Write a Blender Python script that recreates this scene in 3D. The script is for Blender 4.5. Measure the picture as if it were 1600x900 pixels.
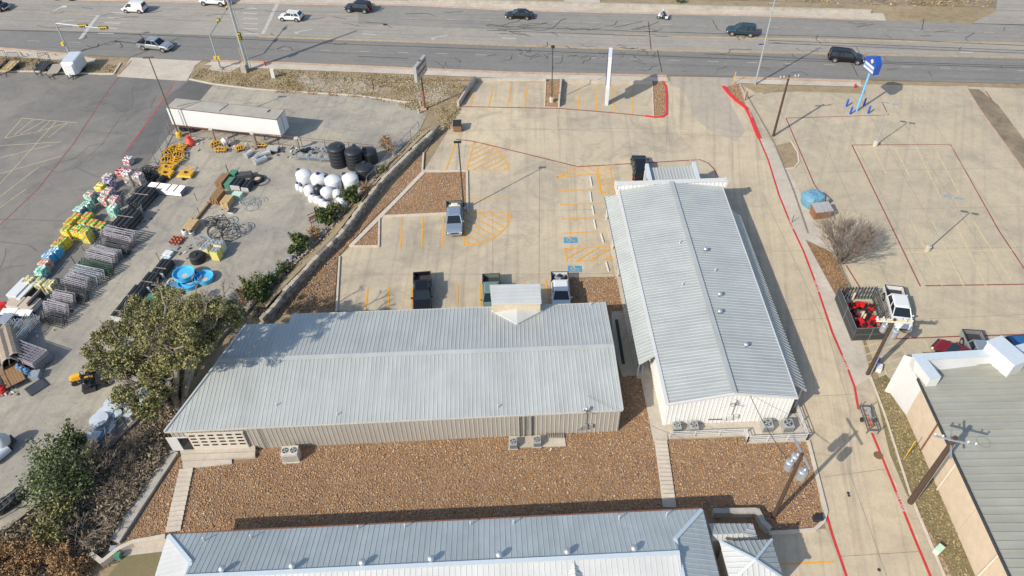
import bpy, math, random
import numpy as np
from mathutils import Vector, Matrix
random.seed(7); rng = np.random.default_rng(7)
scene = bpy.context.scene
for o in list(bpy.data.objects): bpy.data.objects.remove(o)

# ------------------------------------------------------------------ camera
CAM_H = 59.0; FOC = 1155.0
def _c(px, py): return Vector(((px-800)/FOC, -(py-450)/FOC, -1.0))
_up = (-_c(832, 1625)).normalized()
_v = _c(750, -690); _v = (_v - _up*_v.dot(_up)).normalized()
_x = _v.cross(_up)
ROT = Matrix((_x, _v, _up))                     # camera space -> world
cam_data = bpy.data.cameras.new('camera'); cam = bpy.data.objects.new('camera', cam_data)
scene.collection.objects.link(cam)
cam.matrix_world = Matrix.Translation((0, 0, CAM_H)) @ ROT.to_4x4()
cam_data.sensor_width = 36; cam_data.lens = FOC/1600*36; cam_data.clip_end = 20000; cam_data.clip_start = 0.5
scene.camera = cam
scene.render.resolution_x = 1024; scene.render.resolution_y = 576
# ------------------------------------------------------------------ light
SUN_EL = math.radians(36.5); SH_AZ = math.radians(39.0)      # SH_AZ: the way shadows fall, from +X towards +Y
sd = Vector((math.cos(SH_AZ)*math.cos(SUN_EL), math.sin(SH_AZ)*math.cos(SUN_EL), -math.sin(SUN_EL)))
sl = bpy.data.lights.new('sun', 'SUN'); sl.energy = 3.9; sl.angle = math.radians(0.55); sl.color = (1.0, 0.925, 0.80)
sun = bpy.data.objects.new('sun', sl); scene.collection.objects.link(sun)
sun.rotation_euler = sd.to_track_quat('-Z', 'Y').to_euler(); sun.location = (-60, -40, 80)
world = bpy.data.worlds.new('World'); scene.world = world; world.use_nodes = True
wn = world.node_tree; bg = wn.nodes['Background']; sky = wn.nodes.new('ShaderNodeTexSky')
sky.sky_type = 'NISHITA'; sky.sun_disc = False; sky.sun_elevation = SUN_EL
sky.sun_rotation = math.atan2(-sd.x, -sd.y); sky.air_density = 1.0; sky.dust_density = 1.2; sky.ozone_density = 1.0
wn.links.new(sky.outputs[0], bg.inputs[0]); bg.inputs[1].default_value = 0.15
scene.view_settings.view_transform = 'Standard'; scene.view_settings.look = 'None'
scene.view_settings.exposure = 0.38; scene.view_settings.gamma = 1.0

# ------------------------------------------------------------------ placing: a picture point -> a place at height z
def G(px, py, z=0.0):
    r = ROT @ _c(px, py); t = (z-CAM_H)/r.z
    return Vector((r.x*t, r.y*t, z))
def PX(p):
    c = ROT.transposed() @ (Vector(p) - Vector((0, 0, CAM_H)))
    return (800+FOC*c.x/-c.z, 450-FOC*c.y/-c.z)
def hgt(b, t, zb=0.0):
    g = G(b[0], b[1], zb); best = 0; bd = 1e9
    for i in range(1, 400):
        q = PX(g+Vector((0, 0, i*.05))); d = (q[0]-t[0])**2+(q[1]-t[1])**2
        if d < bd: bd = d; best = i*.05
    return best
def ang(a, b):
    p, q = G(*a), G(*b); return math.atan2(q.y-p.y, q.x-p.x)

# ------------------------------------------------------------------ materials
MATS = {}
def new_mat(name):
    m = bpy.data.materials.new(name); m.use_nodes = True; MATS[name] = m
    nt = m.node_tree; return m, nt, nt.nodes['Principled BSDF']
def N(nt, t, **kw):
    n = nt.nodes.new(t)
    for k, v in kw.items():
        if k.startswith('i_'): n.inputs[k[2:].replace('_', ' ')].default_value = v
        else: setattr(n, k, v)
    return n
def ramp(nt, src, stops):
    r = nt.nodes.new('ShaderNodeValToRGB'); e = r.color_ramp.elements
    while len(e) < len(stops): e.new(0.5)
    for k, (p, c) in enumerate(stops):
        e[k].position = p; e[k].color = (c, c, c, 1) if isinstance(c, (int, float)) else (*c, 1)
    nt.links.new(src, r.inputs[0]); return r.outputs[0]
def mix(nt, fac, a, b, mode='MIX'):
    m = nt.nodes.new('ShaderNodeMix'); m.data_type = 'RGBA'; m.blend_type = mode
    for k, v in ((0, fac), (6, a), (7, b)):
        s = m.inputs[k]
        if isinstance(v, bpy.types.NodeSocket): nt.links.new(v, s)
        elif isinstance(v, (int, float)): s.default_value = v if k == 0 else (v, v, v, 1)
        else: s.default_value = (*v, 1) if len(v) == 3 else v
    return m.outputs[2]
def noise(nt, vec, scale, detail=4, rough=.6, dist=0.0):
    n = N(nt, 'ShaderNodeTexNoise'); n.inputs['Scale'].default_value = scale; n.inputs['Detail'].default_value = detail
    n.inputs['Roughness'].default_value = rough; n.inputs['Distortion'].default_value = dist
    nt.links.new(vec, n.inputs['Vector']); return n.outputs[0]
def bump(nt, h, bsdf, s=.4, d=.02):
    b = N(nt, 'ShaderNodeBump'); b.inputs['Strength'].default_value = s; b.inputs['Distance'].default_value = d
    nt.links.new(h, b.inputs['Height']); nt.links.new(b.outputs[0], bsdf.inputs['Normal'])
def scaled(nt, vec, s, rot=0.0):
    m = N(nt, 'ShaderNodeMapping'); m.inputs['Scale'].default_value = s; m.inputs['Rotation'].default_value = (0, 0, rot)
    nt.links.new(vec, m.inputs['Vector']); return m.outputs[0]

def ground_mat(name, c1, c2, c3, big=.12, mid=1.2, fine=9, rough=.92, stain=.35, streak=None, bs=.3, specks=0.0, speck_col=(.02,.02,.02)):
    """weathered ground: large patches c1..c2, blotches of c3, fine grain, optional tyre streaks (angle, strength)"""
    m, nt, b = new_mat(name); pos = N(nt, 'ShaderNodeNewGeometry').outputs['Position']
    c = mix(nt, ramp(nt, noise(nt, pos, big, 5, .65, .4), [(.33, 0), (.67, 1)]), c1, c2)
    c = mix(nt, mix(nt, 1.0, ramp(nt, noise(nt, pos, mid*.35, 8, .75, .8), [(.48, 0), (.72, 1)]), stain, 'MULTIPLY'), c, c3)
    if streak:
        sv = scaled(nt, scaled(nt, pos, (1,1,1), streak[0]), (1.3, .03, 1))
        c = mix(nt, mix(nt, 1.0, ramp(nt, noise(nt, sv, 1.0, 5, .6, .2), [(.5, 0), (.78, 1)]), streak[1], 'MULTIPLY'), c, c3)
    g = noise(nt, pos, fine, 3, .8)
    c = mix(nt, .75, c, ramp(nt, g, [(.25, .84), (.75, 1.14)]), 'MULTIPLY')
    g2 = noise(nt, pos, mid*1.6, 6, .8)
    c = mix(nt, .6, c, ramp(nt, g2, [(.3, .8), (.7, 1.15)]), 'MULTIPLY')
    if specks:
        v = N(nt, 'ShaderNodeTexVoronoi'); v.inputs['Scale'].default_value = 1.1; nt.links.new(pos, v.inputs['Vector'])
        c = mix(nt, ramp(nt, v.outputs['Distance'], [(specks, 1), (specks+.04, 0)]), c, speck_col)
    nt.links.new(c, b.inputs['Base Color']); b.inputs['Roughness'].default_value = rough
    bump(nt, g, b, bs, .03); return m

def flat(name, col, rough=.6, metal=0.0, var=.18, scale=3.0, spec=None, bs=0.0):
    m, nt, b = new_mat(name); pos = N(nt, 'ShaderNodeTexCoord').outputs['Object']
    n = noise(nt, pos, scale, 5, .7)
    c = mix(nt, 1.0, col, ramp(nt, n, [(.25, 1-var), (.75, 1+var)]), 'MULTIPLY')
    nt.links.new(c, b.inputs['Base Color']); b.inputs['Roughness'].default_value = rough; b.inputs['Metallic'].default_value = metal
    if bs: bump(nt, n, b, bs, .02)
    return m
def tint_mat(name, cols, rough=.8, trans=0.0):
    """colour picked per piece from the mesh attribute 'tint' (0..1)"""
    m, nt, b = new_mat(name); a = N(nt, 'ShaderNodeAttribute'); a.attribute_name = 'tint'
    r = ramp(nt, a.outputs['Fac'], [(i/max(1, len(cols)-1), c) for i, c in enumerate(cols)])
    nt.links.new(r, b.inputs['Base Color']); b.inputs['Roughness'].default_value = rough
    return m
def print_mat(name, base, a, bcol, scale=5):
    """printed bag: patches of a few inks on the base film"""
    m, nt, b = new_mat(name); pos = N(nt, 'ShaderNodeTexCoord').outputs['Object']
    v = N(nt, 'ShaderNodeTexVoronoi'); v.inputs['Scale'].default_value = scale; nt.links.new(pos, v.inputs['Vector'])
    sep = N(nt, 'ShaderNodeSeparateColor'); nt.links.new(v.outputs['Color'], sep.inputs[0])
    c = mix(nt, ramp(nt, sep.outputs[0], [(.5, 0), (.54, 1)]), base, a)
    c = mix(nt, ramp(nt, sep.outputs[1], [(.72, 0), (.76, 1)]), c, bcol)
    nt.links.new(c, b.inputs['Base Color']); b.inputs['Roughness'].default_value = .35
    return m
def roof_mat(name, col, streak_s, metal=.35, rough=.42, ang_=0.0, var=.14, rust=None):
    m, nt, b = new_mat(name); pos = N(nt, 'ShaderNodeNewGeometry').outputs['Position']
    n1 = noise(nt, scaled(nt, pos, streak_s, ang_), 1.0, 5, .65)
    n2 = noise(nt, pos, .35, 5, .6); n3 = noise(nt, pos, 14, 2, .7)
    c = mix(nt, 1.0, col, ramp(nt, n1, [(.3, 1-var), (.7, 1+var*.6)]), 'MULTIPLY')
    c = mix(nt, 1.0, c, ramp(nt, n2, [(.3, .92), (.7, 1.05)]), 'MULTIPLY')
    c = mix(nt, .5, c, ramp(nt, n3, [(.3, .88), (.7, 1.06)]), 'MULTIPLY')
    if rust: c = mix(nt, ramp(nt, noise(nt, pos, 1.7, 7, .75), [(.66, 0), (.8, .5)]), c, rust)
    nt.links.new(c, b.inputs['Base Color']); b.inputs['Metallic'].default_value = metal; b.inputs['Roughness'].default_value = rough
    return m

ground_mat('concrete', (.52,.435,.30), (.385,.33,.245), (.22,.19,.15), big=.06, mid=.4, fine=7, stain=.75, streak=(math.radians(3), .6), specks=.03, speck_col=(.25,.22,.18))
ground_mat('worn_concrete', (.36,.31,.245), (.42,.36,.275), (.26,.235,.2), big=.1, mid=.5, fine=8, stain=.6, streak=(math.radians(12), .8))
ground_mat('concrete_old', (.48,.405,.28), (.39,.33,.235), (.25,.22,.175), big=.06, mid=.4, fine=6, stain=.65, streak=(0.45, .5), specks=.04, speck_col=(.22,.2,.17))
ground_mat('concrete_drive', (.52,.43,.295), (.45,.375,.265), (.25,.215,.165), big=.08, mid=.4, fine=8, stain=.55, streak=(math.radians(12), .95))
ground_mat('concrete_pale', (.52,.46,.38), (.42,.37,.30), (.26,.22,.18), big=.2, mid=1, fine=9, stain=.5)
ground_mat('asphalt_road', (.205,.194,.176), (.175,.169,.158), (.125,.122,.118), big=.06, mid=.6, fine=8, stain=.35, streak=(math.radians(97.8), .9), bs=.2)
ground_mat('asphalt_inner', (.32,.29,.245), (.27,.25,.22), (.17,.16,.15), big=.07, mid=.6, fine=8, stain=.35, streak=(math.radians(97.8), .9), bs=.2)
ground_mat('asphalt_far', (.255,.238,.208), (.22,.21,.19), (.15,.145,.135), big=.06, mid=.6, fine=8, stain=.35, streak=(math.radians(97.8), .9), bs=.2)
ground_mat('asphalt_lot', (.245,.225,.195), (.135,.13,.122), (.085,.083,.08), big=.03, mid=.5, fine=6, stain=.6, specks=.03)
ground_mat('asphalt_dark', (.10,.098,.096), (.14,.135,.128), (.06,.06,.06), big=.1, mid=.7, fine=6, stain=.5)
ground_mat('yard', (.40,.36,.28), (.27,.25,.215), (.17,.158,.14), big=.09, mid=.9, fine=5, stain=.75, streak=(0.12, .5), specks=.04)
ground_mat('dirt', (.31,.24,.16), (.17,.135,.09), (.09,.072,.05), big=.2, mid=1.6, fine=6, stain=.75, bs=.8)
ground_mat('dry_grass', (.33,.255,.15), (.25,.19,.11), (.14,.11,.065), big=.18, mid=2.2, fine=7, stain=.8, bs=.9)
ground_mat('pale_rubble', (.46,.40,.31), (.27,.22,.155), (.15,.12,.08), big=.35, mid=3, fine=8, stain=.9, bs=1.0)
ground_mat('green_grass', (.20,.165,.085), (.15,.135,.06), (.20,.14,.08), big=.3, mid=2.2, fine=9, stain=.6, bs=.8)
ground_mat('gravel_bed', (.31,.195,.11), (.22,.135,.08), (.13,.08,.05), big=.3, mid=4, fine=9, stain=.8, bs=1.0)
ground_mat('leaf_litter', (.30,.19,.10), (.18,.11,.06), (.09,.06,.035), big=.5, mid=4, fine=9, stain=.9, bs=1.0)
tint_mat('gravel_stone', [(.09,.055,.04),(.21,.12,.068),(.34,.19,.085),(.46,.255,.08),(.26,.16,.11),(.36,.25,.17),(.47,.32,.16),(.50,.42,.32)], .85)
tint_mat('oak_leaf', [(.06,.07,.025),(.12,.13,.045),(.19,.19,.065),(.25,.23,.085),(.32,.25,.11)], .6)
tint_mat('cedar_leaf', [(.02,.04,.012),(.05,.085,.02),(.10,.13,.03),(.15,.17,.05)], .7)
tint_mat('green_leaf', [(.045,.065,.025),(.085,.115,.04),(.13,.16,.06),(.20,.21,.09)], .55)
tint_mat('rust_leaf', [(.16,.09,.045),(.32,.18,.08),(.38,.24,.11),(.26,.18,.10)], .8)
tint_mat('brush_twig', [(.11,.09,.06),(.20,.16,.11),(.29,.235,.16),(.40,.33,.23)], .9)
tint_mat('grass_blade', [(.14,.11,.055),(.26,.20,.10),(.38,.30,.165),(.46,.38,.23)], .9)
tint_mat('pale_stone', [(.18,.15,.11),(.30,.26,.2),(.42,.37,.29),(.52,.47,.38)], .9)
roof_mat('roof_gray', (.41,.43,.41), (.9, .06, 1), metal=.12, rough=.5)
roof_mat('roof_gray_cross', (.385,.41,.395), (.06, .9, 1), metal=.12, rough=.5)
roof_mat('roof_shaded_blue', (.42,.46,.455), (.9, .06, 1), metal=.2, rough=.45)  # darker bluish copy for slopes turned from the sun, shade put into the colour
roof_mat('roof_tan', (.33,.33,.275), (.05, .8, 1), metal=.1, rough=.6, rust=(.2,.19,.16))
roof_mat('roof_rib', (.47,.49,.47), (.9,.3,1), metal=.12, rough=.4, var=.08)
roof_mat('rib_tan', (.33,.32,.27), (.9,.3,1), metal=.1, rough=.6, var=.08)
roof_mat('roof_white_or_sunlit', (.52,.525,.51), (.8,.2,1), metal=.1, rough=.5, var=.06)  # real white sheet, and also the paler copy for sunlit slopes
roof_mat('wall_tan', (.35,.325,.285), (1.5, 1.5, .1), metal=.0, rough=.6, var=.1)
flat('rib_tan_wall', (.46,.43,.375), .6); flat('wall_groove', (.30,.27,.225), .7)
roof_mat('wall_white', (.70,.695,.665), (1.5, 1.5, .1), metal=.0, rough=.6, var=.05)
flat('trim_white', (.55,.55,.535), .5, var=.05); flat('trim_tan', (.55,.5,.42), .6, var=.08)
flat('stucco', (.52,.42,.31), .9, var=.12, scale=1.2, bs=.3)
flat('fascia_blue', (.50,.56,.60), .45, .1, var=.06)
flat('paint_white', (.60,.61,.61), .3, var=.03); flat('paint_silver', (.42,.44,.46), .3, .6, var=.05)
flat('paint_black', (.012,.013,.016), .18, .2, var=.1); flat('paint_navy', (.012,.02,.035), .2, .3, var=.1)
flat('paint_teal', (.03,.065,.08), .25, .4, var=.1); flat('paint_red', (.22,.012,.018), .25, .2, var=.1)
flat('paint_green', (.20,.28,.23), .35, .4, var=.1); flat('paint_blue', (.02,.11,.26), .35, var=.1)
flat('paint_bluegray', (.30,.36,.42), .3, .5, var=.05)
flat('glass_dark', (.012,.018,.022), .06, .0, var=.1, scale=1); flat('rubber', (.018,.018,.018), .85, var=.3)
flat('chrome', (.6,.6,.6), .25, .9, var=.05); flat('rim', (.45,.46,.47), .35, .7, var=.1)
flat('lamp_red', (.4,.01,.01), .3); flat('lamp_clear', (.75,.75,.72), .15); flat('plastic_black', (.02,.02,.022), .6)
flat('bed_liner', (.035,.035,.038), .8, var=.3)
flat('galvanised', (.46,.49,.51), .4, .6, var=.15); flat('steel_pole', (.40,.43,.44), .45, .4, var=.12)
flat('steel_dark', (.05,.055,.06), .6, .3, var=.3); flat('rust_steel', (.16,.07,.045), .8, var=.35, scale=4)
flat('pole_brown', (.13,.085,.06), .8, var=.3); flat('wood_pole', (.065,.038,.025), .9, var=.4, scale=5, bs=.4)
flat('wood_old', (.27,.22,.17), .9, var=.3, scale=4, bs=.4); flat('wood_new', (.46,.33,.16), .85, var=.25, scale=5)
flat('wood_brown', (.26,.15,.07), .85, var=.35, scale=5); flat('wood_gray', (.33,.29,.24), .9, var=.25, scale=5)
flat('line_yellow', (.64,.31,.03), .8, var=.15, scale=2.5); flat('line_yellow_pale', (.50,.42,.25), .85, var=.3, scale=2)
flat('line_white', (.50,.49,.45), .85, var=.3, scale=2); flat('line_red', (.48,.03,.03), .75, var=.22, scale=2)
flat('line_maroon', (.24,.06,.055), .85, var=.35, scale=1.5); flat('line_blue', (.07,.25,.37), .7, var=.12, scale=2)
flat('line_white_old', (.40,.385,.35), .9, var=.3, scale=2); flat('line_yellow_road', (.48,.33,.15), .9, var=.4, scale=1.2)
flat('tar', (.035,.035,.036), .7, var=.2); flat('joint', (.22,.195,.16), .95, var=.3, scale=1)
flat('joint_asphalt', (.11,.105,.10), .95, var=.3, scale=1)
flat('curb', (.50,.44,.36), .85, var=.16, scale=1.5); flat('curb_rust', (.42,.30,.22), .9, var=.25, scale=.8)
flat('curb_red', (.55,.03,.03), .6, var=.15, scale=2); flat('curb_dark', (.20,.18,.15), .9, var=.3)
flat('wall_stone_a', (.40,.36,.29), .95, var=.35, scale=2.5, bs=.5); flat('wall_stone_b', (.20,.185,.16), .95, var=.4, scale=3, bs=.5)
flat('wall_stone_c', (.30,.26,.2), .95, var=.4, scale=3, bs=.5); flat('wall_conc', (.36,.33,.28), .9, var=.3, scale=.8, bs=.2)
flat('tank_white', (.60,.605,.60), .4, var=.04); flat('tank_black', (.022,.025,.03), .45, var=.2)
flat('cap_blue', (.02,.025,.13), .5); flat('stock_blue', (.08,.42,.68), .4, var=.08); flat('barrel_blue', (.09,.20,.33), .5)
flat('cab_yellow', (.62,.33,.02), .45, var=.15); flat('orange_red', (.58,.06,.03), .5); flat('green_box', (.07,.20,.13), .6)
flat('tarp_blue', (.12,.27,.37), .6, var=.2, bs=.5); flat('dumpster_brown', (.24,.12,.06), .7, var=.35)
flat('ac_gray', (.36,.37,.36), .5, .2, var=.12); flat('ac_dark', (.03,.04,.05), .7); flat('ac_beige', (.50,.47,.41), .6)
flat('roof_dust', (.34,.32,.27), .8, var=.2, scale=.6); flat('green_dark', (.03,.07,.05), .6)
flat('steel_gray', (.13,.135,.14), .5, .4)
flat('bark', (.075,.06,.048), .95, var=.4, scale=6, bs=.5); flat('bark_pale', (.20,.17,.14), .95, var=.3, scale=6)
flat('twig', (.16,.125,.10), .95, var=.3, scale=3); flat('twig_tan', (.26,.20,.15), .95, var=.3, scale=3)
flat('sign_blue', (.015,.07,.33), .35, var=.05); flat('sign_navy', (.01,.015,.16), .35); flat('sign_gray', (.33,.33,.32), .5)
flat('bollard_blue', (.01,.07,.45), .4); flat('pole_blue', (.16,.40,.62), .4); flat('hydrant_red', (.5,.02,.015), .4)
flat('signal_yellow', (.62,.42,.03), .5); flat('privacy_slat', (.045,.05,.052), .6, var=.3); flat('fence_galv', (.22,.245,.25), .5, .4)
flat('skin', (.45,.27,.19), .6); flat('cloth_dark', (.03,.035,.045), .9); flat('cloth_gray', (.3,.3,.32), .9)
flat('clay', (.42,.15,.08), .9, var=.2); flat('sack_cream', (.62,.58,.42), .8, var=.2, scale=6); flat('cream_post', (.62,.55,.38), .6)
flat('sandbox_tan', (.45,.38,.30), .8); flat('pipe_black', (.018,.02,.023), .5); flat('tube_lilac', (.36,.34,.37), .45, .3, var=.2)
flat('rust_ground', (.17,.09,.05), .9, var=.3, scale=4); flat('shingle_dark', (.03,.04,.055), .7, var=.3); flat('white_bag', (.74,.73,.70), .6, var=.1, scale=6)
flat('mud_tan', (.50,.42,.31), .8); flat('yellow_pale', (.62,.56,.16), .5, var=.1); flat('green_box_pale', (.45,.62,.48), .5)
for nm, a, b_, c_ in [('bag_white', (.68,.67,.66), (.25,.27,.32), (.45,.1,.12)), ('bag_tan', (.42,.34,.27), (.62,.58,.54), (.28,.22,.2)),
    ('bag_purple', (.62,.58,.66), (.22,.16,.36), (.08,.06,.16)), ('bag_yellow', (.66,.55,.04), (.58,.42,.02), (.7,.64,.2)),
    ('bag_pink', (.68,.6,.58), (.62,.13,.16), (.2,.42,.26)), ('bag_green', (.22,.48,.30), (.66,.68,.62), (.06,.25,.13)),
    ('bag_sun', (.62,.50,.04), (.14,.42,.10), (.62,.18,.06)), ('bag_blue', (.10,.36,.58), (.48,.62,.68), (.04,.2,.4)),
    ('bag_orange', (.55,.28,.2), (.62,.48,.4), (.45,.14,.1)), ('bag_teal', (.10,.36,.34), (.25,.55,.3), (.55,.66,.62)),
    ('bag_cream', (.58,.53,.38), (.64,.56,.2), (.2,.24,.2)), ('bag_red', (.42,.05,.06), (.6,.4,.38), (.2,.03,.04)), ('bag_mint', (.45,.62,.5), (.66,.68,.62), (.1,.36,.28))]:
    print_mat(nm, a, b_, c_)

# ------------------------------------------------------------------ mesh builder
OFF = {}
class MB:
    def __init__(s): s.v = []; s.f = []; s.m = []
    def poly(s, pts, mi=0):
        k = len(s.v); s.v += [Vector(p) for p in pts]; s.f.append(tuple(range(k, k+len(pts)))); s.m.append(mi); return s
    def hexa(s, b, t, mi=0):            # bottom ring, top ring (same length, counter-clockwise seen from above)
        k = len(s.v); n = len(b); s.v += [Vector(p) for p in b]+[Vector(p) for p in t]
        s.f.append(tuple(range(k+n-1, k-1, -1))); s.m.append(mi); s.f.append(tuple(range(k+n, k+2*n))); s.m.append(mi)
        for i in range(n):
            j = (i+1) % n; s.f.append((k+i, k+j, k+n+j, k+n+i)); s.m.append(mi)
        return s
    def box(s, c, d, rz=0.0, mi=0, M=None):
        x, y, z = d[0]/2, d[1]/2, d[2]/2; ca, sa = math.cos(rz), math.sin(rz)
        ps = [Vector((a*x, b*y, e*z)) for e in (-1, 1) for a, b in ((-1,-1),(1,-1),(1,1),(-1,1))]
        if M: ps = [M @ p + Vector(c) for p in ps]
        else: ps = [Vector((p.x*ca-p.y*sa, p.x*sa+p.y*ca, p.z))+Vector(c) for p in ps]
        return s.hexa(ps[:4], ps[4:], mi)
    def prism(s, pts, z0, z1, mi=0):    # pts: xy points
        a = sum(pts[i][0]*pts[(i+1)%len(pts)][1]-pts[(i+1)%len(pts)][0]*pts[i][1] for i in range(len(pts)))
        if a < 0: pts = pts[::-1]
        return s.hexa([(p[0], p[1], z0) for p in pts], [(p[0], p[1], z1) for p in pts], mi)
    def tube(s, p, q, r, r2=None, n=6, mi=0):
        p, q = Vector(p), Vector(q); d = q-p
        if d.length < 1e-6: return s
        d.normalize(); a = d.orthogonal().normalized(); b = d.cross(a); r2 = r if r2 is None else r2
        rg = lambda c, rr: [c+(a*math.cos(2*math.pi*i/n)+b*math.sin(2*math.pi*i/n))*rr for i in range(n)]
        return s.hexa(rg(p, r), rg(q, r2), mi)
    def path(s, pts, r, n=5, mi=0):
        for a, b in zip(pts[:-1], pts[1:]): s.tube(a, b, r, n=n, mi=mi)
        return s
    def ring(s, c, R, r, n=16, k=4, nrm=(0,0,1), mi=0):
        nrm = Vector(nrm).normalized(); a = nrm.orthogonal().normalized(); b = nrm.cross(a); c = Vector(c)
        ps = [c+(a*math.cos(2*math.pi*i/n)+b*math.sin(2*math.pi*i/n))*R for i in range(n)]
        for i in range(n): s.tube(ps[i], ps[(i+1) % n], r, n=k, mi=mi)
        return s
    def lathe(s, prof, c=(0,0,0), n=20, mi=0):
        k = len(s.v); c = Vector(c)
        for r, z in prof:
            for i in range(n): s.v.append(c+Vector((r*math.cos(2*math.pi*i/n), r*math.sin(2*math.pi*i/n), z)))
        for j in range(len(prof)-1):
            for i in range(n):
                i2 = (i+1) % n; s.f.append((k+j*n+i, k+j*n+i2, k+(j+1)*n+i2, k+(j+1)*n+i)); s.m.append(mi)
        s.f.append(tuple(k+(len(prof)-1)*n+i for i in range(n))); s.m.append(mi)
        s.f.append(tuple(k+n-1-i for i in range(n))); s.m.append(mi)
        return s
    def loft(s, rings, mi=0, cap=True, closed=True):
        k = len(s.v); n = len(rings[0])
        for r in rings: s.v += [Vector(p) for p in r]
        for j in range(len(rings)-1):
            for i in range(n if closed else n-1):
                i2 = (i+1) % n; s.f.append((k+j*n+i, k+j*n+i2, k+(j+1)*n+i2, k+(j+1)*n+i)); s.m.append(mi if not callable(mi) else mi(j, i))
        if cap:
            s.f.append(tuple(k+n-1-i for i in range(n))); s.m.append(mi if not callable(mi) else mi(0, 0))
            s.f.append(tuple(k+(len(rings)-1)*n+i for i in range(n))); s.m.append(mi if not callable(mi) else mi(0, 0))
        return s
    def build(s, name, mats, parent=None, world=True, smooth=False, stuff=False, tint=None):
        off = OFF.get(parent.name, Vector((0,0,0))) if (parent and world) else Vector((0,0,0))
        me = bpy.data.meshes.new(name); me.from_pydata([tuple(v-off) for v in s.v], [], s.f)
        if isinstance(mats, str): mats = [mats]
        for mm in mats: me.materials.append(MATS[mm])
        if len(mats) > 1: me.polygons.foreach_set('material_index', s.m)
        if smooth: me.polygons.foreach_set('use_smooth', [True]*len(me.polygons))
        if tint is not None:
            at = me.attributes.new('tint', 'FLOAT', 'FACE'); at.data.foreach_set('value', tint)
        me.update()
        o = bpy.data.objects.new(name, me); scene.collection.objects.link(o)
        if parent: o.parent = parent; OFF[o.name] = off
        if stuff: o['kind'] = 'stuff'
        return o
def thing(name, label, cat, loc=(0,0,0), rz=0.0, group=None):
    o = bpy.data.objects.new(name, None); scene.collection.objects.link(o); o.empty_display_size = .3
    o.location = loc; o.rotation_euler = (0, 0, rz); o['label'] = label; o['category'] = cat
    if group: o['group'] = group
    OFF[o.name] = Vector(loc); return o
def tag(o, label, cat, group=None, kind=None):
    o['label'] = label; o['category'] = cat
    if group: o['group'] = group
    if kind: o['kind'] = kind
    return o
def struct(o): o['kind'] = 'structure'; return o
def dup(src, loc, rz=0.0, label=None, parent=None, scale=None):
    r = src.copy(); scene.collection.objects.link(r); r.location = loc; r.rotation_euler = (0, 0, rz)
    if scale: r.scale = scale
    if label: r['label'] = label
    if parent: r.parent = parent
    OFF[r.name] = Vector(loc)
    for ch in list(src.children):
        c = ch.copy(); scene.collection.objects.link(c); c.parent = r
        for g in list(ch.children):
            d = g.copy(); scene.collection.objects.link(d); d.parent = c
    return r
def piece(src_mesh, name, parent, loc, rz=0.0, scale=(1,1,1)):   # alike pieces share one mesh
    o = bpy.data.objects.new(name, src_mesh); scene.collection.objects.link(o); o.parent = parent
    o.location = Vector(loc)-OFF.get(parent.name, Vector((0,0,0))); o.rotation_euler = (0, 0, rz); o.scale = scale
    OFF[o.name] = OFF.get(parent.name, Vector((0,0,0))); return o
def unit_mesh(name, mat, fn):
    m = MB(); fn(m); o = m.build(name, mat); me = o.data; bpy.data.objects.remove(o); return me

# ------------------------------------------------------------------ ground sheets
def sheet(name, px, z, mat, kind='structure'):
    m = MB(); pts = [G(x, y, 0) for x, y in px]; pts = [Vector((p.x, p.y, z)) for p in pts]
    a = sum(pts[i].x*pts[(i+1)%len(pts)].y-pts[(i+1)%len(pts)].x*pts[i].y for i in range(len(pts)))
    if a < 0: pts.reverse()
    m.poly(pts); o = m.build(name, mat); o['kind'] = kind; return o
def ribbon(m, pts, w, z, mi=0, closed=False):
    """flat strip of width w along world points, mitred"""
    pts = [Vector((p[0], p[1])) for p in pts]; n = len(pts)
    L = []; R = []
    for i in range(n):
        a = pts[i-1] if (i > 0 or closed) else None; b = pts[(i+1) % n] if (i < n-1 or closed) else None
        d = ((pts[i]-a).normalized() if a is not None else Vector((0,0)))+((b-pts[i]).normalized() if b is not None else Vector((0,0)))
        d = d.normalized() if d.length > 1e-6 else Vector((1,0)); nn = Vector((-d.y, d.x))
        ww = w[i] if isinstance(w, (list, tuple)) else w
        L.append(pts[i]+nn*ww/2); R.append(pts[i]-nn*ww/2)
    for i in range(n if closed else n-1):
        j = (i+1) % n
        m.poly([(R[i].x,R[i].y,z),(R[j].x,R[j].y,z),(L[j].x,L[j].y,z),(L[i].x,L[i].y,z)], mi)
def lines(name, segs, w, z, mat, px=True):
    m = MB()
    for k, s in enumerate(segs): ribbon(m, [G(*p) for p in s] if px else s, w, z+k*0.0004)
    return struct(m.build(name, mat))
def rail(m, pts, w, z0, z1, mi=0):
    """solid kerb or wall along world points"""
    for i in range(len(pts)-1):
        a, b = Vector(pts[i][:2]), Vector(pts[i+1][:2]); d = (b-a)
        if d.length < 1e-4: continue
        d.normalize(); n = Vector((-d.y, d.x))*w/2; a = a-d*w*.25*(i > 0)
        q = [a-n, b-n, b+n, a+n]; zz = z1+i*.0007
        m.hexa([(p.x,p.y,z0) for p in q], [(p.x,p.y,zz) for p in q], mi)
def curb(name, px, mat='curb', w=.2, h=.14):
    m = MB(); rail(m, [G(*p) for p in px], w, -.05, h+.05); return struct(m.build(name, mat))
def inside(x, y, poly):
    c = False; n = len(poly)
    for i in range(n):
        x1, y1 = poly[i]; x2, y2 = poly[i-1]
        if (y1 > y) != (y2 > y) and x < (x2-x1)*(y-y1)/(y2-y1)+x1: c = not c
    return c
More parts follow.
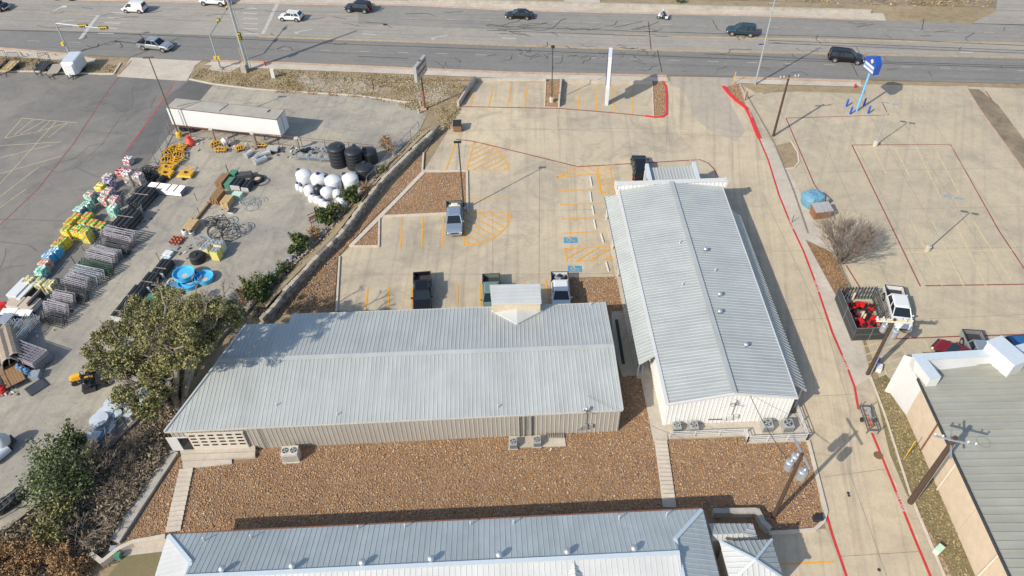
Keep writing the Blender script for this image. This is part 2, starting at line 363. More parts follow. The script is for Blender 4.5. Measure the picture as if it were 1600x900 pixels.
def inside_np(P, poly):
    c = np.zeros(len(P), bool); n = len(poly); x, y = P[:,0], P[:,1]
    for i in range(n):
        x1, y1 = poly[i]; x2, y2 = poly[i-1]
        if y1 == y2: continue
        k = ((y1 > y) != (y2 > y)) & (x < (x2-x1)*(y-y1)/(y2-y1)+x1); c ^= k
    return c
def raw_mesh(name, V, F, mat, tint=None, parent=None):
    """numpy mesh: V (n,3), F (m,k)"""
    me = bpy.data.meshes.new(name); k = F.shape[1]
    off = OFF.get(parent.name) if parent else None
    if off is not None: V = V-np.array(off)
    me.vertices.add(len(V)); me.vertices.foreach_set('co', V.astype(np.float32).ravel())
    me.loops.add(F.size); me.loops.foreach_set('vertex_index', F.astype(np.int32).ravel())
    me.polygons.add(len(F)); me.polygons.foreach_set('loop_start', np.arange(0, F.size, k, dtype=np.int32))
    me.polygons.foreach_set('loop_total', np.full(len(F), k, dtype=np.int32))
    if tint is not None:
        at = me.attributes.new('tint', 'FLOAT', 'FACE'); at.data.foreach_set('value', tint.astype(np.float32))
    me.materials.append(MATS[mat]); me.update(); me.validate()
    o = bpy.data.objects.new(name, me); scene.collection.objects.link(o)
    if parent: o.parent = parent; OFF[o.name] = OFF[parent.name]
    return o
_OCT = np.array([[1,0,0],[0,1,0],[-1,0,0],[0,-1,0],[0,0,1],[0,0,-1]], float)
_OF = np.array([[0,1,4],[1,2,4],[2,3,4],[3,0,4],[1,0,5],[2,1,5],[3,2,5],[0,3,5]])
def stones(name, poly_px, dens, size, mat, label, cat, z=.03, holes=()):
    pl = [tuple(G(*p)[:2]) for p in poly_px]; xs = [p[0] for p in pl]; ys = [p[1] for p in pl]
    n = int((max(xs)-min(xs))*(max(ys)-min(ys))*dens)
    P = np.column_stack([rng.uniform(min(xs), max(xs), n), rng.uniform(min(ys), max(ys), n)])
    P = P[inside_np(P, pl)]; n = len(P)
    s = size*rng.uniform(.5, 1.25, n); s[rng.random(n) < .02] *= 1.6
    a = rng.uniform(0, 6.28, n); sx = s*rng.uniform(.7, 1.3, n); sy = s*rng.uniform(.7, 1.2, n); sz = s*rng.uniform(.45, .85, n)
    o = _OCT[None]*np.stack([sx, sy, sz], 1)[:, None]
    ca, sa = np.cos(a)[:, None], np.sin(a)[:, None]; X = o[..., 0]*ca-o[..., 1]*sa; Y = o[..., 0]*sa+o[..., 1]*ca
    V = np.stack([X+P[:, 0:1], Y+P[:, 1:2], o[..., 2]+z+rng.uniform(0, .03, n)[:, None]], -1).reshape(-1, 3)
    F = (_OF[None]+(np.arange(n)*6)[:, None, None]).reshape(-1, 3)
    t = np.clip(rng.beta(1.6, 1.6, n), 0, 1); t[rng.random(n) < .03] = 1.0
    ob = raw_mesh(name, V, F, mat, np.repeat(t, 8)); return tag(ob, label, cat, kind='stuff')
def quads(C, size, mat, name, parent=None, flatten=1.0, tint=None, aspect=1.0):
    """leaf quads with random directions at centres C"""
    n = len(C); d1 = rng.normal(size=(n,3)); d1[:,2] *= flatten; d1 /= np.linalg.norm(d1, axis=1)[:,None]
    d2 = np.cross(d1, rng.normal(size=(n,3))); d2 /= np.linalg.norm(d2, axis=1)[:,None]
    s = (size*rng.uniform(.55, 1.3, n))[:,None]; a, b = d1*s*aspect, d2*s*.6
    V = np.stack([C-a, C-b, C+a, C+b], 1).reshape(-1, 3); F = np.arange(4*n).reshape(-1, 4)
    if tint is None: tint = rng.random(n)
    return raw_mesh(name, V, F, mat, tint, parent)
# =================================================================== THE GROUND
m = MB(); m.poly([(-4000,-3000,-.02),(4000,-3000,-.02),(4000,6000,-.02),(-4000,6000,-.02)]); struct(m.build('ground', 'dry_grass'))
# far side of the road
sheet('far_verge', [(-260,-16),(300,-14),(640,-9),(1200,2),(1900,22),(1900,-60),(300,-80),(-260,-60)], .01, 'dirt')
for q in ([(60,786),(150,735),(175,760),(120,800),(40,850),(-20,860),(-20,836)], [(200,676),(262,614),(290,612),(268,650),(250,672),(215,700),(180,712)], [(0,845),(60,800),(50,850),(0,890)]): sheet('pale_bank', q, .03, 'pale_rubble')
sheet('far_pavement', [(-300,-14),(0,-9),(400,-2),(640,1),(800,5),(1200,15),(1380,21),(1385,33),(1200,26),(800,17),(640,9),(500,8),(0,-1),(-300,-7)], .035, 'concrete_pale')
sheet('far_driveway', [(880,-8),(935,-6),(940,11),(882,10)], .045, 'concrete_pale')
sheet('side_road', [(1560,-20),(1760,-12),(1760,60),(1500,46),(1540,26),(1556,18)], .05, 'asphalt_inner')
# the road
sheet('road', [(-500,70),(0,75),(125,86),(300,95),(400,96),(800,113),(1200,122),(1600,131),(2100,146),(2100,55),(1600,39),(1380,33),(1200,26),(800,17),(640,9),(500,8),(0,-1),(-500,-9)], .05, 'asphalt_inner')
sheet('road_near_lanes', [(-500,40),(0,46),(400,57.5),(800,71.5),(1050,79.5),(1600,90),(2100,104),(2100,146),(1600,131),(1200,122),(800,113),(400,96),(300,95),(125,86),(0,75),(-500,70)], .056, 'asphalt_road')
sheet('road_far_lanes', [(560,10),(640,9.5),(800,17.5),(1200,26.5),(1600,40),(2100,55),(2100,84),(1600,67),(1200,59),(1000,55),(760,46),(560,38)], .057, 'asphalt_far')
lines('road_yellow_lines', [[(-60,14),(0,17),(80,20),(150,25)], [(405,57),(600,64),(800,71),(1050,79),(1600,90),(2000,101)],
      [(960,53.5),(1050,57),(1200,60),(1600,68),(2000,80)], [(405,58.2),(600,65.2),(800,72.3),(1050,80.4),(1600,91.5),(2000,102.5)],[(1050,58.2),(1200,61.2),(1600,69.4),(2000,81.4)]], .16, .062, 'line_yellow_road')
seg = []
for x in (1500-1200, 0): pass
def lane_dashes(a, b, n, f=.28):
    out = []
    for i in range(n):
        t0, t1 = i/n, (i+f)/n
        out.append([(a[0]+(b[0]-a[0])*t0, a[1]+(b[1]-a[1])*t0), (a[0]+(b[0]-a[0])*t1, a[1]+(b[1]-a[1])*t1)])
    return out
seg += lane_dashes((440,77), (1650,112), 20) + lane_dashes((640,29), (1650,54), 18) + lane_dashes((-20,62), (300,73), 5)
seg += [[(-20,31),(20,32.5)],[(-10,27),(12,28)]]
lines('lane_dashes', seg, .12, .063, 'line_white_old')
seg = []
for k in range(5): seg.append([(174-3.2*k*1.6, 20+8*k),(199-3.2*k*1.6, 21+8*k)])
for k in range(6): seg.append([(380, 13+8*k),(402+k*.4, 14+8*k)])
lines('crosswalk_bars', seg, .45, .0635, 'line_white_old')
lines('stop_lines', [[(154,24),(125,62)],[(433,7),(411,54)]], .7, .066, 'line_white_old')
seg = []
for ax, ay in ((472,48),(685,57),(102,33)):
    seg += [[(ax+14,ay-1),(ax-2,ay+1)],[(ax-2,ay+1),(ax-9,ay+4)],[(ax-9,ay+2),(ax-11,ay+4.6),(ax-5,ay+5)]]
seg += [[(566,53),(588,55)],[(784,60),(806,61)],[(1500,82),(1520,83)]]
lines('turn_arrows', seg, .35, .067, 'line_white_old')
# sealed cracks in the asphalt
def crack(x, y, L, a, wob, out, step=4):
    p = [(x, y)]; n = max(2, int(L/step))
    for i in range(n):
        a += random.uniform(-wob, wob); x += math.cos(a)*step; y += math.sin(a)*step*.45; p.append((x, y))
    out.append(p)
seg = []
for k in range(26): crack(random.uniform(560,1580), random.uniform(82,118), random.uniform(8,46), random.choice((0,0,1.4,1.8)), .9, seg)
for k in range(30): crack(random.uniform(760,1030), random.uniform(73,92), random.uniform(10,30), random.uniform(0,3), 1.1, seg)
for k in range(22): crack(random.uniform(760,1020), random.uniform(38,54), random.uniform(14,60), 0.06, .5, seg)
for k in range(18): crack(random.uniform(30,780), random.uniform(10,52), random.uniform(14,60), 0.05, .35, seg)
for k in range(14): crack(random.uniform(0,540), random.uniform(52,88), random.uniform(8,40), random.uniform(-.4,1.8), .9, seg)
for k in range(16): crack(random.uniform(1050,1600), random.uniform(30,80), random.uniform(10,50), random.choice((.08,.08,1.5)), .6, seg)
seg += [[(400,63),(540,70),(800,79),(1100,91),(1600,107)],[(0,48),(160,52),(400,63)],[(760,41),(1000,50),(1300,58),(1600,72)],[(1013,35),(1017,79)],[(1027,79),(1034,114)],[(1322,82),(1340,120)],
        [(760,48),(1010,57)],[(1100,85),(1330,96),(1600,104)],[(1200,64),(1600,80)],[(1200,68),(1600,84)],[(280,60),(200,92)],[(1538-900,92),(560,89)]]
seg2 = [[(0,378),(45,383),(58,392)],[(0,424),(12,418),(40,415)],[(0,420),(8,402),(10,388)],[(0,343),(100,345),(180,351)],[(90,270),(120,262),(160,225),(190,180)],[(90,270),(70,262),(90,255),(118,247)],[(120,262),(150,276),(180,278)],
        [(118,247),(140,228),(165,224)],[(150,160),(175,163),(190,175),(205,172),(208,158),(206,136)],[(208,176),(235,168),(245,148)],[(205,172),(160,176),(120,172)],[(140,206),(200,210)]]
lines('road_crack_seal', [s for s in seg if len(s) > 1], .09, .068, 'tar')
lines('lot_crack_seal', seg2, .11, .034, 'joint_asphalt')
# near kerb, gutter and pavement
kb = [(-400,71),(0,75.5),(125,86.5)]; kb2 = [(330,95.5),(400,97),(800,114),(1042,119)]; kb3 = [(1146,121),(1200,123),(1345,127)]
for i, k in enumerate((kb, kb2, kb3)):
    o = curb('road_kerb', k, 'curb_rust', .35, .1)
curb('far_kerb', [(-300,-7),(0,-2),(500,7),(640,8.5),(800,16.5),(1200,25.5),(1370,32)], 'curb_rust', .35, .1)
curb('far_low_wall', [(640,1),(800,6),(1200,16),(1360,20)], 'wall_conc', .5, .5)
sheet('pavement', [(-400,73),(0,77),(125,88),(150,92),(148,98),(0,88),(-400,82)], .06, 'concrete_pale')
sheet('pavement', [(330,97),(400,98.5),(800,115.5),(1042,121),(1045,128),(800,123),(400,107),(318,102)], .06, 'concrete_pale')
sheet('pavement', [(1146,123),(1200,125),(1345,129),(1345,136),(1200,132),(1150,130)], .06, 'concrete_pale')
sheet('pavement_brick_strip', [(640,124),(880,127),(1018,129.5),(1018,131),(880,129),(640,126.5)], .062, 'leaf_litter')
# left car park of the farm store and its yard
sheet('store_car_park', [(-700,100),(0,113),(50,113),(150,118),(185,117),(262,121),(300,123),(333,133),(313,158),(262,214),(240,243),(0,600),(-260,900),(-900,900)], .03, 'asphalt_lot')
sheet('dark_asphalt_patch', [(295,127),(333,133),(313,156),(262,214),(243,240),(190,245),(230,190),(262,150)], .036, 'asphalt_dark')
if 0: sheet('dark_asphalt_patch', [(-20,128),(60,118),(150,121),(175,126),(150,146),(90,165),(0,168)], .037, 'asphalt_dark')
sheet('store_driveway', [(182,120),(196,104),(206,88),(316,95),(305,103),(292,127),(240,124)], .045, 'concrete_pale')
lines('lane_red_line', [[(206,95),(186,117)]], .2, .049, 'line_maroon')
lines('lane_red_line', [[(186,120),(160,155),(115,225),(60,295),(0,352)]], .14, .04, 'line_maroon')
lines('lane_red_line', [[(272,130),(240,178),(205,225),(198,236)]], .13, .042, 'line_red')
seg = [[(35,185),(8,216)],[(35,185),(120,192)],[(106,192),(76,215)],[(88,190),(56,225)],[(70,189),(32,210)],[(52,187),(22,212)],[(8,216),(60,206),(106,192)],[(60,206),(78,190)],[(57,225),(0,288)],[(97,244),(0,272)],
       [(80,227),(0,247)],[(60,262),(0,308)],[(42,295),(0,325)],[(96,222),(0,228)]]
lines('store_stall_lines', seg, .10, .044, 'line_yellow_pale')
sheet('yard_ground', [(333,133),(400,140),(560,150),(640,161),(668,178),(655,205),(640,218),(600,262),(575,292),(495,380),(427,447),(380,495),(262,610),(200,672),(140,732),(67,782),(0,837),(-200,1000),(-500,1000),(-260,900),(0,600),(240,243),(262,214),(313,157)], .033, 'yard')
sheet('verge', [(300,123),(296,107),(318,103),(400,108),(640,118),(740,124),(740,132),(712,168),(690,200),(668,180),(640,161),(560,151),(400,141),(333,133)], .038, 'dry_grass')
sheet('verge', [(0,89),(148,99),(186,103),(178,114),(150,117),(50,112),(0,112),(-300,105),(-300,84)], .04, 'dry_grass')
sheet('pale_rubble_patch', [(455,117),(560,120),(610,140),(560,148),(480,140)], .043, 'pale_rubble')
sheet('pale_rubble_patch', [(645,135),(700,128),(712,142),(690,160),(650,156)], .043, 'pale_rubble')
sheet('equipment_pad', [(333,101),(376,104),(360,113),(324,111)], .047, 'concrete_pale')
curb('verge_kerb', [(296,124),(333,132),(400,140),(560,150),(640,161)], 'curb', .3, .08)
curb('verge_kerb', [(0,112),(50,112),(150,116),(178,116),(189,99)], 'curb', .25, .1)
# the property: concrete car park and the long drive on the right
lot = [(742,126),(853,127),(1018,130),(1045,128),(1146,122),(1160,134),(1190,150),(1225,240),(1275,360),(1330,455),(1362,590),(1412,700),(1480,820),(1510,900),(1620,1060),(1320,1060),(1205,900),(1190,835),(1290,826),(1262,690),(1230,600),(1000,600),(1000,486),(525,486),(530,402),(600,338),(662,268),(700,205),(715,168)]
sheet('car_park', lot, .04, 'concrete')
sheet('drive', [(1062,122),(1140,122),(1135,145),(1185,210),(1255,392),(1341,640),(1362,677),(1404,780),(1453,900),(1560,1060),(1330,1060),(1323,900),(1292,800),(1262,690),(1252,610),(1160,330),(1120,270),(1050,200),(1048,140)], .046, 'concrete_drive')
sheet('drive_apron', [(1048,120),(1150,122),(1150,130),(1132,136),(1140,160),(1165,205),(1150,222),(1110,205),(1085,185),(1072,150),(1060,136),(1046,134)], .053, 'worn_concrete')
sheet('front_stalls_slab', [(876,131),(1018,132),(1022,181),(874,169)], .049, 'concrete_old')  # older concrete under the right front stalls
sheet('neighbour_car_park', [(1163,146),(1345,140),(1510,134),(1520,142),(1610,260),(1700,300),(1800,600),(1480,600),(1412,700),(1325,453),(1210,225)], .043, 'concrete_old')
sheet('verge', [(1190,133),(1352,137),(1352,147),(1215,142),(1192,148)], .051, 'dry_grass')
sheet('neighbour_road', [(1345,132),(1520,136),(1700,142),(1900,152),(1900,500),(1700,330),(1612,250),(1545,160),(1512,138),(1345,140)], .044, 'concrete_old')
sheet('dry_median', [(1512,139),(1530,140),(1560,165),(1605,225),(1640,270),(1640,292),(1600,268),(1565,220),(1528,165)], .055, 'dirt')
lines('neighbour_orange_line', [[(1508,143),(1528,168),(1570,226),(1600,268)]], .25, .06, 'curb_rust')
lines('neighbour_red_line', [[(1228,185),(1388,180),(1378,160)],[(1228,185),(1248,232),(1272,288),(1290,315)],[(1331,227),(1485,226),(1560,360),(1600,420)],[(1331,227),(1380,328),(1438,448)],[(1445,447),(1700,443)],
       [(1322,415),(1345,452)],[(1395,530),(1500,526),(1700,520)],[(1540,143),(1600,228)]], .17, .0505, 'line_maroon')
seg = [[(1338,232),(1490,231)],[(1364,231),(1384,272)],[(1398,232),(1422,278)],[(1432,232),(1470,310)],[(1460,232),(1500,305)],[(1415,395),(1585,391)],[(1424,345),(1472,447)],[(1456,346),(1505,447)],[(1490,345),(1540,447)],[(1520,345),(1580,440)],
       [(1448,397),(1512,397)]]
lines('neighbour_stall_lines', seg, .13, .056, 'line_yellow_pale')
seg = [[(1334,547),(1375,535)],[(1337,560),(1418,533)],[(1342,572),(1408,548)],[(1368,535),(1390,600)],[(1404,533),(1422,570)],[(1443,530),(1454,555)],[(1480,530),(1486,545)],[(1384,554),(1410,545)],[(1384,568),(1413,558)],[(1388,580),(1418,570)],[(1392,592),(1415,585)],[(1378,575),(1398,605)]]
lines('neighbour_hatch_lines', seg, .12, .0565, 'line_yellow_pale')
# concrete joints
seg = [[(800,331),(945,327)],[(770,331),(770,486)],[(530,430),(958,428)],[(1043,184),(1040,240)],[(800,200),(1180,215)],[(690,205),(1043,200)],[(872,198),(874,170)],[(843,262),(842,470)],[(1184,250),(1252,246)],[(1206,393),(1255,392)],[(1286,746),(1385,733)],
       [(1328,740),(1360,830),(1385,900)],[(1235,500),(1300,498)],[(1270,620),(1340,616)],[(1190,300),(1290,510),(1328,640),(1328,740)],[(1310,870),(1440,862)]]
lines('slab_joints', seg, .045, .0515, 'joint')
seg = [[(1210+i*44,150),(1330+i*60,447)] for i in range(6)]+[[(1250,270),(1610,262)],[(1275,330),(1650,322)],[(1330,390),(1660,386)],[(1420,500),(1680,488)]]
lines('slab_joints', seg, .04, .0512, 'joint')
lines('tyre_marks', [[(1332,690),(1370,790),(1405,890)],[(1372,700),(1410,790),(1440,862)]], .5, .0525, 'concrete_drive')
# yellow and red paint
Y = [[(740,144),(736,167)],[(770,135),(764,167)],[(798,135),(793,167)],[(824,135),(820,169)],[(906,136),(903,172)],[(933,136),(932,175)],[(961,137),(961,177)],[(989,137),(989,179)],
     [(711,225),(697,266)],[(734,310),(797,309)],[(628,340),(626,388)],[(661,340),(659,388)],[(693,338),(692,386)],
     [(575,450),(571,486)],[(608,449),(606,484)],[(644,449),(643,483)],[(715,445),(715,478)],[(750,443),(751,478)],[(853,437),(856,473)],[(819,440),(820,460)],
     [(872,299),(937,296)],[(875,320),(940,318)],[(878,343),(943,340)],[(880,365),(935,362)]]
Y2 = [[(741,222),(729,266),(795,266),(793,256),(786,244),(775,233),(760,225),(741,222)],
      [(725,383),(725,333),(799,331),(798,341),(792,354),(780,366),(765,376),(748,382),(725,383)],
      [(870,277),(884,269),(903,261),(953,259),(960,303),(938,301),(932,272),(870,277)],[(933,261),(939,304)],
      [(883,389),(957,385),(959,405),(886,409),(883,389)]]
H1 = [(741,222),(729,266),(795,266),(793,256),(786,244),(775,233),(760,225)]
def hatch(poly, d, step, out):
    pl = [Vector(G(*p)[:2]) for p in poly]; d = Vector(d).normalized(); n = Vector((-d.y, d.x)); ks = [p.dot(n) for p in pl]; k = min(ks)+step*.6
    while k < max(ks):
        ts = []
        for i in range(len(pl)):
            a, b = pl[i-1], pl[i]; da, db = a.dot(n)-k, b.dot(n)-k
            if da*db < 0: q = a+(b-a)*(da/(da-db)); ts.append(q.dot(d))
        ts.sort()
        for t0, t1 in zip(ts[::2], ts[1::2]): out.append([n*k+d*t0, n*k+d*t1])
        k += step
HH = []
hatch(H1, (1, .85), .95, HH); hatch(Y2[1][:-1], (1, -.95), 1.0, HH)
hatch([(870,277),(884,269),(903,261),(933,260.5),(932,272)], (1, -1.1), 1.0, HH); hatch([(934,260),(953,259),(960,303),(939,303)], (1, -.9), .95, HH); hatch([(883,389),(957,385),(959,405),(886,409)], (1, .75), 1.0, HH)
lines('yellow_stall_lines', Y, .18, .0545, 'line_yellow'); lines('yellow_island_outlines', Y2, .19, .0585, 'line_yellow'); lines('yellow_hatching', HH, .17, .0605, 'line_yellow', False)
lines('yellow_stall_lines', [[(1219,882),(1303,878)]], .14, .055, 'line_yellow')
lines('maroon_fire_lane_line', [[(712,218),(738,221),(760,226),(830,243),(903,261),(990,256),(1093,250),(1106,255),(1116,265),(1122,278)]], .19, .066, 'line_maroon')
lines('fire_lane_line', [[(1185,215),(1200,250),(1217,305),(1235,350),(1255,392),(1275,445),(1300,520),(1322,570),(1335,605),(1341,640)],[(1362,677),(1380,720),(1404,780),(1428,840),(1453,900),(1480,960)],[(1290,800),(1300,836),(1322,900),(1340,950)]], .22, .067, 'line_red')
lines('blue_accessible_squares', [[(881,376),(902,375.5)],[(887,420.5),(909,420.5)]], 1.05, .0655, 'line_blue')
def wheelchair(cx, cy, z=.07):
    m = MB(); c = G(cx, cy); a = ang((cx-6, cy), (cx+6, cy))
    R = lambda x, y: (c.x+x*math.cos(a)-y*math.sin(a), c.y+x*math.sin(a)+y*math.cos(a))
    ribbon(m, [R(-.15+.3*math.cos(t), .0+.3*math.sin(t)) for t in [i*.45+.6 for i in range(12)]], .07, z)
    ribbon(m, [R(-.1,.35), R(.0,-.02), R(.35,-.05), R(.5,-.3)], .08, z+.0005); m.lathe([(.09,0),(.09,.001)], (*R(-.14,.42), z), 8)
    struct(m.build('wheelchair_symbol', 'line_yellow'))
wheelchair(891.5, 375.5); wheelchair(898, 420.5)
def stencil(txt, px, size, dirpx, mat='line_white', z=.071, name='fire_lane_stencil'):
    cu = bpy.data.curves.new(name, 'FONT'); cu.body = txt; cu.size = size; cu.align_x = 'CENTER'; cu.align_y = 'CENTER'; cu.fill_mode = 'FRONT'
    t = bpy.data.objects.new(name, cu); me = bpy.data.meshes.new_from_object(t); bpy.data.objects.remove(t)
    me.materials.clear(); me.materials.append(MATS[mat]); o = bpy.data.objects.new(name, me); scene.collection.objects.link(o)
    p = G(*px); o.location = (p.x, p.y, z); o.rotation_euler = (0, 0, ang(px, dirpx)); return struct(o)
for p, q in (((1236,351),(1240,361)),((1276,448),(1280,459)),((1321,567),(1326,580)),((1406,785),(1410,796)),((1172,180),(1177,193))): stencil('FIRE LANE', p, .42, q, z=.075 if p[0] > 1190 else .28)
for p, q in (((952,258),(966,257)),((1085,251),(1096,250)),((745,222),(756,225)),((805,236),(820,240))): stencil('FIRE LANE', p, .3, q)
# kerbs with red paint, islands
lines('maroon_stall_line', [[(716,167),(800,168.5),(874,170),(950,176),(1010,182)]], .2, .068, 'line_maroon')
curb('red_kerb', [(1008,182),(1022,184),(1035,183.5),(1041.5,179),(1041.5,150),(1040,136),(1035,128)], 'curb_red', .3, .12)
curb('red_kerb', [(1130,136),(1138,146),(1150,158),(1165,169),(1172,182),(1180,203),(1186,217)], 'curb_red', .5, .16)
sheet('gravel_island_bed', [(853,127),(876,127),(872,168),(851,166)], .07, 'gravel_bed')
sheet('gravel_island_bed', [(1019,130),(1036,129),(1040,150),(1041,177),(1035,182),(1022,181)], .07, 'gravel_bed')
curb('kerb_line', [(853,126),(851,167)], 'curb', .15, .1); curb('kerb_line', [(1019,130),(1021,182)], 'curb', .15, .1)
I1 = [(665,271),(727,269),(728,332),(600,336)]; I0 = [(684,210),(664,240),(661,268),(590,335),(552,375),(530,400),(470,452),(440,488),(425,490),(470,440),(530,378),(590,318),(655,245)]
I2 = [(592,342),(591,383),(552,384)]; I3 = [(528,403),(521,488),(440,492),(470,453),(518,404)]
for q in (I1, I0, I2, I3): sheet('gravel_bed', q, .065, 'gravel_bed')
curb('sidewalk_kerb', [(662,270),(596,338),(548,386)], 'curb', .55, .12)
curb('kerb_line', [(662,240),(660,268),(727,268.5),(731,268)], 'curb', .22, .16); curb('kerb_line', [(730,268),(731,333)], 'curb', .22, .16); curb('kerb_line', [(596,339),(728,333)], 'curb', .35, .1)
curb('kerb_line', [(593,342),(592,386),(550,386)], 'curb', .2, .16); curb('kerb_line', [(531,402),(526,488)], 'curb', .2, .16)
# strip east of the drive
sheet('east_strip', [(1186,215),(1210,224),(1325,448),(1360,590),(1335,605),(1275,445),(1217,305)], .058, 'concrete_pale')
sheet('grass_oval', [(1212,228),(1236,222),(1246,240),(1247,255),(1240,262),(1226,264)], .064, 'dry_grass')
curb('oval_kerb', [(1236,222),(1246,238),(1248,254),(1241,263),(1227,265)], 'curb', .2, .12)
curb('strip_kerb', [(1158,134),(1190,190),(1210,226),(1240,300),(1262,365)], 'curb_dark', .15, .1); curb('strip_kerb', [(1312,415),(1330,455)], 'curb_dark', .15, .12)
sheet('leafy_strip', [(1258,375),(1300,395),(1332,452),(1310,470),(1300,452)], .064, 'leaf_litter')
sheet('green_verge', [(1363,595),(1384,586),(1400,604),(1432,662),(1470,735),(1531,905),(1600,1060),(1560,1060),(1486,900),(1460,845),(1430,795),(1415,770),(1390,710)], .062, 'green_grass')
curb('verge_kerb', [(1360,590),(1384,655),(1420,768),(1433,800),(1475,900),(1540,1040)], 'curb', .18, .1)
sheet('corner_bed', [(1133,137),(1154,130),(1160,150),(1166,168),(1150,155)], .066, 'gravel_bed')
# big gravel field behind the buildings, and the beds beside them
FL = [(400,722),(400,704),(700,688),(978,672),(970,588),(1000,586),(1022,690),(1036,800),(700,822),(270,840),(272,832),(283,735)]
FR = [(1043,690),(1165,684),(1165,694),(1262,692),(1276,760),(1286,806),(1283,818),(1270,828),(1200,832),(1150,800),(1058,798)]
FT = [(283,716),(268,735),(196,846),(262,842),(271,835),(284,735)]
FN = [(889,434),(967,433),(974,489),(946,490),(944,473),(892,474)]
sheet('gravel_field_bed', [(274,718),(196,850),(240,860),(180,960),(1240,960),(1204,833),(1270,829),(1287,812),(1262,690),(1043,688),(1040,672),(1000,586),(940,588),(940,640),(330,690)], .055, 'gravel_bed')
sheet('gravel_bed', FN, .068, 'gravel_bed')
sheet('passage_slab', [(955,487),(979,487),(1000,587),(972,590),(958,540)], .09, 'concrete_old')
curb('bed_kerb', [(1262,690),(1276,745),(1290,800),(1286,816),(1272,829),(1240,832),(1200,834)], 'curb', .3, .18)
sheet('lawn', [(196,868),(262,846),(250,905),(170,1000),(120,960)], .06, 'green_grass')
sheet('annex_slab', [(1190,836),(1290,828),(1326,905),(1210,905)], .0465, 'concrete_drive')
for nm, q, dens, lab in (('gravel', FL, 30, 'brown river-gravel field behind the long gray warehouse'), ('gravel', FR, 30, 'brown gravel bed behind the white building around the transformer pole'),
                 ('gravel', FT, 30, 'brown gravel wedge left of the stepping-slab path'), ('gravel', FN, 28, 'gravel bed between the car park and the two buildings'),
                 ('gravel', I1, 28, 'reddish gravel island beside the parked silver pickup'), ('gravel', I0, 24, 'narrow gravel strip along the foot of the stone retaining wall'), ('gravel', I2, 28, 'small triangular gravel island at the stall row'),
                 ('gravel', I3, 28, 'gravel corner between the stone wall and the warehouse'), ('gravel', [(853,127),(876,127),(872,168),(851,166)], 20, 'gravel island with the light pole between the front stalls'),
                 ('gravel', [(1019,130),(1036,129),(1040,150),(1041,177),(1035,182),(1022,181)], 20, 'gravel island inside the rounded red kerb'), ('gravel', [(1133,137),(1154,130),(1160,150),(1166,168),(1150,155)], 20, 'small gravel bed at the drive entrance')):
    stones(nm, q, dens*2.1, .078, 'gravel_stone', lab, 'gravel', .06)
# path slabs down the gravel
def slab_path(p0, p1, w, n, px_lab):
    a, b = G(*p0), G(*p1); d = (b-a)/n; L = d.length; rz = math.atan2(d.y, d.x)
    root = thing('stepping_path', px_lab, 'path', (a.x, a.y, .05)); 
    me = unit_mesh('step_slab', 'concrete_pale', lambda m: m.hexa([(-L*.42,-w/2,0),(L*.42,-w/2,0),(L*.42,w/2,0),(-L*.42,w/2,0)], [(-L*.42,-w/2,.26),(L*.42,-w/2,.12),(L*.42,w/2,.12),(-L*.42,w/2,.26)]))
    for i in range(n): piece(me, 'step_slab', root, a+d*(i+.5)+Vector((0,0,.02)), rz+math.pi if False else rz)
slab_path((292,734), (271,832), 1.25, 13, 'pale concrete stepping path at the left end of the gravel field')
slab_path((1032,690), (1046,794), 1.15, 16, 'pale concrete steps running between the gravel beds below the white building')
sheet('walkway', [(1000,587),(1016,580),(1042,668),(1043,690),(1021,692)], .12, 'concrete_pale')
m = MB()
for k, (a, b, c, d) in enumerate((((284,704),(401,700),(401,709),(285,713)), ((285,713),(400,709),(400,717),(286,722)), ((286,722),(363,718),(363,726),(287,734)))):
    m.prism([tuple(G(*p)[:2]) for p in (a, b, c, d)], .0, .56-.18*k)
tag(m.build('landing_steps', 'concrete_pale'), 'three wide concrete landing steps below the garage door', 'steps')
for k, s in enumerate(([(284,713),(400,709)],[(285,722),(400,717)],[(286,734),(363,726)])): lines('step_foot_line', [s], .09, .58-.18*k if 0 else (.385,.205,.07)[k], 'joint')  # thin darker strip along the foot of each riser
# stones and grass tufts on the dry banks
stones('rubble', [(660,208),(690,205),(585,300),(540,345),(440,450),(430,445),(540,325)], 5, .14, 'pale_stone', 'scattered pale stones on the bank above the retaining wall', 'stones', .5)
stones('rubble', [(455,117),(560,120),(700,128),(712,142),(670,165),(560,148),(480,140)], 8, .10, 'pale_stone', 'pale rubble scattered over the roadside verge', 'stones', .04)
stones('rubble', [(60,786),(140,735),(260,640),(300,640),(190,740),(40,850)], 7, .13, 'pale_stone', 'pale rocks on the bank below the yard', 'stones', .1)
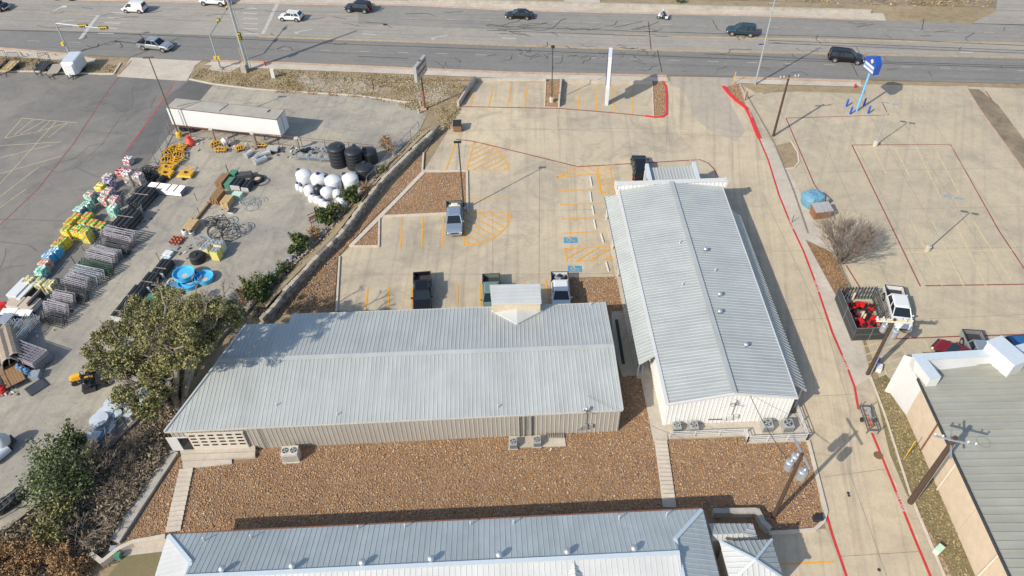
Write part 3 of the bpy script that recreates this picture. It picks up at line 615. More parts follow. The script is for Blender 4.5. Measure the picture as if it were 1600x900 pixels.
# =================================================================== BUILDINGS
def onplane(px, py, p0, n):
    o = Vector((0,0,CAM_H)); r = ROT @ _c(px, py); return o+r*((p0-o).dot(n)/r.dot(n))
def slope(name, pts, ribdir, mat, parent, sp=.42, rw=.07, rh=.055, ribmat=None, th=.1, seam=None):
    """a metal sheet: the polygon pts (coplanar, ccw from outside) with real ribs running along ribdir"""
    pts = [Vector(p) for p in pts]; n = Vector((0,0,0))
    for i in range(len(pts)): n += (pts[i-1]-pts[0]).cross(pts[i]-pts[0])
    n.normalize()
    if n.z < -.05: n = -n; pts.reverse()
    d = Vector(ribdir); d = (d-n*d.dot(n)).normalized(); s = d.cross(n)
    m = MB(); m.hexa([p-n*th for p in pts], pts)
    ks = [p.dot(s) for p in pts]; k = min(ks)+sp*.5
    while k < max(ks):
        ts = []
        for i in range(len(pts)):
            a, b = pts[i-1], pts[i]; da, db = a.dot(s)-k, b.dot(s)-k
            if da*db < 0: ts.append(a+(b-a)*(da/(da-db)))
        ts.sort(key=lambda q: q.dot(d))
        for a, b in zip(ts[::2], ts[1::2]):
            if (b-a).length > .1:
                w = s*rw/2; w2 = s*rw*.3; e = n*rh
                m.hexa([a-w, a+w, b+w, b-w], [a-w2+e, a+w2+e, b+w2+e, b-w2+e], 1 if ribmat else 0)
        k += sp
    return m.build(name, [mat]+([ribmat] if ribmat else []), parent)
def wall(name, a, b, z0, z1, mat, parent, ribmat=None, sp=.35, z1b=None, thick=.15):
    a, b = Vector(a), Vector(b); z1b = z1 if z1b is None else z1b
    pts = [(a.x,a.y,z0),(b.x,b.y,z0),(b.x,b.y,z1b),(a.x,a.y,z1)]
    return slope(name, pts, (0,0,1), mat, parent, sp, .09, .04, ribmat, thick)
def bar(name, pts, w, h, mat, parent):
    m = MB()
    for a, b in zip(pts[:-1], pts[1:]):
        a, b = Vector(a), Vector(b); d = (b-a).normalized(); s = d.cross(Vector((0,0,1))).normalized()*w/2; u = s.cross(d).normalized()*h/2
        m.hexa([a-s-u, b-s-u, b+s-u, a+s-u], [a-s+u, b-s+u, b+s+u, a+s+u])
    return m.build(name, mat, parent)
def vent(parent, p, r=.28, h=.35, kind='roof_vent'):
    m = MB(); p = Vector(p)
    if kind == 'roof_vent': m.lathe([(r*.6,-.1),(r*.6,h*.4),(r*1.0,h*.45),(r*1.1,h*.75),(r*.7,h),(.05,h*1.1)], p, 10)
    else: m.lathe([(.05,-.1),(.05,h),(.07,h),(.07,h+.06)], p, 6)
    return m.build(kind, 'galvanised' if kind == 'roof_vent' else 'trim_white', parent, smooth=(kind == 'roof_vent'))

# ---- 1. the long gray warehouse
eZ, rZ = 3.5, 4.5
A, B, C_, R1 = G(257,675,eZ), G(973,641,eZ), G(945,473,eZ), G(958,541,rZ)
def pl(p, q, r): n = (q-p).cross(r-p).normalized(); return (p, n if n.z > 0 else -n)
R0 = G(342,563.7,rZ)
PF = pl(A, B, R1); PBk = pl(R1, R1+Vector((-1,(R0-R1).y/abs((R0-R1).x),0)), C_)
R0b = R0
D = onplane(457,491,*PBk); D2 = onplane(452,505,*PBk); E_ = onplane(385,507,*PBk)
W1 = thing('metal_warehouse', 'long low warehouse with pale gray ribbed metal roof, tan walls and an oblique left end', 'warehouse', ((A.x+B.x)/2, (A.y+B.y)/2+6, 0))
slope('roof_slope', [A, B, R1, R0], R1-B, 'roof_gray', W1, .40, .10, .035, 'roof_rib')
slope('roof_slope', [R0, R1, C_, D, D2, E_], R1-C_, 'roof_gray', W1, .40, .10, .035, 'roof_rib')
up = Vector((0,0,.09))
bar('ridge_cap', [R0+up*.7, R1+up*.7], .5, .03, 'roof_rib', W1)
bar('verge_trim', [B+up*.3, R1+up*.6, C_+up*.3], .16, .2, 'roof_rib', W1)
bar('verge_trim', [A+up*.3, R0+up*.6, E_+up*.3], .16, .2, 'roof_rib', W1)
bar('eave_trim', [A-up*.5, B-up*.5], .12, .12, 'rib_tan_wall', W1); bar('eave_trim', [C_-up*.5, D-up*.5], .12, .12, 'rib_tan_wall', W1)
def ins(p, x, y, z): return Vector((p.x+x, p.y+y, z))
wall('wall', ins(A,.35,.12,0), ins(B,-.15,.12,0), 0, eZ-.1, 'wall_tan', W1, 'rib_tan_wall', .42)
wall('wall', ins(B,-.15,.12,0), ins(C_,-.15,-.2,0), 0, eZ-.1, 'wall_tan', W1, 'rib_tan_wall', .42)
wall('wall', ins(C_,-.15,-.2,0), ins(E_,.3,-.2,0), 0, eZ-.1, 'wall_tan', W1, 'rib_tan_wall', .42)
wall('wall', ins(E_,.3,-.2,0), ins(A,.35,.12,0), 0, eZ-.1, 'wall_tan', W1, 'rib_tan_wall', .42)
m = MB(); m.hexa([ins(B,-.16,.2,eZ-.12), ins(C_,-.16,-.2,eZ-.12), ins(R1,-.1,0,eZ-.12)], [ins(B,-.16,.2,eZ-.02), ins(C_,-.16,-.2,eZ-.02), ins(R1,-.1,0,rZ-.06)]); m.build('gable_end', 'wall_tan', W1)
wy = A.y+.12; wsl = (B.y-A.y)/(B.x-A.x); WY = lambda x: A.y+.12+(x-A.x)*wsl
# door and garage door in the front wall
gx0, gx1 = G(308,704).x, G(393,702).x; gy = WY(gx0)-.09
gd = MB().box(((gx0+gx1)/2, gy, 1.75), (gx1-gx0, .08, 2.5)).build('garage_door', 'trim_tan', W1)
for r in range(5): MB().box(((gx0+gx1)/2, gy-.05, .75+r*.5), (gx1-gx0-.1, .03, .40)).build('door_panel', 'stucco' if 0 else 'trim_tan', gd)
for r in range(4):
    for c in range(6): MB().box((gx0+.45+c*(gx1-gx0-.9)/5, gy-.075, 1.25+r*.5), (.52, .03, .2)).build('window_pane', 'glass_dark', gd)
bar('door_frame', [(gx0-.08,gy-.05,.5),(gx0-.08,gy-.05,3.05),(gx1+.08,gy-.05,3.05),(gx1+.08,gy-.05,.5)], .12, .12, 'trim_tan', W1)
dx = G(296,702).x; dy = WY(dx)
MB().box((dx-.75, dy-.09, 1.5), (1.0, .06, 2.1)).build('door_panel', 'trim_white', W1)
d_ = MB().box((dx+.25, dy-.08, 1.45), (.95, .08, 2.0)).build('doorway', 'glass_dark', W1)
bar('door_frame', [(dx-.25,dy-.1,.45),(dx-.25,dy-.1,2.5),(dx+.75,dy-.1,2.5),(dx+.75,dy-.1,.45)], .08, .1, 'trim_white', W1)
for px in (813, 821, 831): x = G(px, 680).x; MB().tube((x, WY(x)-.14, .1), (x, WY(x)-.14, 3.2), .05).build('downpipe', 'steel_dark', W1)
for px in (421,432): pass
x = G(420,690).x; MB().tube((x,WY(x)-.1,.1),(x,WY(x)-.1,3.3),.03).build('downpipe','steel_dark',W1)
# meter cluster on the wall with its weatherhead
def meter(parent, x, y, z1, mats='galvanised'):
    m = MB(); m.tube((x, y-.15, .9), (x, y-.15, z1+.9), .045); m.box((x, y-.16, 1.2), (.45,.2,.7)); m.box((x+.55, y-.14, 1.3), (.35,.16,.5)); m.box((x-.5, y-.14, .9), (.3,.16,.35))
    m.lathe([(.13,0),(.15,.12),(.05,.2)], (x, y-.15, z1+.9), 8); m.ring((x+.18,y-.15,z1+.6), .22, .02, 10, 4, (0,1,.3), 1); m.ring((x-.12,y-.15,z1+.4), .2, .02, 10, 4, (.3,1,0), 1)
    m.tube((x+.1,y-.15,z1+.5),(x+.9,y-.3,z1+.3),.02,mi=1)
    return m.build('meter_cluster', [mats, 'plastic_black'], parent)
x = G(913,678).x; meter(W1, x, WY(x), 3.1)
for px, py in ((432,634),(527,649),(912,0+652-10),(778,637)): vent(W1, onplane(px, py, *PF), .06, .35, 'vent_pipe')
vent(W1, onplane(922,477,*PBk), .06, .35, 'vent_pipe')
# entrance tower on the far slope
K = [G(765,445,5.3), G(844,443,5.3), G(846,473,5.3), G(768,474,5.3)]
tw = MB().hexa([p-Vector((0,0,.18)) for p in K[::-1]], K[::-1]).build('entrance_roof', 'roof_white_or_sunlit', W1)
k2 = [Vector((p.x, p.y, 0)) for p in K]
sw, se, ne, nw = K[3], K[2], K[1], K[0]
MB().hexa([(sw.x+.1,sw.y+.1,3.4),(se.x-.1,se.y+.1,3.4),(ne.x-.1,ne.y-.1,3.4),(nw.x+.1,nw.y-.1,3.4)], [(sw.x+.1,sw.y+.1,5.13),(se.x-.1,se.y+.1,5.13),(ne.x-.1,ne.y-.1,5.13),(nw.x+.1,nw.y-.1,5.13)]).build('entrance_upper_wall', 'mud_tan', W1)
for i in range(5):
    t = (i+.5)/5; MB().box(((sw.x+se.x)/2, sw.y+(nw.y-sw.y)*t, 5.32), (se.x-sw.x-.1, .06, .05)).build('roof_rib', 'roof_rib', tw)
for p in (ne, nw): MB().box((p.x+(-.25 if p is ne else .25), p.y-.25, 1.7), (.3,.3,3.4)).build('post', 'trim_tan', W1)
q = [onplane(768,487,*PBk), onplane(848,487,*PBk), onplane(808,508,*PBk)]
slope('cricket', [q[0]+Vector((0,0,.22)), q[2]+Vector((0,0,.16)), q[1]+Vector((0,0,.22)), Vector(((q[0].x+q[1].x)/2, q[0].y+.9, q[0].z+.75))][:3], (0,1,0), 'roof_white_or_sunlit', W1, .5, .05, .03)
m = MB(); t_ = Vector(((q[0].x+q[1].x)/2, q[0].y+.3, 4.35)); m.hexa([q[0], q[2], t_-Vector((0,0,.8))], [q[0]+Vector((0,0,.2)), q[2]+Vector((0,0,.2)), t_]); m.hexa([q[2], q[1], t_-Vector((0,0,.8))], [q[2]+Vector((0,0,.2)), q[1]+Vector((0,0,.2)), t_+Vector((0,0,.01))]); m.build('cricket', 'roof_white_or_sunlit', W1)

# ---- 2. the white metal building
z2, zr2 = 3.9, 4.85
a2, b2, c2, d2 = G(1043,632,z2), G(1245,618,z2), G(1128,290,z2), G(966,298,z2)
x0, x1 = (a2.x+d2.x)/2, (b2.x+c2.x)/2; ys, yn = (a2.y+b2.y)/2, (c2.y+d2.y)/2; xr = (x0+x1)/2
a2, b2, c2, d2 = Vector((a2.x,a2.y,z2)), Vector((b2.x,ys,z2)), Vector((c2.x,yn,z2)), Vector((d2.x,yn,z2))
r0, r1 = Vector(((a2.x+b2.x)/2, ys, zr2)), Vector(((c2.x+d2.x)/2, yn, zr2))
W2 = thing('white_metal_building', 'long white metal building with a gray ribbed gable roof running away from the camera', 'building', (xr, (ys+yn)/2, 0))
PL2, PR2 = pl(a2, r0, d2), pl(b2, r0, c2)
slope('roof_slope', [a2, r0, r1, d2], (1,0,.15), 'roof_gray_cross', W2, .40, .10, .035, 'roof_rib')
slope('roof_slope', [r0, b2, c2, r1], (1,0,-.15), 'roof_gray_cross', W2, .40, .10, .035, 'roof_rib')
bar('ridge_cap', [r0+up, r1+up], .5, .05, 'roof_gray', W2)
bar('rake_trim', [a2+up*.3-Vector((0,.06,0)), r0+up*.3-Vector((0,.06,0)), b2+up*.3-Vector((0,.06,0))], .18, .22, 'trim_white', W2)
bar('eave_trim', [a2+up*.2, d2+up*.2], .28, .2, 'trim_white', W2); bar('eave_trim', [b2-up, c2-up], .14, .2, 'trim_white', W2)
wall('wall', (a2.x+.12,ys+.15,0), (b2.x-.12,ys+.15,0), 0, z2-.1, 'wall_white', W2, None, .4)
wall('wall', (b2.x-.12,ys+.15,0), (c2.x-.12,yn,0), 0, z2-.1, 'wall_white', W2, None, .4)
wall('wall', (c2.x-.12,yn,0), (d2.x+.12,yn,0), 0, z2-.1, 'wall_white', W2, None, .4)
wall('wall', (d2.x+.12,yn,0), (a2.x+.12,ys+.15,0), 0, z2-.1, 'wall_white', W2, None, .4)
m = MB(); 
slope('gable_end', [(a2.x+.12,ys+.14,z2-.12),(b2.x-.12,ys+.14,z2-.12),(r0.x,ys+.14,zr2-.14)], (0,0,1), 'wall_white', W2, .4, .09, .04, None, .1)
# front parapet standing above the roof
px0, px1 = d2.x-.15, c2.x+.35
m = MB(); m.hexa([(px0,yn,z2-1),(px1,yn,z2-1),(px1,yn+.45,z2-1),(px0,yn+.45,z2-1)], [(px0,yn,z2+.8),(px1,yn,z2+.8),(px1,yn+.45,z2+.8),(px0,yn+.45,z2+.8)])
m.build('parapet', 'wall_white', W2)
k = px0+.3
while k < px1: MB().box((k, yn-.02, z2+.38), (.12,.06,.76)).build('parapet_rib', 'wall_white', W2); k += .5
bar('parapet_cap', [(px0-.05,yn+.2,z2+.85),(px1+.05,yn+.2,z2+.85)], .65, .1, 'trim_white', W2)
for sx in (px0-.1, px1+.1): MB().box((sx, yn+.35, z2+.35), (.25,.9,.95)).build('parapet_end', 'trim_white', W2)
# entrance portico
q = [G(1017,281,2.9), G(1085,279,2.9), G(1078,260,3.3), G(1021,262,3.3)]
slope('portico_roof', [Vector((q[0].x,yn+.45,2.9)), Vector((q[1].x,yn+.45,2.9)), Vector((q[1].x,q[2].y,3.3)), Vector((q[0].x,q[3].y,3.3))], (0,1,.2), 'roof_gray', W2, .4, .09, .06, 'roof_rib')
for sx in (q[0].x-.25, q[1].x+.25): bar('portico_fascia', [(sx,yn+.45,3.1),(sx,q[2].y+.2,3.5)], .4, .7, 'fascia_blue', W2)
for sx in (q[0].x-.3, q[1].x+.3): MB().box((sx, q[2].y-.1, 1.45), (.35,.35,2.9)).build('column', 'trim_white', W2)
for sx in (q[0].x-.6, q[1].x+.8): MB().box((sx, yn+.6, 2.6), (.6,.4,.9)).build('portico_return', 'trim_white', W2)
# west awning
w = [G(945,307,2.8), G(997,562,2.8)]; ax = (w[0].x+w[1].x)/2
aw0, aw1 = G(1022,556,3.6).y, w[0].y+1.2
P_ = [Vector((w[1].x,aw0-.35,2.75)), Vector((a2.x-.02,aw0,3.65)), Vector((d2.x-.02,yn-.6,3.65)), Vector((w[0].x,w[0].y,2.75))]
pn = pl(P_[0], P_[1], P_[3]); P_[2] = P_[2]; P_[2].z = pn[0].z-(pn[1].x*(P_[2].x-pn[0].x)+pn[1].y*(P_[2].y-pn[0].y))/pn[1].z
slope('awning_roof', P_, (1,0,.5), 'roof_gray_cross', W2, .42, .09, .06, 'roof_rib')
bar('awning_fascia', [P_[0]-up, P_[3]-up], .08, .16, 'steel_dark', W2)
for t in (0.02,.2,.38,.56,.74,.95):
    p = P_[0].lerp(P_[3], t); MB().box((p.x+.2, p.y+.2, 1.33), (.14,.14,2.66)).build('awning_post', 'trim_white', W2)
# east lean-to
e0, e1 = G(1157,337,2.5), G(1261,611,2.5)
P_ = [Vector((b2.x-.02,e1.y+.1,3.85)), Vector((e1.x,e1.y,2.45)), Vector((e0.x,e0.y,2.45)), Vector((c2.x-.02,e0.y+.1,3.85))]
P_[3].x = P_[0].x+(e0.x-e1.x)
slope('lean_to_roof', P_, (1,0,-.3), 'roof_gray_cross', W2, .42, .09, .06, 'roof_rib')
for t in (0.02,.18,.34,.5,.66,.82,.98):
    p = P_[1].lerp(P_[2], t); MB().box((p.x-.15, p.y+.15, 1.2), (.13,.13,2.4)).build('lean_to_post', 'trim_white', W2)
m = MB(); m.hexa([(b2.x,P_[0].y,0),(e1.x-.9,e1.y,0),(e0.x-.9,e0.y,0),(c2.x,e0.y,0)], [(b2.x,P_[0].y,.25),(e1.x-.9,e1.y,.25),(e0.x-.9,e0.y,.25),(c2.x,e0.y,.25)]); m.build('lean_to_floor', 'concrete_pale', W2)
# west porch slab
MB().hexa([(w[1].x+.1,aw0,0),(a2.x,aw0,0),(d2.x,w[0].y,0),(w[0].x+.1,w[0].y,0)], [(w[1].x+.1,aw0,.15),(a2.x,aw0,.15),(d2.x,w[0].y,.15),(w[0].x+.1,w[0].y,.15)]).build('porch_slab', 'concrete_pale', W2)
for px, py in ((1062,380),(1066,446),(1117,424)): vent(W2, onplane(px, py, *PL2) if px < 1100 else onplane(px,py,*PR2), .06, .3, 'vent_pipe')
for px, py in ((1102,392),(1124,462),(1124,489),(1165,541)): vent(W2, onplane(px, py, *PR2), .24, .45)
xm = G(1137,665).x; meter(W2, xm, ys+.1, 2.8, 'trim_white')
bar('wall_pipe', [(xm-2.0,ys-.02,.95),(xm+.4,ys-.02,.95)], .06, .06, 'steel_dark', W2)
# back deck and railings
dk = thing('deck', 'low white deck with railings behind the white metal building', 'deck', (G(1150,680).x, G(1150,680).y, 0))
dxl, dxr = G(1045,688).x, G(1262,692).x; dxm = G(1166,690).x; y1_, y2_ = G(1045,688).y+.1, G(1262,692).y+.1
MB().prism([(dxl,ys+.1),(dxl,y1_),(dxm,y1_),(dxm,y2_),(dxr,y2_),(dxr,ys+.9),(b2.x,ys+.9),(b2.x,ys+.1)], 0, .2).build('deck_floor', 'concrete_pale', dk)
def railing(parent, pts, z0, h, mat='trim_white', posts=2.2, rails=(1.0,.7,.4)):
    for a, b in zip(pts[:-1], pts[1:]):
        a, b = Vector((*a[:2],z0)), Vector((*b[:2],z0)); n = max(1, round((b-a).length/posts))
        for i in range(n+1): p = a.lerp(b, i/n); MB().box((p.x,p.y,z0+h/2), (.09,.09,h)).build('rail_post', mat, parent)
        for r in rails: bar('rail', [a+Vector((0,0,h*r)), b+Vector((0,0,h*r))], .06, .05, mat, parent)
railing(dk, [(dxl+.1,y1_+.1),(dxm-.1,y1_+.1)], .2, .85); railing(dk, [(dxm,y1_+.1),(dxm,y2_+.1),(dxr-.1,y2_+.1),(dxr-.1,ys+1.6)], .2, .9)

# ---- 3. the building at the bottom edge
z3 = 3.7; s3 = .36
ea, eb = G(262,835,z3), G(1098,795,z3); yy = (eb-ea); ud = Vector((yy.x, yy.y, 0)).normalized(); vd = Vector((ud.y, -ud.x, 0))   # vd: towards the camera (south)
def P3(u, v, z): p = ea+ud*u+vd*v; return Vector((p.x, p.y, z))
L3 = yy.length; NP = pl(ea, eb, P3(0, 1, z3+s3))
hw = onplane(299,880,*NP); he = onplane(1058,841,*NP); rl = onplane(800,877,*NP)
def uv(p): d = p-ea; return d.dot(ud), d.dot(vd)
wv = (uv(hw)[1]+uv(he)[1])/2; rv = uv(rl)[1]; zw = z3+wv*s3; zr3 = z3+rv*s3; ew = 3.2
W3 = thing('hip_roof_building', 'wide building at the bottom edge with standing-seam hip and valley metal roof', 'building', tuple(P3(L3/2, 6, 0)))
slope('roof_slope', [P3(0,0,z3), P3(wv,wv,zw), P3(wv,rv,zr3), P3(L3-wv,rv,zr3), P3(L3-wv,wv,zw), P3(L3,0,z3)][::-1], vd+Vector((0,0,s3)), 'roof_shaded_blue', W3, .42, .045, .028, 'roof_rib')  # one metal roof: north and east slopes coloured shaded, south and west sunlit
slope('roof_slope', [P3(wv,rv,zr3), P3(wv,rv+rv,z3), P3(L3-wv,rv+rv,z3), P3(L3-wv,rv,zr3)], vd+Vector((0,0,-s3)), 'roof_white_or_sunlit', W3, .42, .045, .025)
slope('roof_slope', [P3(L3,0,z3), P3(L3-wv,wv,zw), P3(L3-wv,14,zw), P3(L3,14,z3)][::-1], ud-Vector((0,0,s3)), 'roof_shaded_blue', W3, .42, .045, .028, 'roof_rib')
slope('roof_slope', [P3(0,0,z3), P3(wv,wv,zw), P3(wv,14,zw), P3(0,14,z3)], ud+Vector((0,0,s3)), 'roof_white_or_sunlit', W3, .42, .045, .025)
for u in (wv, L3-wv):
    m = MB(); s_ = .05 if u > 5 else -.05; m.hexa([P3(u-s_,wv,zw-.1), P3(u-s_,2*rv,z3), P3(u-s_,rv,zw)], [P3(u+s_,wv,zw+.02), P3(u+s_,2*rv,z3+.02), P3(u+s_,rv,zr3-.02)])
    m2 = MB(); m2.poly([P3(u,wv,zw-.15), P3(u,rv,zr3-.02), P3(u,2*rv-wv,zw-.15)]); m2.build('gable_end', 'roof_shaded_blue', W3)
bar('ridge_cap', [P3(wv,rv,zr3+.07), P3(L3-wv,rv,zr3+.07)], .35, .06, 'fascia_blue', W3)
bar('ridge_cap', [P3(L3-.1,.1,z3+.07), P3(L3-wv,wv,zw+.07), P3(L3-wv,14,zw+.07)], .3, .06, 'fascia_blue', W3)
bar('ridge_cap', [P3(.1,.1,z3+.07), P3(wv,wv,zw+.07), P3(wv,14,zw+.07)], .3, .06, 'fascia_blue', W3)
bar('gutter', [P3(0,-.06,z3-.05), P3(L3,-.06,z3-.05)], .12, .12, 'rust_steel', W3); bar('gutter', [P3(L3+.05,0,z3-.05), P3(L3+.05,14,z3-.05)], .1, .12, 'steel_dark', W3)
MB().hexa([P3(.5,.5,0),P3(.5,14,0),P3(L3-.5,14,0),P3(L3-.5,.5,0)], [P3(.5,.5,z3-.05),P3(.5,14,z3-.05),P3(L3-.5,14,z3-.05),P3(L3-.5,.5,z3-.05)]).build('wall', 'trim_tan', W3)
gu = uv(onplane(897,876,*NP))[0]                                 # small cross gable on the near slope
gz = zr3-.05
for s_ in (-1, 1):
    slope('cross_gable_slope', [P3(gu,rv,gz), P3(gu,rv+3.5,gz), P3(gu+s_*1.9,rv+3.5,gz-1.2)][::(1 if s_ > 0 else -1)] , (ud*s_)+Vector((0,0,-.6)), 'roof_white_or_sunlit' if s_ < 0 else 'roof_shaded_blue', W3, .42, .04, .05)  # west half in the sunlit colour, east half in the shaded one
for px, py in ((458,887),(567,882),(674,876),(780,870),(886,865),(990,860),(349,892)): vent(W3, onplane(px, py, *NP)+Vector((0,0,.05)), .26, .5)
for px, py in ((560,823),(633,821),(735,817),(967,808),(1041,803),(319,842),(393,838),(802,815)): vent(W3, onplane(px, py+3, *NP), .06, .45, 'vent_pipe')
# small annexes to its right
n1 = thing('annex_canopy', 'small hip-roofed metal annex behind the corner of the bottom building', 'annex', tuple(G(1150,832)))
q = [G(1107,818,3), G(1176,818,3), G(1184,842,3), G(1107,846,3)]; c_ = Vector((q[1].x-1.2, (q[1].y+q[2].y)/2-.4, 3.5)); c0 = Vector((q[0].x, c_.y, 3.5))
slope('roof_slope', [q[0], c0, c_, q[1]], (0,-1,.3), 'roof_gray', n1, .42, .05, .06); slope('roof_slope', [q[1], c_, q[2]], (1,0,-.3), 'roof_white_or_sunlit', n1, .42, .05, .06); slope('roof_slope', [q[2], c_, c0, q[3]], (0,1,.3), 'roof_white_or_sunlit', n1, .42, .05, .06)
MB().prism([(p.x+(.3 if i in (0,3) else -.3), p.y+(-.3 if i < 2 else .3)) for i, p in enumerate(q)], 0, 2.95).build('wall', 'trim_tan', n1)
n2 = thing('pyramid_roof_annex', 'pyramid-roofed annex at the lower right corner of the bottom building', 'annex', tuple(G(1180,890)))
q = [G(1124,846,3.9), G(1206,843,3.9), G(1225,905,3.9), G(1142,910,3.9)]; c_ = G(1180,875,4.9)
for i, mt in enumerate(('roof_gray', 'roof_gray_cross', 'roof_white_or_sunlit', 'roof_white_or_sunlit')):  # sun painted in: paler sheets on the south and west faces
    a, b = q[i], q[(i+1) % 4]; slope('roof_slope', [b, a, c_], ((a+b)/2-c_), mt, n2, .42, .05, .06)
    bar('hip_cap', [a+up, c_+up], .2, .05, 'fascia_blue', n2)
MB().prism([(c_.x+(p.x-c_.x)*.88, c_.y+(p.y-c_.y)*.88) for p in q], 0, 3.85).build('wall', 'trim_tan', n2)
m = MB(); rail(m, [G(1112,806), G(1180,805), G(1190,824), G(1200,833)], .45, 0, .9); tag(m.build('retaining_wall', 'wall_conc'), 'curved concrete wall wrapping the small annex by the gravel bed', 'wall')

# ---- 4. the tan building at the right edge
z4 = 4.6
g0, g1 = G(1435,680), G(1531,900); gd_ = (g0-g1).normalized(); NWc = G(1412,642)
W4 = thing('tan_block_building', 'tan block building at the right edge with greenish gray standing-seam roof and white mansard front', 'building', (g0.x+6, g0.y, 0))
def P4(s, t, z): p = NWc-gd_*s+Vector((-gd_.y*-1, 0, 0))*0+Vector((gd_.y, -gd_.x, 0))*t; return Vector((p.x, p.y, z))
# block wall in panels (each a part)
for i in range(10):
    sl_ = slope if 0 else None; m = MB(); a, b = P4(.5+i*4.0, 0, 0), P4(.5+i*4.0+3.96, 0, 0); m.prism([a[:2], b[:2], (b.x+.25*gd_.y,b.y-.25*gd_.x), (a.x+.25*gd_.y,a.y-.25*gd_.x)], 0, z4-.05); m.build('block_wall_panel', 'stucco', W4)
    if i in (1,2,4,6): p = P4(.5+i*4.0, -.1, 0); MB().tube((p.x,p.y,0), (p.x,p.y,z4-.1), .08).build('downpipe', 'trim_tan' if i != 1 else 'rust_steel', W4)
me_roof = None
for i in range(-4, 56):
    w_ = .72; a, b = P4(-.2+i*w_, -.25, z4), P4(-.2+i*w_+w_-.02, -.25, z4); c, d = P4(-.2+i*w_+w_-.02, 22, z4+1.1), P4(-.2+i*w_, 22, z4+1.1)
    m = MB(); u_ = Vector((0,0,.08)); m.hexa([a,b,c,d], [a+u_,b+u_,c+u_,d+u_])
    e = (d-a).normalized(); s_ = (b-a).normalized()*.04; m.hexa([a-s_+u_, a+s_+u_, d+s_+u_, d-s_+u_], [a-s_+u_*2, a+s_+u_*2, d+s_+u_*2, d-s_+u_*2], 1); m.build('roof_panel', ['roof_tan','rib_tan'], W4)
bar('edge_trim', [P4(-.2,-.3,z4+.08), P4(42,-.3,z4+.08)], .14, .22, 'steel_dark', W4)
# white mansard return and front parapet
t1, t2, t3 = G(1426,556,z4+1.7), G(1565,549,z4+1.7), G(1475,592,z4+1.7)
fr = [G(1426,556,z4+1.2), G(1570,547,z4+1.2), G(1700,515,z4+1.2)]
sd_ = Vector((gd_.y, -gd_.x, 0))
bk = G(1454,592,z4+1.2)
def wedge(name, a, b, w, z1, z0, side, mat):
    """sloped mansard panel from the top line a-b down on both sides"""
    a, b = Vector(a), Vector(b); s = Vector(side).normalized()*w; dz = Vector((0,0,z0-z1))
    return MB().hexa([a+dz-s*.2, b+dz-s*.2, b+dz+s*1.1, a+dz+s*1.1], [a, b, b+s*.45, a+s*.45]).build(name, mat, W4)
wedge('front_mansard', fr[0], fr[1], 1.0, z4+1.2, z4+.1, (0,-1,0), 'roof_white_or_sunlit'); wedge('front_mansard', fr[1], fr[2], 1.0, z4+1.2, z4+.1, (0.1,-1,0), 'roof_white_or_sunlit')
bar('mansard_cap', [p+Vector((0,-.25,.05)) for p in fr], .8, .1, 'fascia_blue', W4)
a, b = fr[0], bk
MB().hexa([Vector((a.x-.1,a.y,0)), Vector((b.x-.1,b.y,0)), Vector((b.x+.9,b.y,0)), Vector((a.x+.9,a.y,0))], [a, b, b+Vector((.9,0,0)), a+Vector((.9,0,0))]).build('corner_wall', 'trim_white', W4)
bar('mansard_cap', [a+Vector((.45,0,.06)), b+Vector((.45,0,.06))], 1.1, .1, 'fascia_blue', W4)
p0, p1 = G(1412,607), G(1402,610); 
MB().hexa([G(1416,618), G(1438,612), Vector((a.x,a.y,0)), Vector((a.x-.6,a.y+.3,0))], [G(1416,618)+Vector((.8,.8,4.4)), G(1438,612)+Vector((0,0.4,4.4)), a-Vector((0,0,.2)), a-Vector((.6,-.3,.2))]).build('corner_pier', 'trim_white', W4)
MB().box((G(1535,560,z4).x+.9, G(1550,570,z4).y-.2, z4+1.1), (1.6, 3.0, 2.2), .35).build('entry_tower', 'trim_white', W4)
MB().box((G(1535,560,z4).x+.9, G(1550,570,z4).y-.2, z4+2.25), (1.8, 3.2, .1), .35).build('tower_cap', 'fascia_blue', W4)
m = MB(); m.prism([tuple((P4(0,.3,0))[:2]), tuple(P4(40,.3,0)[:2]), tuple(P4(40,20,0)[:2]), tuple(P4(1,20,0)[:2])], 0, z4-.1); m.build('wall_core', 'stucco', W4)
MB().box(tuple(G(1465,690)+Vector((.1,0,1.6))), (.3,.8,1.4), -.4).build('electric_panel', 'trim_white', W4)
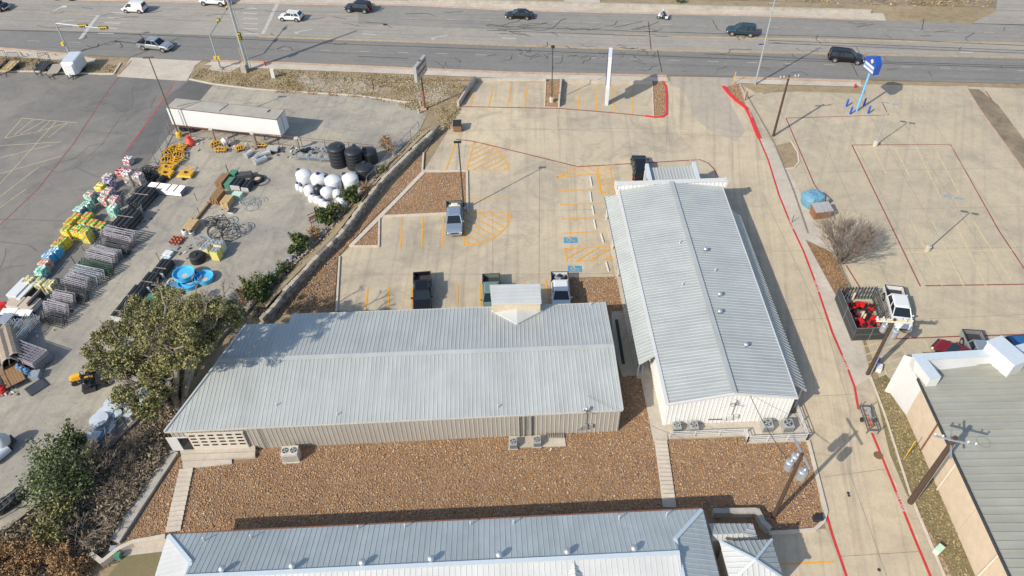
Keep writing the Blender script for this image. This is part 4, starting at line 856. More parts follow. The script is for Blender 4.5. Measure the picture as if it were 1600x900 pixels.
# =================================================================== VEHICLES
def car(px, px2, kind, paint, label, cat, group=None, name=None, cargo=None, L=None, z=.06, plate=True):
    """px = middle of the tail on the ground, px2 = a point towards the nose (heading only). Local: +x is forward"""
    a = ang(px, px2); base = G(*px)
    dims = {'pickup': (5.9, 2.02, 1.9), 'suv': (4.9, 1.98, 1.8), 'small': (4.3, 1.82, 1.62), 'sedan': (4.9, 1.86, 1.45), 'van': (4.5, 1.85, 1.85), 'bigsuv': (5.4, 2.05, 1.9)}
    LL, Wd, Hh = dims[kind]; LL = L or LL; h = Wd/2
    root = thing(name or {'pickup': 'pickup_truck', 'van': 'cargo_van', 'sedan': 'sedan_car', 'small': 'small_suv'}.get(kind, 'suv'), label, cat, (base.x, base.y, z), a, group)
    bp = lambda m, nm, mats, par=root, **k: m.build(nm, mats, par, world=False, **k)
    tall = kind in ('pickup', 'suv', 'bigsuv'); zb = .42 if tall else .28; belt = {'pickup': 1.22, 'suv': 1.15, 'bigsuv': 1.2, 'small': 1.05, 'sedan': .95, 'van': 1.15}[kind]
    hood = belt-(.1 if tall else .14); wr = .40 if tall else .33
    # lower body as a loft of rounded sections along x
    def sec(x, w, z0, z1): return [(x,-w*.9,z0),(x,-w,z0+.14),(x,-w,z1-.18),(x,-w*.93,z1),(x,w*.93,z1),(x,w,z1-.18),(x,w,z0+.14),(x,w*.9,z0)]
    if kind == 'pickup':
        bedl = 1.75; st = [(bedl,h,zb,belt),(LL-1.55,h,zb,belt),(LL-1.35,h,zb,hood+.04),(LL-.45,h*.97,zb,hood-.02),(LL-.12,h*.9,zb+.05,hood-.14),(LL,h*.82,zb+.12,hood-.38)]
        b = MB().loft([sec(*s) for s in st]); bp(b, 'body', paint, smooth=False)
        bx = MB(); t = .09
        bx.box((bedl/2, h-t/2, (zb+belt)/2), (bedl, t, belt-zb)); bx.box((bedl/2, -h+t/2, (zb+belt)/2), (bedl, t, belt-zb)); bx.box((bedl/2, 0, zb+.15), (bedl, 2*h-2*t, .1))
        bp(bx, 'bed', paint); bp(MB().box((t/2-.02, 0, (zb+belt)/2+.04), (t, 2*h-.24, belt-zb-.1)), 'tailgate', paint)
        ln = MB().box((bedl/2+.04, 0, zb+.24), (bedl-.12, 2*h-2*t-.03, .06)); ln.box((bedl/2, h-t/2, belt+.015), (bedl, t+.02, .035)); ln.box((bedl/2, -h+t/2, belt+.017), (bedl, t+.02, .035)); ln.box((t/2, 0, belt+.013), (t, 2*h-.24, .035))
        bp(ln, 'bed_liner', 'bed_liner')
        cab = [(bedl+.05, belt-.02, bedl+.28, LL-2.15, LL-1.45)]
        c0, c1, r0_, r1_ = bedl+.06, LL-1.42, bedl+.32, LL-2.25
    else:
        st = {'suv': [(0,h*.86,zb+.1,belt-.15),(.12,h*.96,zb,belt),(LL-1.5,h,zb,belt),(LL-1.25,h,zb,hood+.03),(LL-.35,h*.96,zb,hood-.07),(LL-.08,h*.88,zb+.05,hood-.2),(LL,h*.8,zb+.1,hood-.4)],
              'sedan': [(0,h*.84,zb+.12,belt-.1),(.12,h*.93,zb,belt),(.8,h,zb,belt+.01),(LL-1.5,h,zb,belt-.02),(LL-1.25,h,zb,hood),(LL-.35,h*.94,zb,hood-.14),(LL-.06,h*.84,zb+.05,hood-.28),(LL,h*.76,zb+.1,hood-.4)],
              'van': [(0,h*.94,zb+.08,belt-.05),(.06,h*.97,zb,belt),(LL-1.2,h,zb,belt),(LL-.95,h,zb,hood+.02),(LL-.25,h*.95,zb,hood-.2),(LL,h*.8,zb+.1,hood-.45)]}
        s_ = st.get(kind, st['suv']); bp(MB().loft([sec(*s) for s in s_]), 'body', paint)
        c0, c1 = {'suv': (.08, LL-1.3), 'bigsuv': (.06, LL-1.4), 'small': (.1, LL-1.05), 'sedan': (.75, LL-1.3), 'van': (.04, LL-.95)}[kind]
        r0_, r1_ = {'suv': (.35, LL-2.15), 'bigsuv': (.28, LL-2.2), 'small': (.55, LL-1.9), 'sedan': (1.45, LL-2.3), 'van': (.15, LL-1.75)}[kind]
    g = h*.93; gt = h*.74; zt = Hh-.05
    rb = lambda x, w, zz: [(x,-w,zz),(x,w,zz)]
    # greenhouse: glass box with sloped ends
    gl = MB().hexa([(c0,-g,belt-.03),(c1,-g,belt-.03),(c1,g,belt-.03),(c0,g,belt-.03)], [(r0_,-gt,zt),(r1_,-gt,zt),(r1_,gt,zt),(r0_,gt,zt)])
    gh = bp(gl, 'windows', 'glass_dark')
    e = .07
    rf = MB().loft([[(r0_-.1,-gt*.95,zt-.03),(r0_-.1,gt*.95,zt-.03),(r0_-.06,gt*.85,zt+.03),(r0_-.06,-gt*.85,zt+.03)],[(r0_+.2,-gt-e,zt-.03),(r0_+.2,gt+e,zt-.03),(r0_+.2,gt*.9,zt+.07),(r0_+.2,-gt*.9,zt+.07)],[(r1_-.2,-gt-e,zt-.03),(r1_-.2,gt+e,zt-.03),(r1_-.2,gt*.9,zt+.07),(r1_-.2,-gt*.9,zt+.07)],[(r1_+.08,-gt*.97,zt-.04),(r1_+.08,gt*.97,zt-.04),(r1_+.03,gt*.85,zt+.03),(r1_+.03,-gt*.85,zt+.03)]])
    roofc = paint; bp(rf, 'roof', roofc)
    PT = lambda *a_, n: bp(MB().tube(*a_, n=n), 'pillar', paint)
    for s in (-1, 1):
        PT((c1,s*g,belt-.02),(r1_,s*gt,zt),.055,n=5); PT((c0,s*g,belt-.02),(r0_,s*gt,zt),.09 if kind != 'van' else .12,n=5)
        xm = (c0+c1)/2+.1; PT((xm,s*(g+.01),belt-.02),((r0_+r1_)/2+.1,s*(gt+.01),zt),.05,n=4)
        if kind in ('suv','bigsuv','small','van'): PT((c0+.95,s*(g+.005),belt-.02),(r0_+.85,s*(gt+.01),zt),.06 if kind != 'van' else .1,n=4)
    if kind == 'van':
        sd = MB()
        for s in (-1,1): sd.hexa([(c0,s*g,belt-.02),(LL-2.3,s*g,belt-.02),(LL-2.3,s*(g+.03),belt-.02),(c0,s*(g+.03),belt-.02)][::s], [(r0_,s*gt,zt),(LL-2.4,s*gt,zt),(LL-2.4,s*(gt+.03),zt),(r0_,s*(gt+.03),zt)][::s])
        bp(sd, 'side_panel', paint)
    bp(MB().box((LL-.02, 0, zb+.16), (.16, h*1.7, .22)), 'bumper', 'chrome' if kind == 'pickup' else 'plastic_black')
    bp(MB().box((-.04, 0, zb+.12), (.16, h*1.8, .2)), 'bumper', 'chrome' if kind == 'pickup' else 'plastic_black')
    bp(MB().box((LL-.03, 0, hood-.42), (.1, h*.95, .22)), 'grille', 'plastic_black')
    for s in (-1, 1):
        bp(MB().box((LL-.14, s*h*.74, hood-.36), (.2, .32, .17)), 'headlight', 'lamp_clear'); bp(MB().box((.02, s*h*.90, belt-.28), (.1, .14, .34)), 'tail_light', 'lamp_red')
        bp(MB().box((c1-.25, s*(h+.1), belt+.06), (.12, .2, .16)), 'side_mirror', paint)
        for x in (LL*.17+.08, LL-.95 if kind != 'small' else LL-.8):
            arch = MB().tube((x, s*(h-.02), wr+.03), (x, s*(h+.012), wr+.03), wr+.09, n=16); bp(arch, 'wheel_arch', 'plastic_black')
            w_ = MB().tube((x, s*(h-.2), wr), (x, s*(h+.03), wr), wr, n=16); wo = bp(w_, 'wheel', 'rubber')
            r_ = MB().tube((x, s*(h+.02), wr), (x, s*(h+.045), wr), wr*.62, n=12); bp(r_, 'rim', 'rim', wo)
    if kind in ('suv', 'bigsuv', 'small'):
        for s in (-1, 1): bp(MB().tube((r0_+.25, s*gt*.86, zt+.11), (r1_-.25, s*gt*.86, zt+.11), .025, n=4), 'roof_rail', 'plastic_black')
    bp(MB().box((LL/2, 0, zb-.02), (LL*.8, Wd*.75, .16)), 'underbody', 'plastic_black')
    return root
TR = 'vehicles driving along the road'
PK = 'pickups parked in the car park'
car((-2,12), (40,16), 'pickup', 'paint_black', 'black pickup cut by the top left corner of the view', 'pickup truck', TR)
bpy.data.objects['pickup_truck'].location.x -= 3.2
car((122,-1), (80,-3), 'suv', 'paint_silver', 'silver car just entering at the top left edge', 'car', TR)
car((229,19), (184,17), 'van', 'paint_white', 'small white cargo van heading left along the far lane', 'van', TR)
car((357,8), (303,5), 'bigsuv', 'paint_white', 'large white suv at the top edge heading left beside the traffic signals', 'suv', TR)
car((222,74), (278,81), 'pickup', 'paint_silver', 'silver crew-cab pickup heading right in the near lane', 'pickup truck', TR)
car((473,32), (434,30), 'small', 'paint_white', 'small white suv waiting just behind the stop line', 'suv', TR)
nv = car((580,19), (534,16), 'suv', 'paint_navy', 'dark navy suv carrying bicycles on a rear rack', 'suv', TR)
car((832,29), (784,27), 'sedan', 'paint_black', 'black sedan in the far lane near the top centre', 'car', TR)
car((1180,56), (1131,52), 'suv', 'paint_teal', 'dark teal suv heading left past the steel street pole', 'suv', TR)
car((1293,93), (1350,99), 'bigsuv', 'paint_black', 'black full-size suv heading right near the blue shop sign', 'suv', TR)
sp = car((711,326), (710.8,386), 'pickup', 'paint_bluegray', 'silver pickup with sacks in its bed parked beside the yellow hatched quadrant', 'pickup truck', PK)
car((661,437), (661,486), 'pickup', 'paint_black', 'black pickup parked nose to the gray warehouse', 'pickup truck', PK)
car((768,440), (769,490), 'pickup', 'paint_green', 'pale green pickup half hidden behind the entrance tower', 'pickup truck', PK)
wp = car((874,437), (877,486), 'pickup', 'paint_white', 'white pickup with dark loaded bed beside the gravel bed', 'pickup truck', PK)
car((1001,288), (995,240), 'bigsuv', 'paint_black', 'black suv parked beside the portico of the white building', 'suv')
car((1391,459), (1409,532), 'pickup', 'paint_white', 'white crew-cab pickup parked against the slatted mower cage', 'pickup truck', PK, L=6.2)
car((1532,584), (1482,555), 'sedan', 'paint_red', 'dark red car parked behind the parapet of the tan building', 'car')
car((1511,528), (1531,574), 'pickup', 'paint_silver', 'silver pickup with loaded bed beside the dark red car', 'pickup truck', PK)
car((1606,546), (1560,550), 'small', 'paint_blue', 'blue vehicle mostly hidden behind the parapet at the right edge', 'car')
def local(name, m, mats, root, **k): return m.build(name, mats, root, world=False, **k)
# load in the silver pickup's bed and bikes behind the navy suv
for i, (x, y) in enumerate(((.75,-.35),(.8,.3),(1.2,.0),(.6,.05))):
    c = Vector((x, y, .82+.1*(i > 1))); M_ = Matrix.Rotation(sp.rotation_euler.z, 4, 'Z'); p = sp.location+(M_ @ c)
    m = MB().loft([[(p.x+dx*s, p.y+dy*s, p.z+dz) for dx, dy in ((-.45,-.28),(.45,-.28),(.45,.28),(-.45,.28))] for s, dz in ((.7,0),(1,.08),(1,.17),(.7,.25))])
    tag(m.build('feed_sack', 'sack_cream' if i != 2 else 'wood_new'), ['sack nearest the tailgate side of the silver pickup bed','sack on the window side of the silver pickup bed','wooden-coloured bundle topmost in the silver pickup bed','cream sack in the middle of the silver pickup bed'][i], 'sack')
for i in range(2):
    M_ = Matrix.Rotation(nv.rotation_euler.z, 4, 'Z'); o_ = nv.location
    W = lambda x, y, z_: tuple(o_+M_ @ Vector((x, y, z_)))
    bk_ = thing('bicycle', ['bicycle closest to the tail of the navy suv','outer bicycle on the rack of the navy suv'][i], 'bicycle', W(-.4-.25*i, 0, 1.0))
    x = -.4-.25*i; ax_ = M_ @ Vector((1,0,0))
    for y in (-.5,.5): m = MB(); m.ring(W(x,y,1.0), .33, .03, 14, 4, ax_); m.build('wheel', 'rubber', bk_)
    m = MB(); m.path([W(x,-.5,1.0), W(x,-.3,1.5), W(x,.25,1.45), W(x,.5,1.0), W(x,0,.95), W(x,-.3,1.5)], .03); m.build('frame', 'green_box' if i else 'steel_dark', bk_)
    MB().tube(W(x,.25,1.45), W(x,.3,1.62), .05).build('saddle', 'plastic_black', bk_); MB().tube(W(x-.2,-.32,1.6), W(x+.2,-.32,1.6), .02).build('handlebar', 'steel_dark', bk_)
m = MB(); M_ = Matrix.Rotation(wp.rotation_euler.z, 4, 'Z')
for i in range(14):
    p = wp.location+M_ @ Vector((random.uniform(.25,1.5), random.uniform(-.7,.7), random.uniform(.75,1.0))); m.box(p, (random.uniform(.2,.6), random.uniform(.1,.4), .15), random.uniform(0,3), i % 3)
tag(m.build('tool_load', ['steel_dark','galvanised','wood_new']), 'jumble of tools and timber in the white pickup bed', 'tools')
# motorcycle and rider
mc = G(1035,31); ma = ang((1045,32),(1025,30))
mt = thing('motorcycle', 'light touring motorcycle heading left with a rider', 'motorcycle', (mc.x, mc.y, .06), ma)
for x in (-.75,.75): wo = local('wheel', MB().tube((x,-.08,.32),(x,.08,.32),.32,n=14), 'rubber', mt); local('rim', MB().tube((x,-.085,.32),(x,.085,.32),.18,n=10), 'rim', mt)
local('tank', MB().loft([[(-.1,-.14,.6),(-.1,.14,.6),(-.1,.12,.85),(-.1,-.12,.85)],[(.25,-.2,.58),(.25,.2,.58),(.25,.16,.98),(.25,-.16,.98)],[(.55,-.1,.65),(.55,.1,.65),(.55,.08,.9),(.55,-.08,.9)]]), 'paint_white', mt)
local('fairing', MB().loft([[(.5,-.28,.7),(.5,.28,.7),(.45,.25,1.15),(.45,-.25,1.15)],[(.85,-.15,.6),(.85,.15,.6),(.75,.12,1.0),(.75,-.12,1.0)]]), 'paint_white', mt)
local('seat', MB().box((-.35,0,.78), (.75,.3,.14)), 'plastic_black', mt); local('engine', MB().box((.1,0,.42), (.6,.34,.35)), 'steel_dark', mt)
local('handlebar', MB().path([(.3,-.38,1.05),(.48,-.15,1.08),(.48,.15,1.08),(.3,.38,1.05)], .025), 'chrome', mt)
for s in (-1,1): local('saddle_bag', MB().box((-.7,s*.32,.6), (.5,.2,.36)), 'paint_white', mt)
local('fender', MB().box((.78,0,.68),(.45,.14,.05)), 'signal_yellow', mt)
pr = thing('person', 'motorcyclist in dark jacket, gray trousers and white helmet leaning to the handlebars', 'person', (mc.x, mc.y, .06), ma)
def skinned(name, verts, edges, radii, mat, parent, root_i=0):
    me = bpy.data.meshes.new(name); me.from_pydata(verts, edges, []); me.materials.append(MATS[mat])
    o = bpy.data.objects.new(name, me); scene.collection.objects.link(o); o.parent = parent
    sm = o.modifiers.new('skin', 'SKIN'); lay = me.skin_vertices[0].data if me.skin_vertices else None
    if lay is None: bpy.context.view_layer.objects.active = o; me.attributes; return o
    for i, r in enumerate(radii): lay[i].radius = (r, r)
    lay[root_i].use_root = True; o.modifiers.new('sub', 'SUBSURF').levels = 1; o.modifiers['sub'].render_levels = 1
    return o
def body_mesh(name, mat, parent, chains):
    m = MB()
    for pts, rs in chains:
        rings = []
        for i, p in enumerate(pts):
            p = Vector(p); d = (Vector(pts[min(i+1,len(pts)-1)])-Vector(pts[max(i-1,0)])).normalized(); a = d.orthogonal().normalized(); b = d.cross(a)
            rings.append([p+(a*math.cos(k*math.pi/4)+b*math.sin(k*math.pi/4))*rs[i] for k in range(8)])
        m.loft(rings)
    return m.build(name, mat, parent, world=False, smooth=True)
body_mesh('body', 'cloth_dark', pr, [([(-.35,0,.85),(-.3,0,1.05),(-.15,0,1.3),(-.05,0,1.45),(0,0,1.55)], [.17,.19,.22,.17,.07])]+[([(-.08,s*.2,1.42),(.1,s*.3,1.2),(.33,s*.34,1.08),(.42,s*.34,1.06)], [.09,.07,.055,.045]) for s in (-1,1)]+[([(-.32,s*.12,.9),(.12,s*.24,.82),(.02,s*.25,.42),(.16,s*.25,.36)], [.12,.1,.07,.06]) for s in (-1,1)])
local('helmet', MB().lathe([(.05,-.15),(.14,-.1),(.16,0),(.14,.1),(.07,.155)], (.05,0,1.72), 12), 'paint_white', pr, smooth=True)
local('visor', MB().box((.18,0,1.71),(.06,.2,.1)), 'glass_dark', pr)
for s in (-1,1): body_mesh('glove', 'plastic_black', pr, [([(.4,s*.34,1.06),(.47,s*.34,1.06),(.5,s*.34,1.02)], [.045,.05,.03])])

# trailers on the store's front edge
def trailer(p, q, L, w, deck, label, gate=True, frame='steel_dark', z=.6, rails_=True):
    a = ang(p, q); b = G(*p); t = thing('utility_trailer', label, 'trailer', (b.x, b.y, .03), a, 'trailers for sale beside the road')
    for i in range(7): local('deck_board', MB().box((L/2, -w/2+w*(i+.5)/7, z), (L, w/7-.02, .06)), deck, t)
    m = MB(); m.path([(0,-w/2,z),(L,-w/2,z),(L+1.3,0,z-.05),(L,w/2,z),(0,w/2,z),(0,-w/2,z)], .06, 4); local('frame', m, frame, t)
    if rails_: m = MB(); m.path([(0,-w/2,z+.4),(L,-w/2,z+.4),(L,w/2,z+.4),(0,w/2,z+.4)], .035, 4); [m.tube((L*k/3,s*w/2,z),(L*k/3,s*w/2,z+.4),.03,n=4) for k in range(4) for s in (-1,1)]; local('side_rail', m, frame, t)
    if gate:
        m = MB(); m.path([(0,-w/2,z),(-.15,-w/2,z+1.4),(-.15,w/2,z+1.4),(0,w/2,z)], .04, 4); [m.tube((0,-w/2+w*k/6,z),(-.15,-w/2+w*k/6,z+1.4),.02,n=4) for k in range(1,6)]; local('ramp_gate', m, frame, t)
    for s in (-1,1):
        local('wheel', MB().tube((L*.42,s*(w/2+.06),.33),(L*.42,s*(w/2+.26),.33),.33,n=12), 'rubber', t); local('fender', MB().box((L*.42,s*(w/2+.16),.7),(.8,.24,.05)), frame, t)
    local('jack', MB().tube((L+1.1,0,.1),(L+1.1,0,.9),.04), frame, t); return t
trailer((27,100), (10,116), 3.6, 1.8, 'wood_new', 'utility trailer with fresh orange-brown plank deck and ramp gate')
trailer((6,97), (-8,112), 3.6, 1.8, 'wood_brown', 'dark utility trailer at the left edge beside the orange-decked one')
trailer((74,101), (60,121), 3.2, 1.7, 'steel_dark', 'black tubular trailer with raised ramp gate left of the white cargo trailer')
trailer((94,105), (82,123), 3.4, 1.9, 'wood_gray', 'flat gray-deck trailer tucked against the white cargo trailer', gate=False, rails_=False)
b = G(128,104); a = ang((128,104),(112,124)); ct = thing('cargo_trailer', 'enclosed white cargo trailer with bluish roof parked nose towards the lot', 'trailer', (b.x, b.y, .03), a)
local('body', MB().hexa([(-.1,-1.05,.5),(3.6,-1.05,.5),(3.6,1.05,.5),(-.1,1.05,.5)], [(-.1,-1.05,2.5),(3.6,-1.05,2.5),(3.6,1.05,2.5),(-.1,1.05,2.5)]), 'tank_white', ct)
local('roof', MB().hexa([(-.12,-1.07,2.5),(3.62,-1.07,2.5),(3.62,1.07,2.5),(-.12,1.07,2.5)], [(-.1,-.9,2.6),(3.5,-.9,2.6),(3.5,.9,2.6),(-.1,.9,2.6)]), 'fascia_blue', ct)
local('nose', MB().hexa([(3.6,-1.03,.55),(4.0,-.7,.6),(4.0,.7,.6),(3.6,1.03,.55)], [(3.6,-1.0,2.4),(3.85,-.7,2.2),(3.85,.7,2.2),(3.6,1.0,2.4)]), 'paint_white', ct)
local('tongue', MB().path([(3.8,-.7,.5),(5.0,0,.45),(3.8,.7,.5)], .05, 4), 'steel_dark', ct); local('gas_bottle', MB().lathe([(.16,0),(.16,.4),(.08,.5)], (4.4,0,.5), 10), 'tank_white', ct)
for s in (-1,1): local('wheel', MB().tube((1.6,s*1.07,.33),(1.6,s*1.27,.33),.33,n=12), 'rubber', ct); local('fender', MB().box((1.6,s*1.15,.74),(1.1,.25,.08)), 'fascia_blue', ct)
# semi trailer
a = G(259,168,4.0); b = G(432,187,4.0); yaw = math.atan2(b.y-a.y, b.x-a.x); SL = (b-a).length; st = thing('box_trailer', 'long white semi box trailer with dull gray roof parked along the yard fence', 'semi trailer', (a.x, a.y, .03), yaw)
local('box', MB().box((SL/2,1.32,2.55),(SL,2.6,2.75)), 'paint_white', st); local('roof', MB().box((SL/2,1.32,3.96),(SL-.1,2.56,.06)), 'roof_dust', st)
m = MB(); m.path([(0,0,3.95),(SL,0,3.95),(SL,2.64,3.95),(0,2.64,3.95),(0,0,3.95)], .05, 4); m.path([(0,0,1.15),(SL,0,1.15)], .07, 4); local('edge_rail', m, 'rust_steel', st)
local('door_seam', MB().box((SL+.015,1.32,2.5),(.03,.05,2.5)), 'steel_dark', st); local('side_seam', MB().box((1.9,-.015,2.5),(.06,.03,2.6)), 'sign_gray', st)
local('roof_patch', MB().box((8.4,1.5,4.0),(.15,2.0,.02),-.2), 'steel_dark', st); local('roof_patch', MB().box((2.6,1.4,4.0),(.1,2.9,.02),-.9), 'steel_dark', st); local('roof_patch', MB().box((15.2,1.9,4.0),(.3,.7,.02),-.1), 'steel_dark', st)
for x in (1.2,2.6):
    for s in (.1,2.3): local('wheel', MB().tube((x,s,.5),(x,s+.3,.5),.5,n=14), 'rubber', st)
local('landing_leg', MB().tube((SL-3,.4,0),(SL-3,.4,1.2),.07), 'steel_dark', st)
local('mud_guard', MB().box((2.0,1.3,1.1),(3.4,2.4,.1)), 'steel_dark', st)

# =================================================================== POLES AND SIGNS
def pole(name, label, cat, b, t, r0, r1, mat, h=None, group=None, n=8):
    g = G(*b); h = h or hgt(b, t); root = thing(name, label, cat, (g.x, g.y, 0), 0, group)
    MB().tube((g.x,g.y,0), (g.x,g.y,h), r0, r1, n).build('pole', mat, root); return root, g, h
# signal masts
def signal(parent, p, along, n=3, face=(0,-1,0)):
    d = Vector(along).normalized(); s = MB(); s.box(p, (.3+abs(d.x)*1.0, .3+abs(d.y)*.8, .38 if abs(d.z) < .5 else 1.1)); hd = s.build('signal_head', 'signal_yellow', parent)
    MB().box(Vector(p)+Vector((0,.2,0)), (.45+abs(d.x)*1.1, .05, .55 if abs(d.z) < .5 else 1.3)).build('back_plate', 'plastic_black', hd)
    for k in (-1,0,1): MB().tube(Vector(p)+d*k*.36+Vector((0,-.16,0)), Vector(p)+d*k*.36+Vector((0,-.3,0)), .11, n=8).build('signal_lens', 'plastic_black', hd)
r_, g, h = pole('traffic_signal', 'leftmost signal mast with long arm over the road and a street lamp', 'traffic light', (110,86), (87,33), .18, .12, 'steel_pole')
e = G(165,45,h); e = Vector((g.x+.0, g.y, h))+(Vector((e.x,e.y,h))-Vector((g.x,g.y,h))); MB().tube((g.x,g.y,h-.3), e, .12, .07).build('mast_arm', 'steel_pole', r_)
for t in (.55,.95): signal(r_, Vector((g.x,g.y,h-.3)).lerp(e, t)+Vector((0,0,.05)), (1,0,0))
MB().path([(g.x,g.y,h),(g.x+.3,g.y+.3,h+1.6),(g.x+1.8,g.y+.8,h+2.1)], .05).build('lamp_arm', 'steel_pole', r_); MB().box((g.x+2.2,g.y+.9,h+2.1),(.9,.35,.15)).build('lamp_head', 'fascia_blue', r_)
MB().box((g.x-.35,g.y-.1,h*.35),(.45,.35,.6)).build('pedestrian_signal', 'signal_yellow', r_)
r_, g, h = pole('traffic_signal', 'signal mast standing on its own concrete pad with the arm reaching to the far lanes', 'traffic light', (345,108), (324,54), .17, .12, 'steel_pole')
e = G(360,5,h+.6); MB().tube((g.x,g.y,h-.2), e, .12, .07).build('mast_arm', 'steel_pole', r_)
for t in (.42,.85): signal(r_, Vector((g.x,g.y,h-.1)).lerp(e, t)+Vector((0,0,.1)), (0,1,0))
for s in (-1,1): MB().box((g.x+.3*s,g.y-.1,h*.34),(.4,.35,.5)).build('pedestrian_signal', 'signal_yellow', r_)
MB().box((g.x,g.y,.12),(.7,.7,.2)).build('base', 'concrete_pale', r_)
r_, g, h = pole('utility_pole', 'tall steel utility pole beside the signal mast, running out of the top of the view', 'utility pole', (388,110), (358,0), .28, .2, 'steel_pole', h=15.5)
MB().tube((g.x+.55,g.y,0),(g.x+.45,g.y,12),.06).build('conduit', 'steel_pole', r_); MB().tube((g.x-.5,g.y,0),(g.x-.5,g.y,4),.05).build('guy_guard', 'signal_yellow', r_)
signal(r_, (g.x+.3,g.y-.4,6.0), (0,0,1)); MB().box((g.x-.4,g.y-.8,.7),(.8,.6,1.4)).build('control_cabinet', 'concrete_pale', r_)
r_, g, h = pole('light_pole', 'tall brown light pole with a yellow base at the corner of the yard fence', 'light pole', (281,214), (233,90), .11, .07, 'pole_brown')
MB().lathe([(.42,0),(.42,.7),(.3,.9)], (g.x,g.y,0), 12).build('base', 'signal_yellow', r_); MB().box((g.x-.1,g.y,h),(1.3,.3,.14)).build('lamp_head', 'pole_brown', r_)
r_, g, h = pole('road_sign', 'pole sign with a gray edge-on board above the dry verge', 'sign', (664,171), (659,93), .14, .12, 'steel_dark')
MB().tube((g.x,g.y,0),(g.x,g.y,3.2),.16).build('pole_sleeve', 'line_maroon', r_)
pa = .62; M_ = Matrix.Rotation(1.25, 4, 'Z'); sb = MB().box((g.x,g.y,h-1.4), (3.9,.45,2.4), 1.25).build('sign_board', 'sign_gray', r_)
for k, (zz, w_) in enumerate(((.75,3.2),(.25,2.4),(-.25,3.0),(-.75,2.0))):
    o_ = Vector((math.sin(1.25), -math.cos(1.25), 0))*.24; MB().box(Vector((g.x,g.y,h-1.4+zz))+o_, (w_,.03,.22), 1.25).build('sign_panel', 'bag_pink' if k % 2 else 'line_maroon', sb)
MB().box((g.x-.2,g.y,.15),(.9,.9,.3)).build('base', 'curb_rust', r_)
r_, g, h = pole('marker_post', 'thin dark post standing alone on the dry verge', 'post', (584,141), (581,121), .06, .05, 'steel_dark')
def tag_post(b, t, label, mat, r=.08): r_, g, h = pole('utility_marker', label, 'marker', b, t, r, r, mat); return g, h
tag_post((657,166), (656,158), 'small white marker post left of the sign pole', 'trim_white'); tag_post((654,178), (652,171), 'leaning white stub at the corner of the dry verge', 'trim_white')
r_, g, h = pole('light_pole', 'slim black light pole rising from the gravel island between the front stalls', 'light pole', (862,160), (865,72), .08, .06, 'steel_dark')
MB().box((g.x,g.y-.2,h),(.5,.7,.15)).build('lamp_head', 'plastic_black', r_); MB().lathe([(.35,0),(.35,.8),(.25,.85)], (g.x,g.y,0), 10).build('base', 'concrete_pale', r_)
r_, g, h = pole('light_pole', 'dark light pole behind the silver pickup in the middle of the car park', 'light pole', (725,328), (714,222), .10, .07, 'steel_dark')
MB().box((g.x-.1,g.y,h),(.9,.35,.14)).build('lamp_head', 'plastic_black', r_); MB().lathe([(.3,0),(.3,.5),(.2,.55)], (g.x,g.y,0), 10).build('base', 'concrete_pale', r_)
# white pylon
g = G(947.5,163); h = hgt((947.5,163),(953,82)); r_ = thing('pylon_sign', 'tall white pylon with navy edged board seen edge-on among the front stalls', 'sign', (g.x,g.y,0))
MB().box((g.x,g.y,h*.2),(.42,.9,h*.4)).build('column', 'tank_white', r_); MB().box((g.x,g.y,h*.7),(.55,3.0,h*.6), -.16).build('sign_board', 'tank_white', r_)
for s in (-1,1): MB().box((g.x+s*.31*math.cos(.16),g.y-s*.31*math.sin(.16),h*.72),(.08,3.04,h*.5), -.16).build('sign_face', 'sign_navy', r_)
# street poles on the right
r_, g, h = pole('utility_pole', 'light steel street pole leaning over the road at the right, with thin wires', 'utility pole', (1180,132), (1210,0), .16, .09, 'steel_pole')
for zz in (h-.4,h-1.3): MB().tube((g.x-.7,g.y+.1,zz),(g.x+.7,g.y-.1,zz),.045).build('crossarm', 'steel_pole', r_)
MB().box((g.x-.5,g.y,h*.5),(.8,.1,.12)).build('street_sign', 'sign_navy', r_)
def utility(b, t, label, arm_az, arm_l, arm_n=1, arm_mat='wood_old', cans=(), r=.19, conduit=False, mat='wood_pole', h=None):
    r_, g, h = pole('utility_pole', label, 'utility pole', b, t, r, r*.7, mat, h=h); d = Vector((math.cos(arm_az), math.sin(arm_az), 0)); nn = Vector((-d.y, d.x, 0))
    for k in range(arm_n):
        z_ = h-.25-k*.0; off = nn*(.13 if k % 2 else -.13); arm = MB().box(Vector((g.x,g.y,z_))+off, (arm_l,.12,.14), arm_az).build('crossarm', arm_mat, r_)
        for s in (-.48,-.3,.3,.48): p = Vector((g.x,g.y,z_+.07))+off+d*arm_l*s; MB().lathe([(.03,0),(.03,.12),(.09,.14),(.08,.24),(.03,.27)], p, 8).build('insulator', 'trim_white', arm)
    for (az, dz, rr, hh) in cans:
        p = Vector((g.x,g.y,h-dz))+Vector((math.cos(az),math.sin(az),0))*(rr+.22)
        c_ = MB().lathe([(rr*.85,-hh/2),(rr,-hh/2+.05),(rr,hh/2-.05),(rr*.8,hh/2),(rr*.3,hh/2+.06)], p, 14).build('transformer', 'ac_gray' if mat == 'x' else 'galvanised', r_)
        MB().lathe([(.05,0),(.09,.08),(.05,.25)], p+Vector((.1,0,hh/2)), 8).build('bushing', 'trim_white', c_)
    if conduit: MB().tube((g.x+.25,g.y-.1,0),(g.x+.2,g.y-.1,h-.8),.07).build('conduit', 'galvanised', r_)
    return r_, g, h
utility((1208,213), (1233,118), 'brown wooden pole with a pale crossarm between the drive and the neighbour lot', 0.1, 2.6, 1)
p14, g14, h14 = utility((1355,585), (1398,498), 'dark wooden pole with twin crossarms over the white pickup and mower cage', -.12, 3.2, 2, 'sack_cream', ((2.4,1.6,.3,.9),(-.4,1.8,.33,.95)), conduit=True)
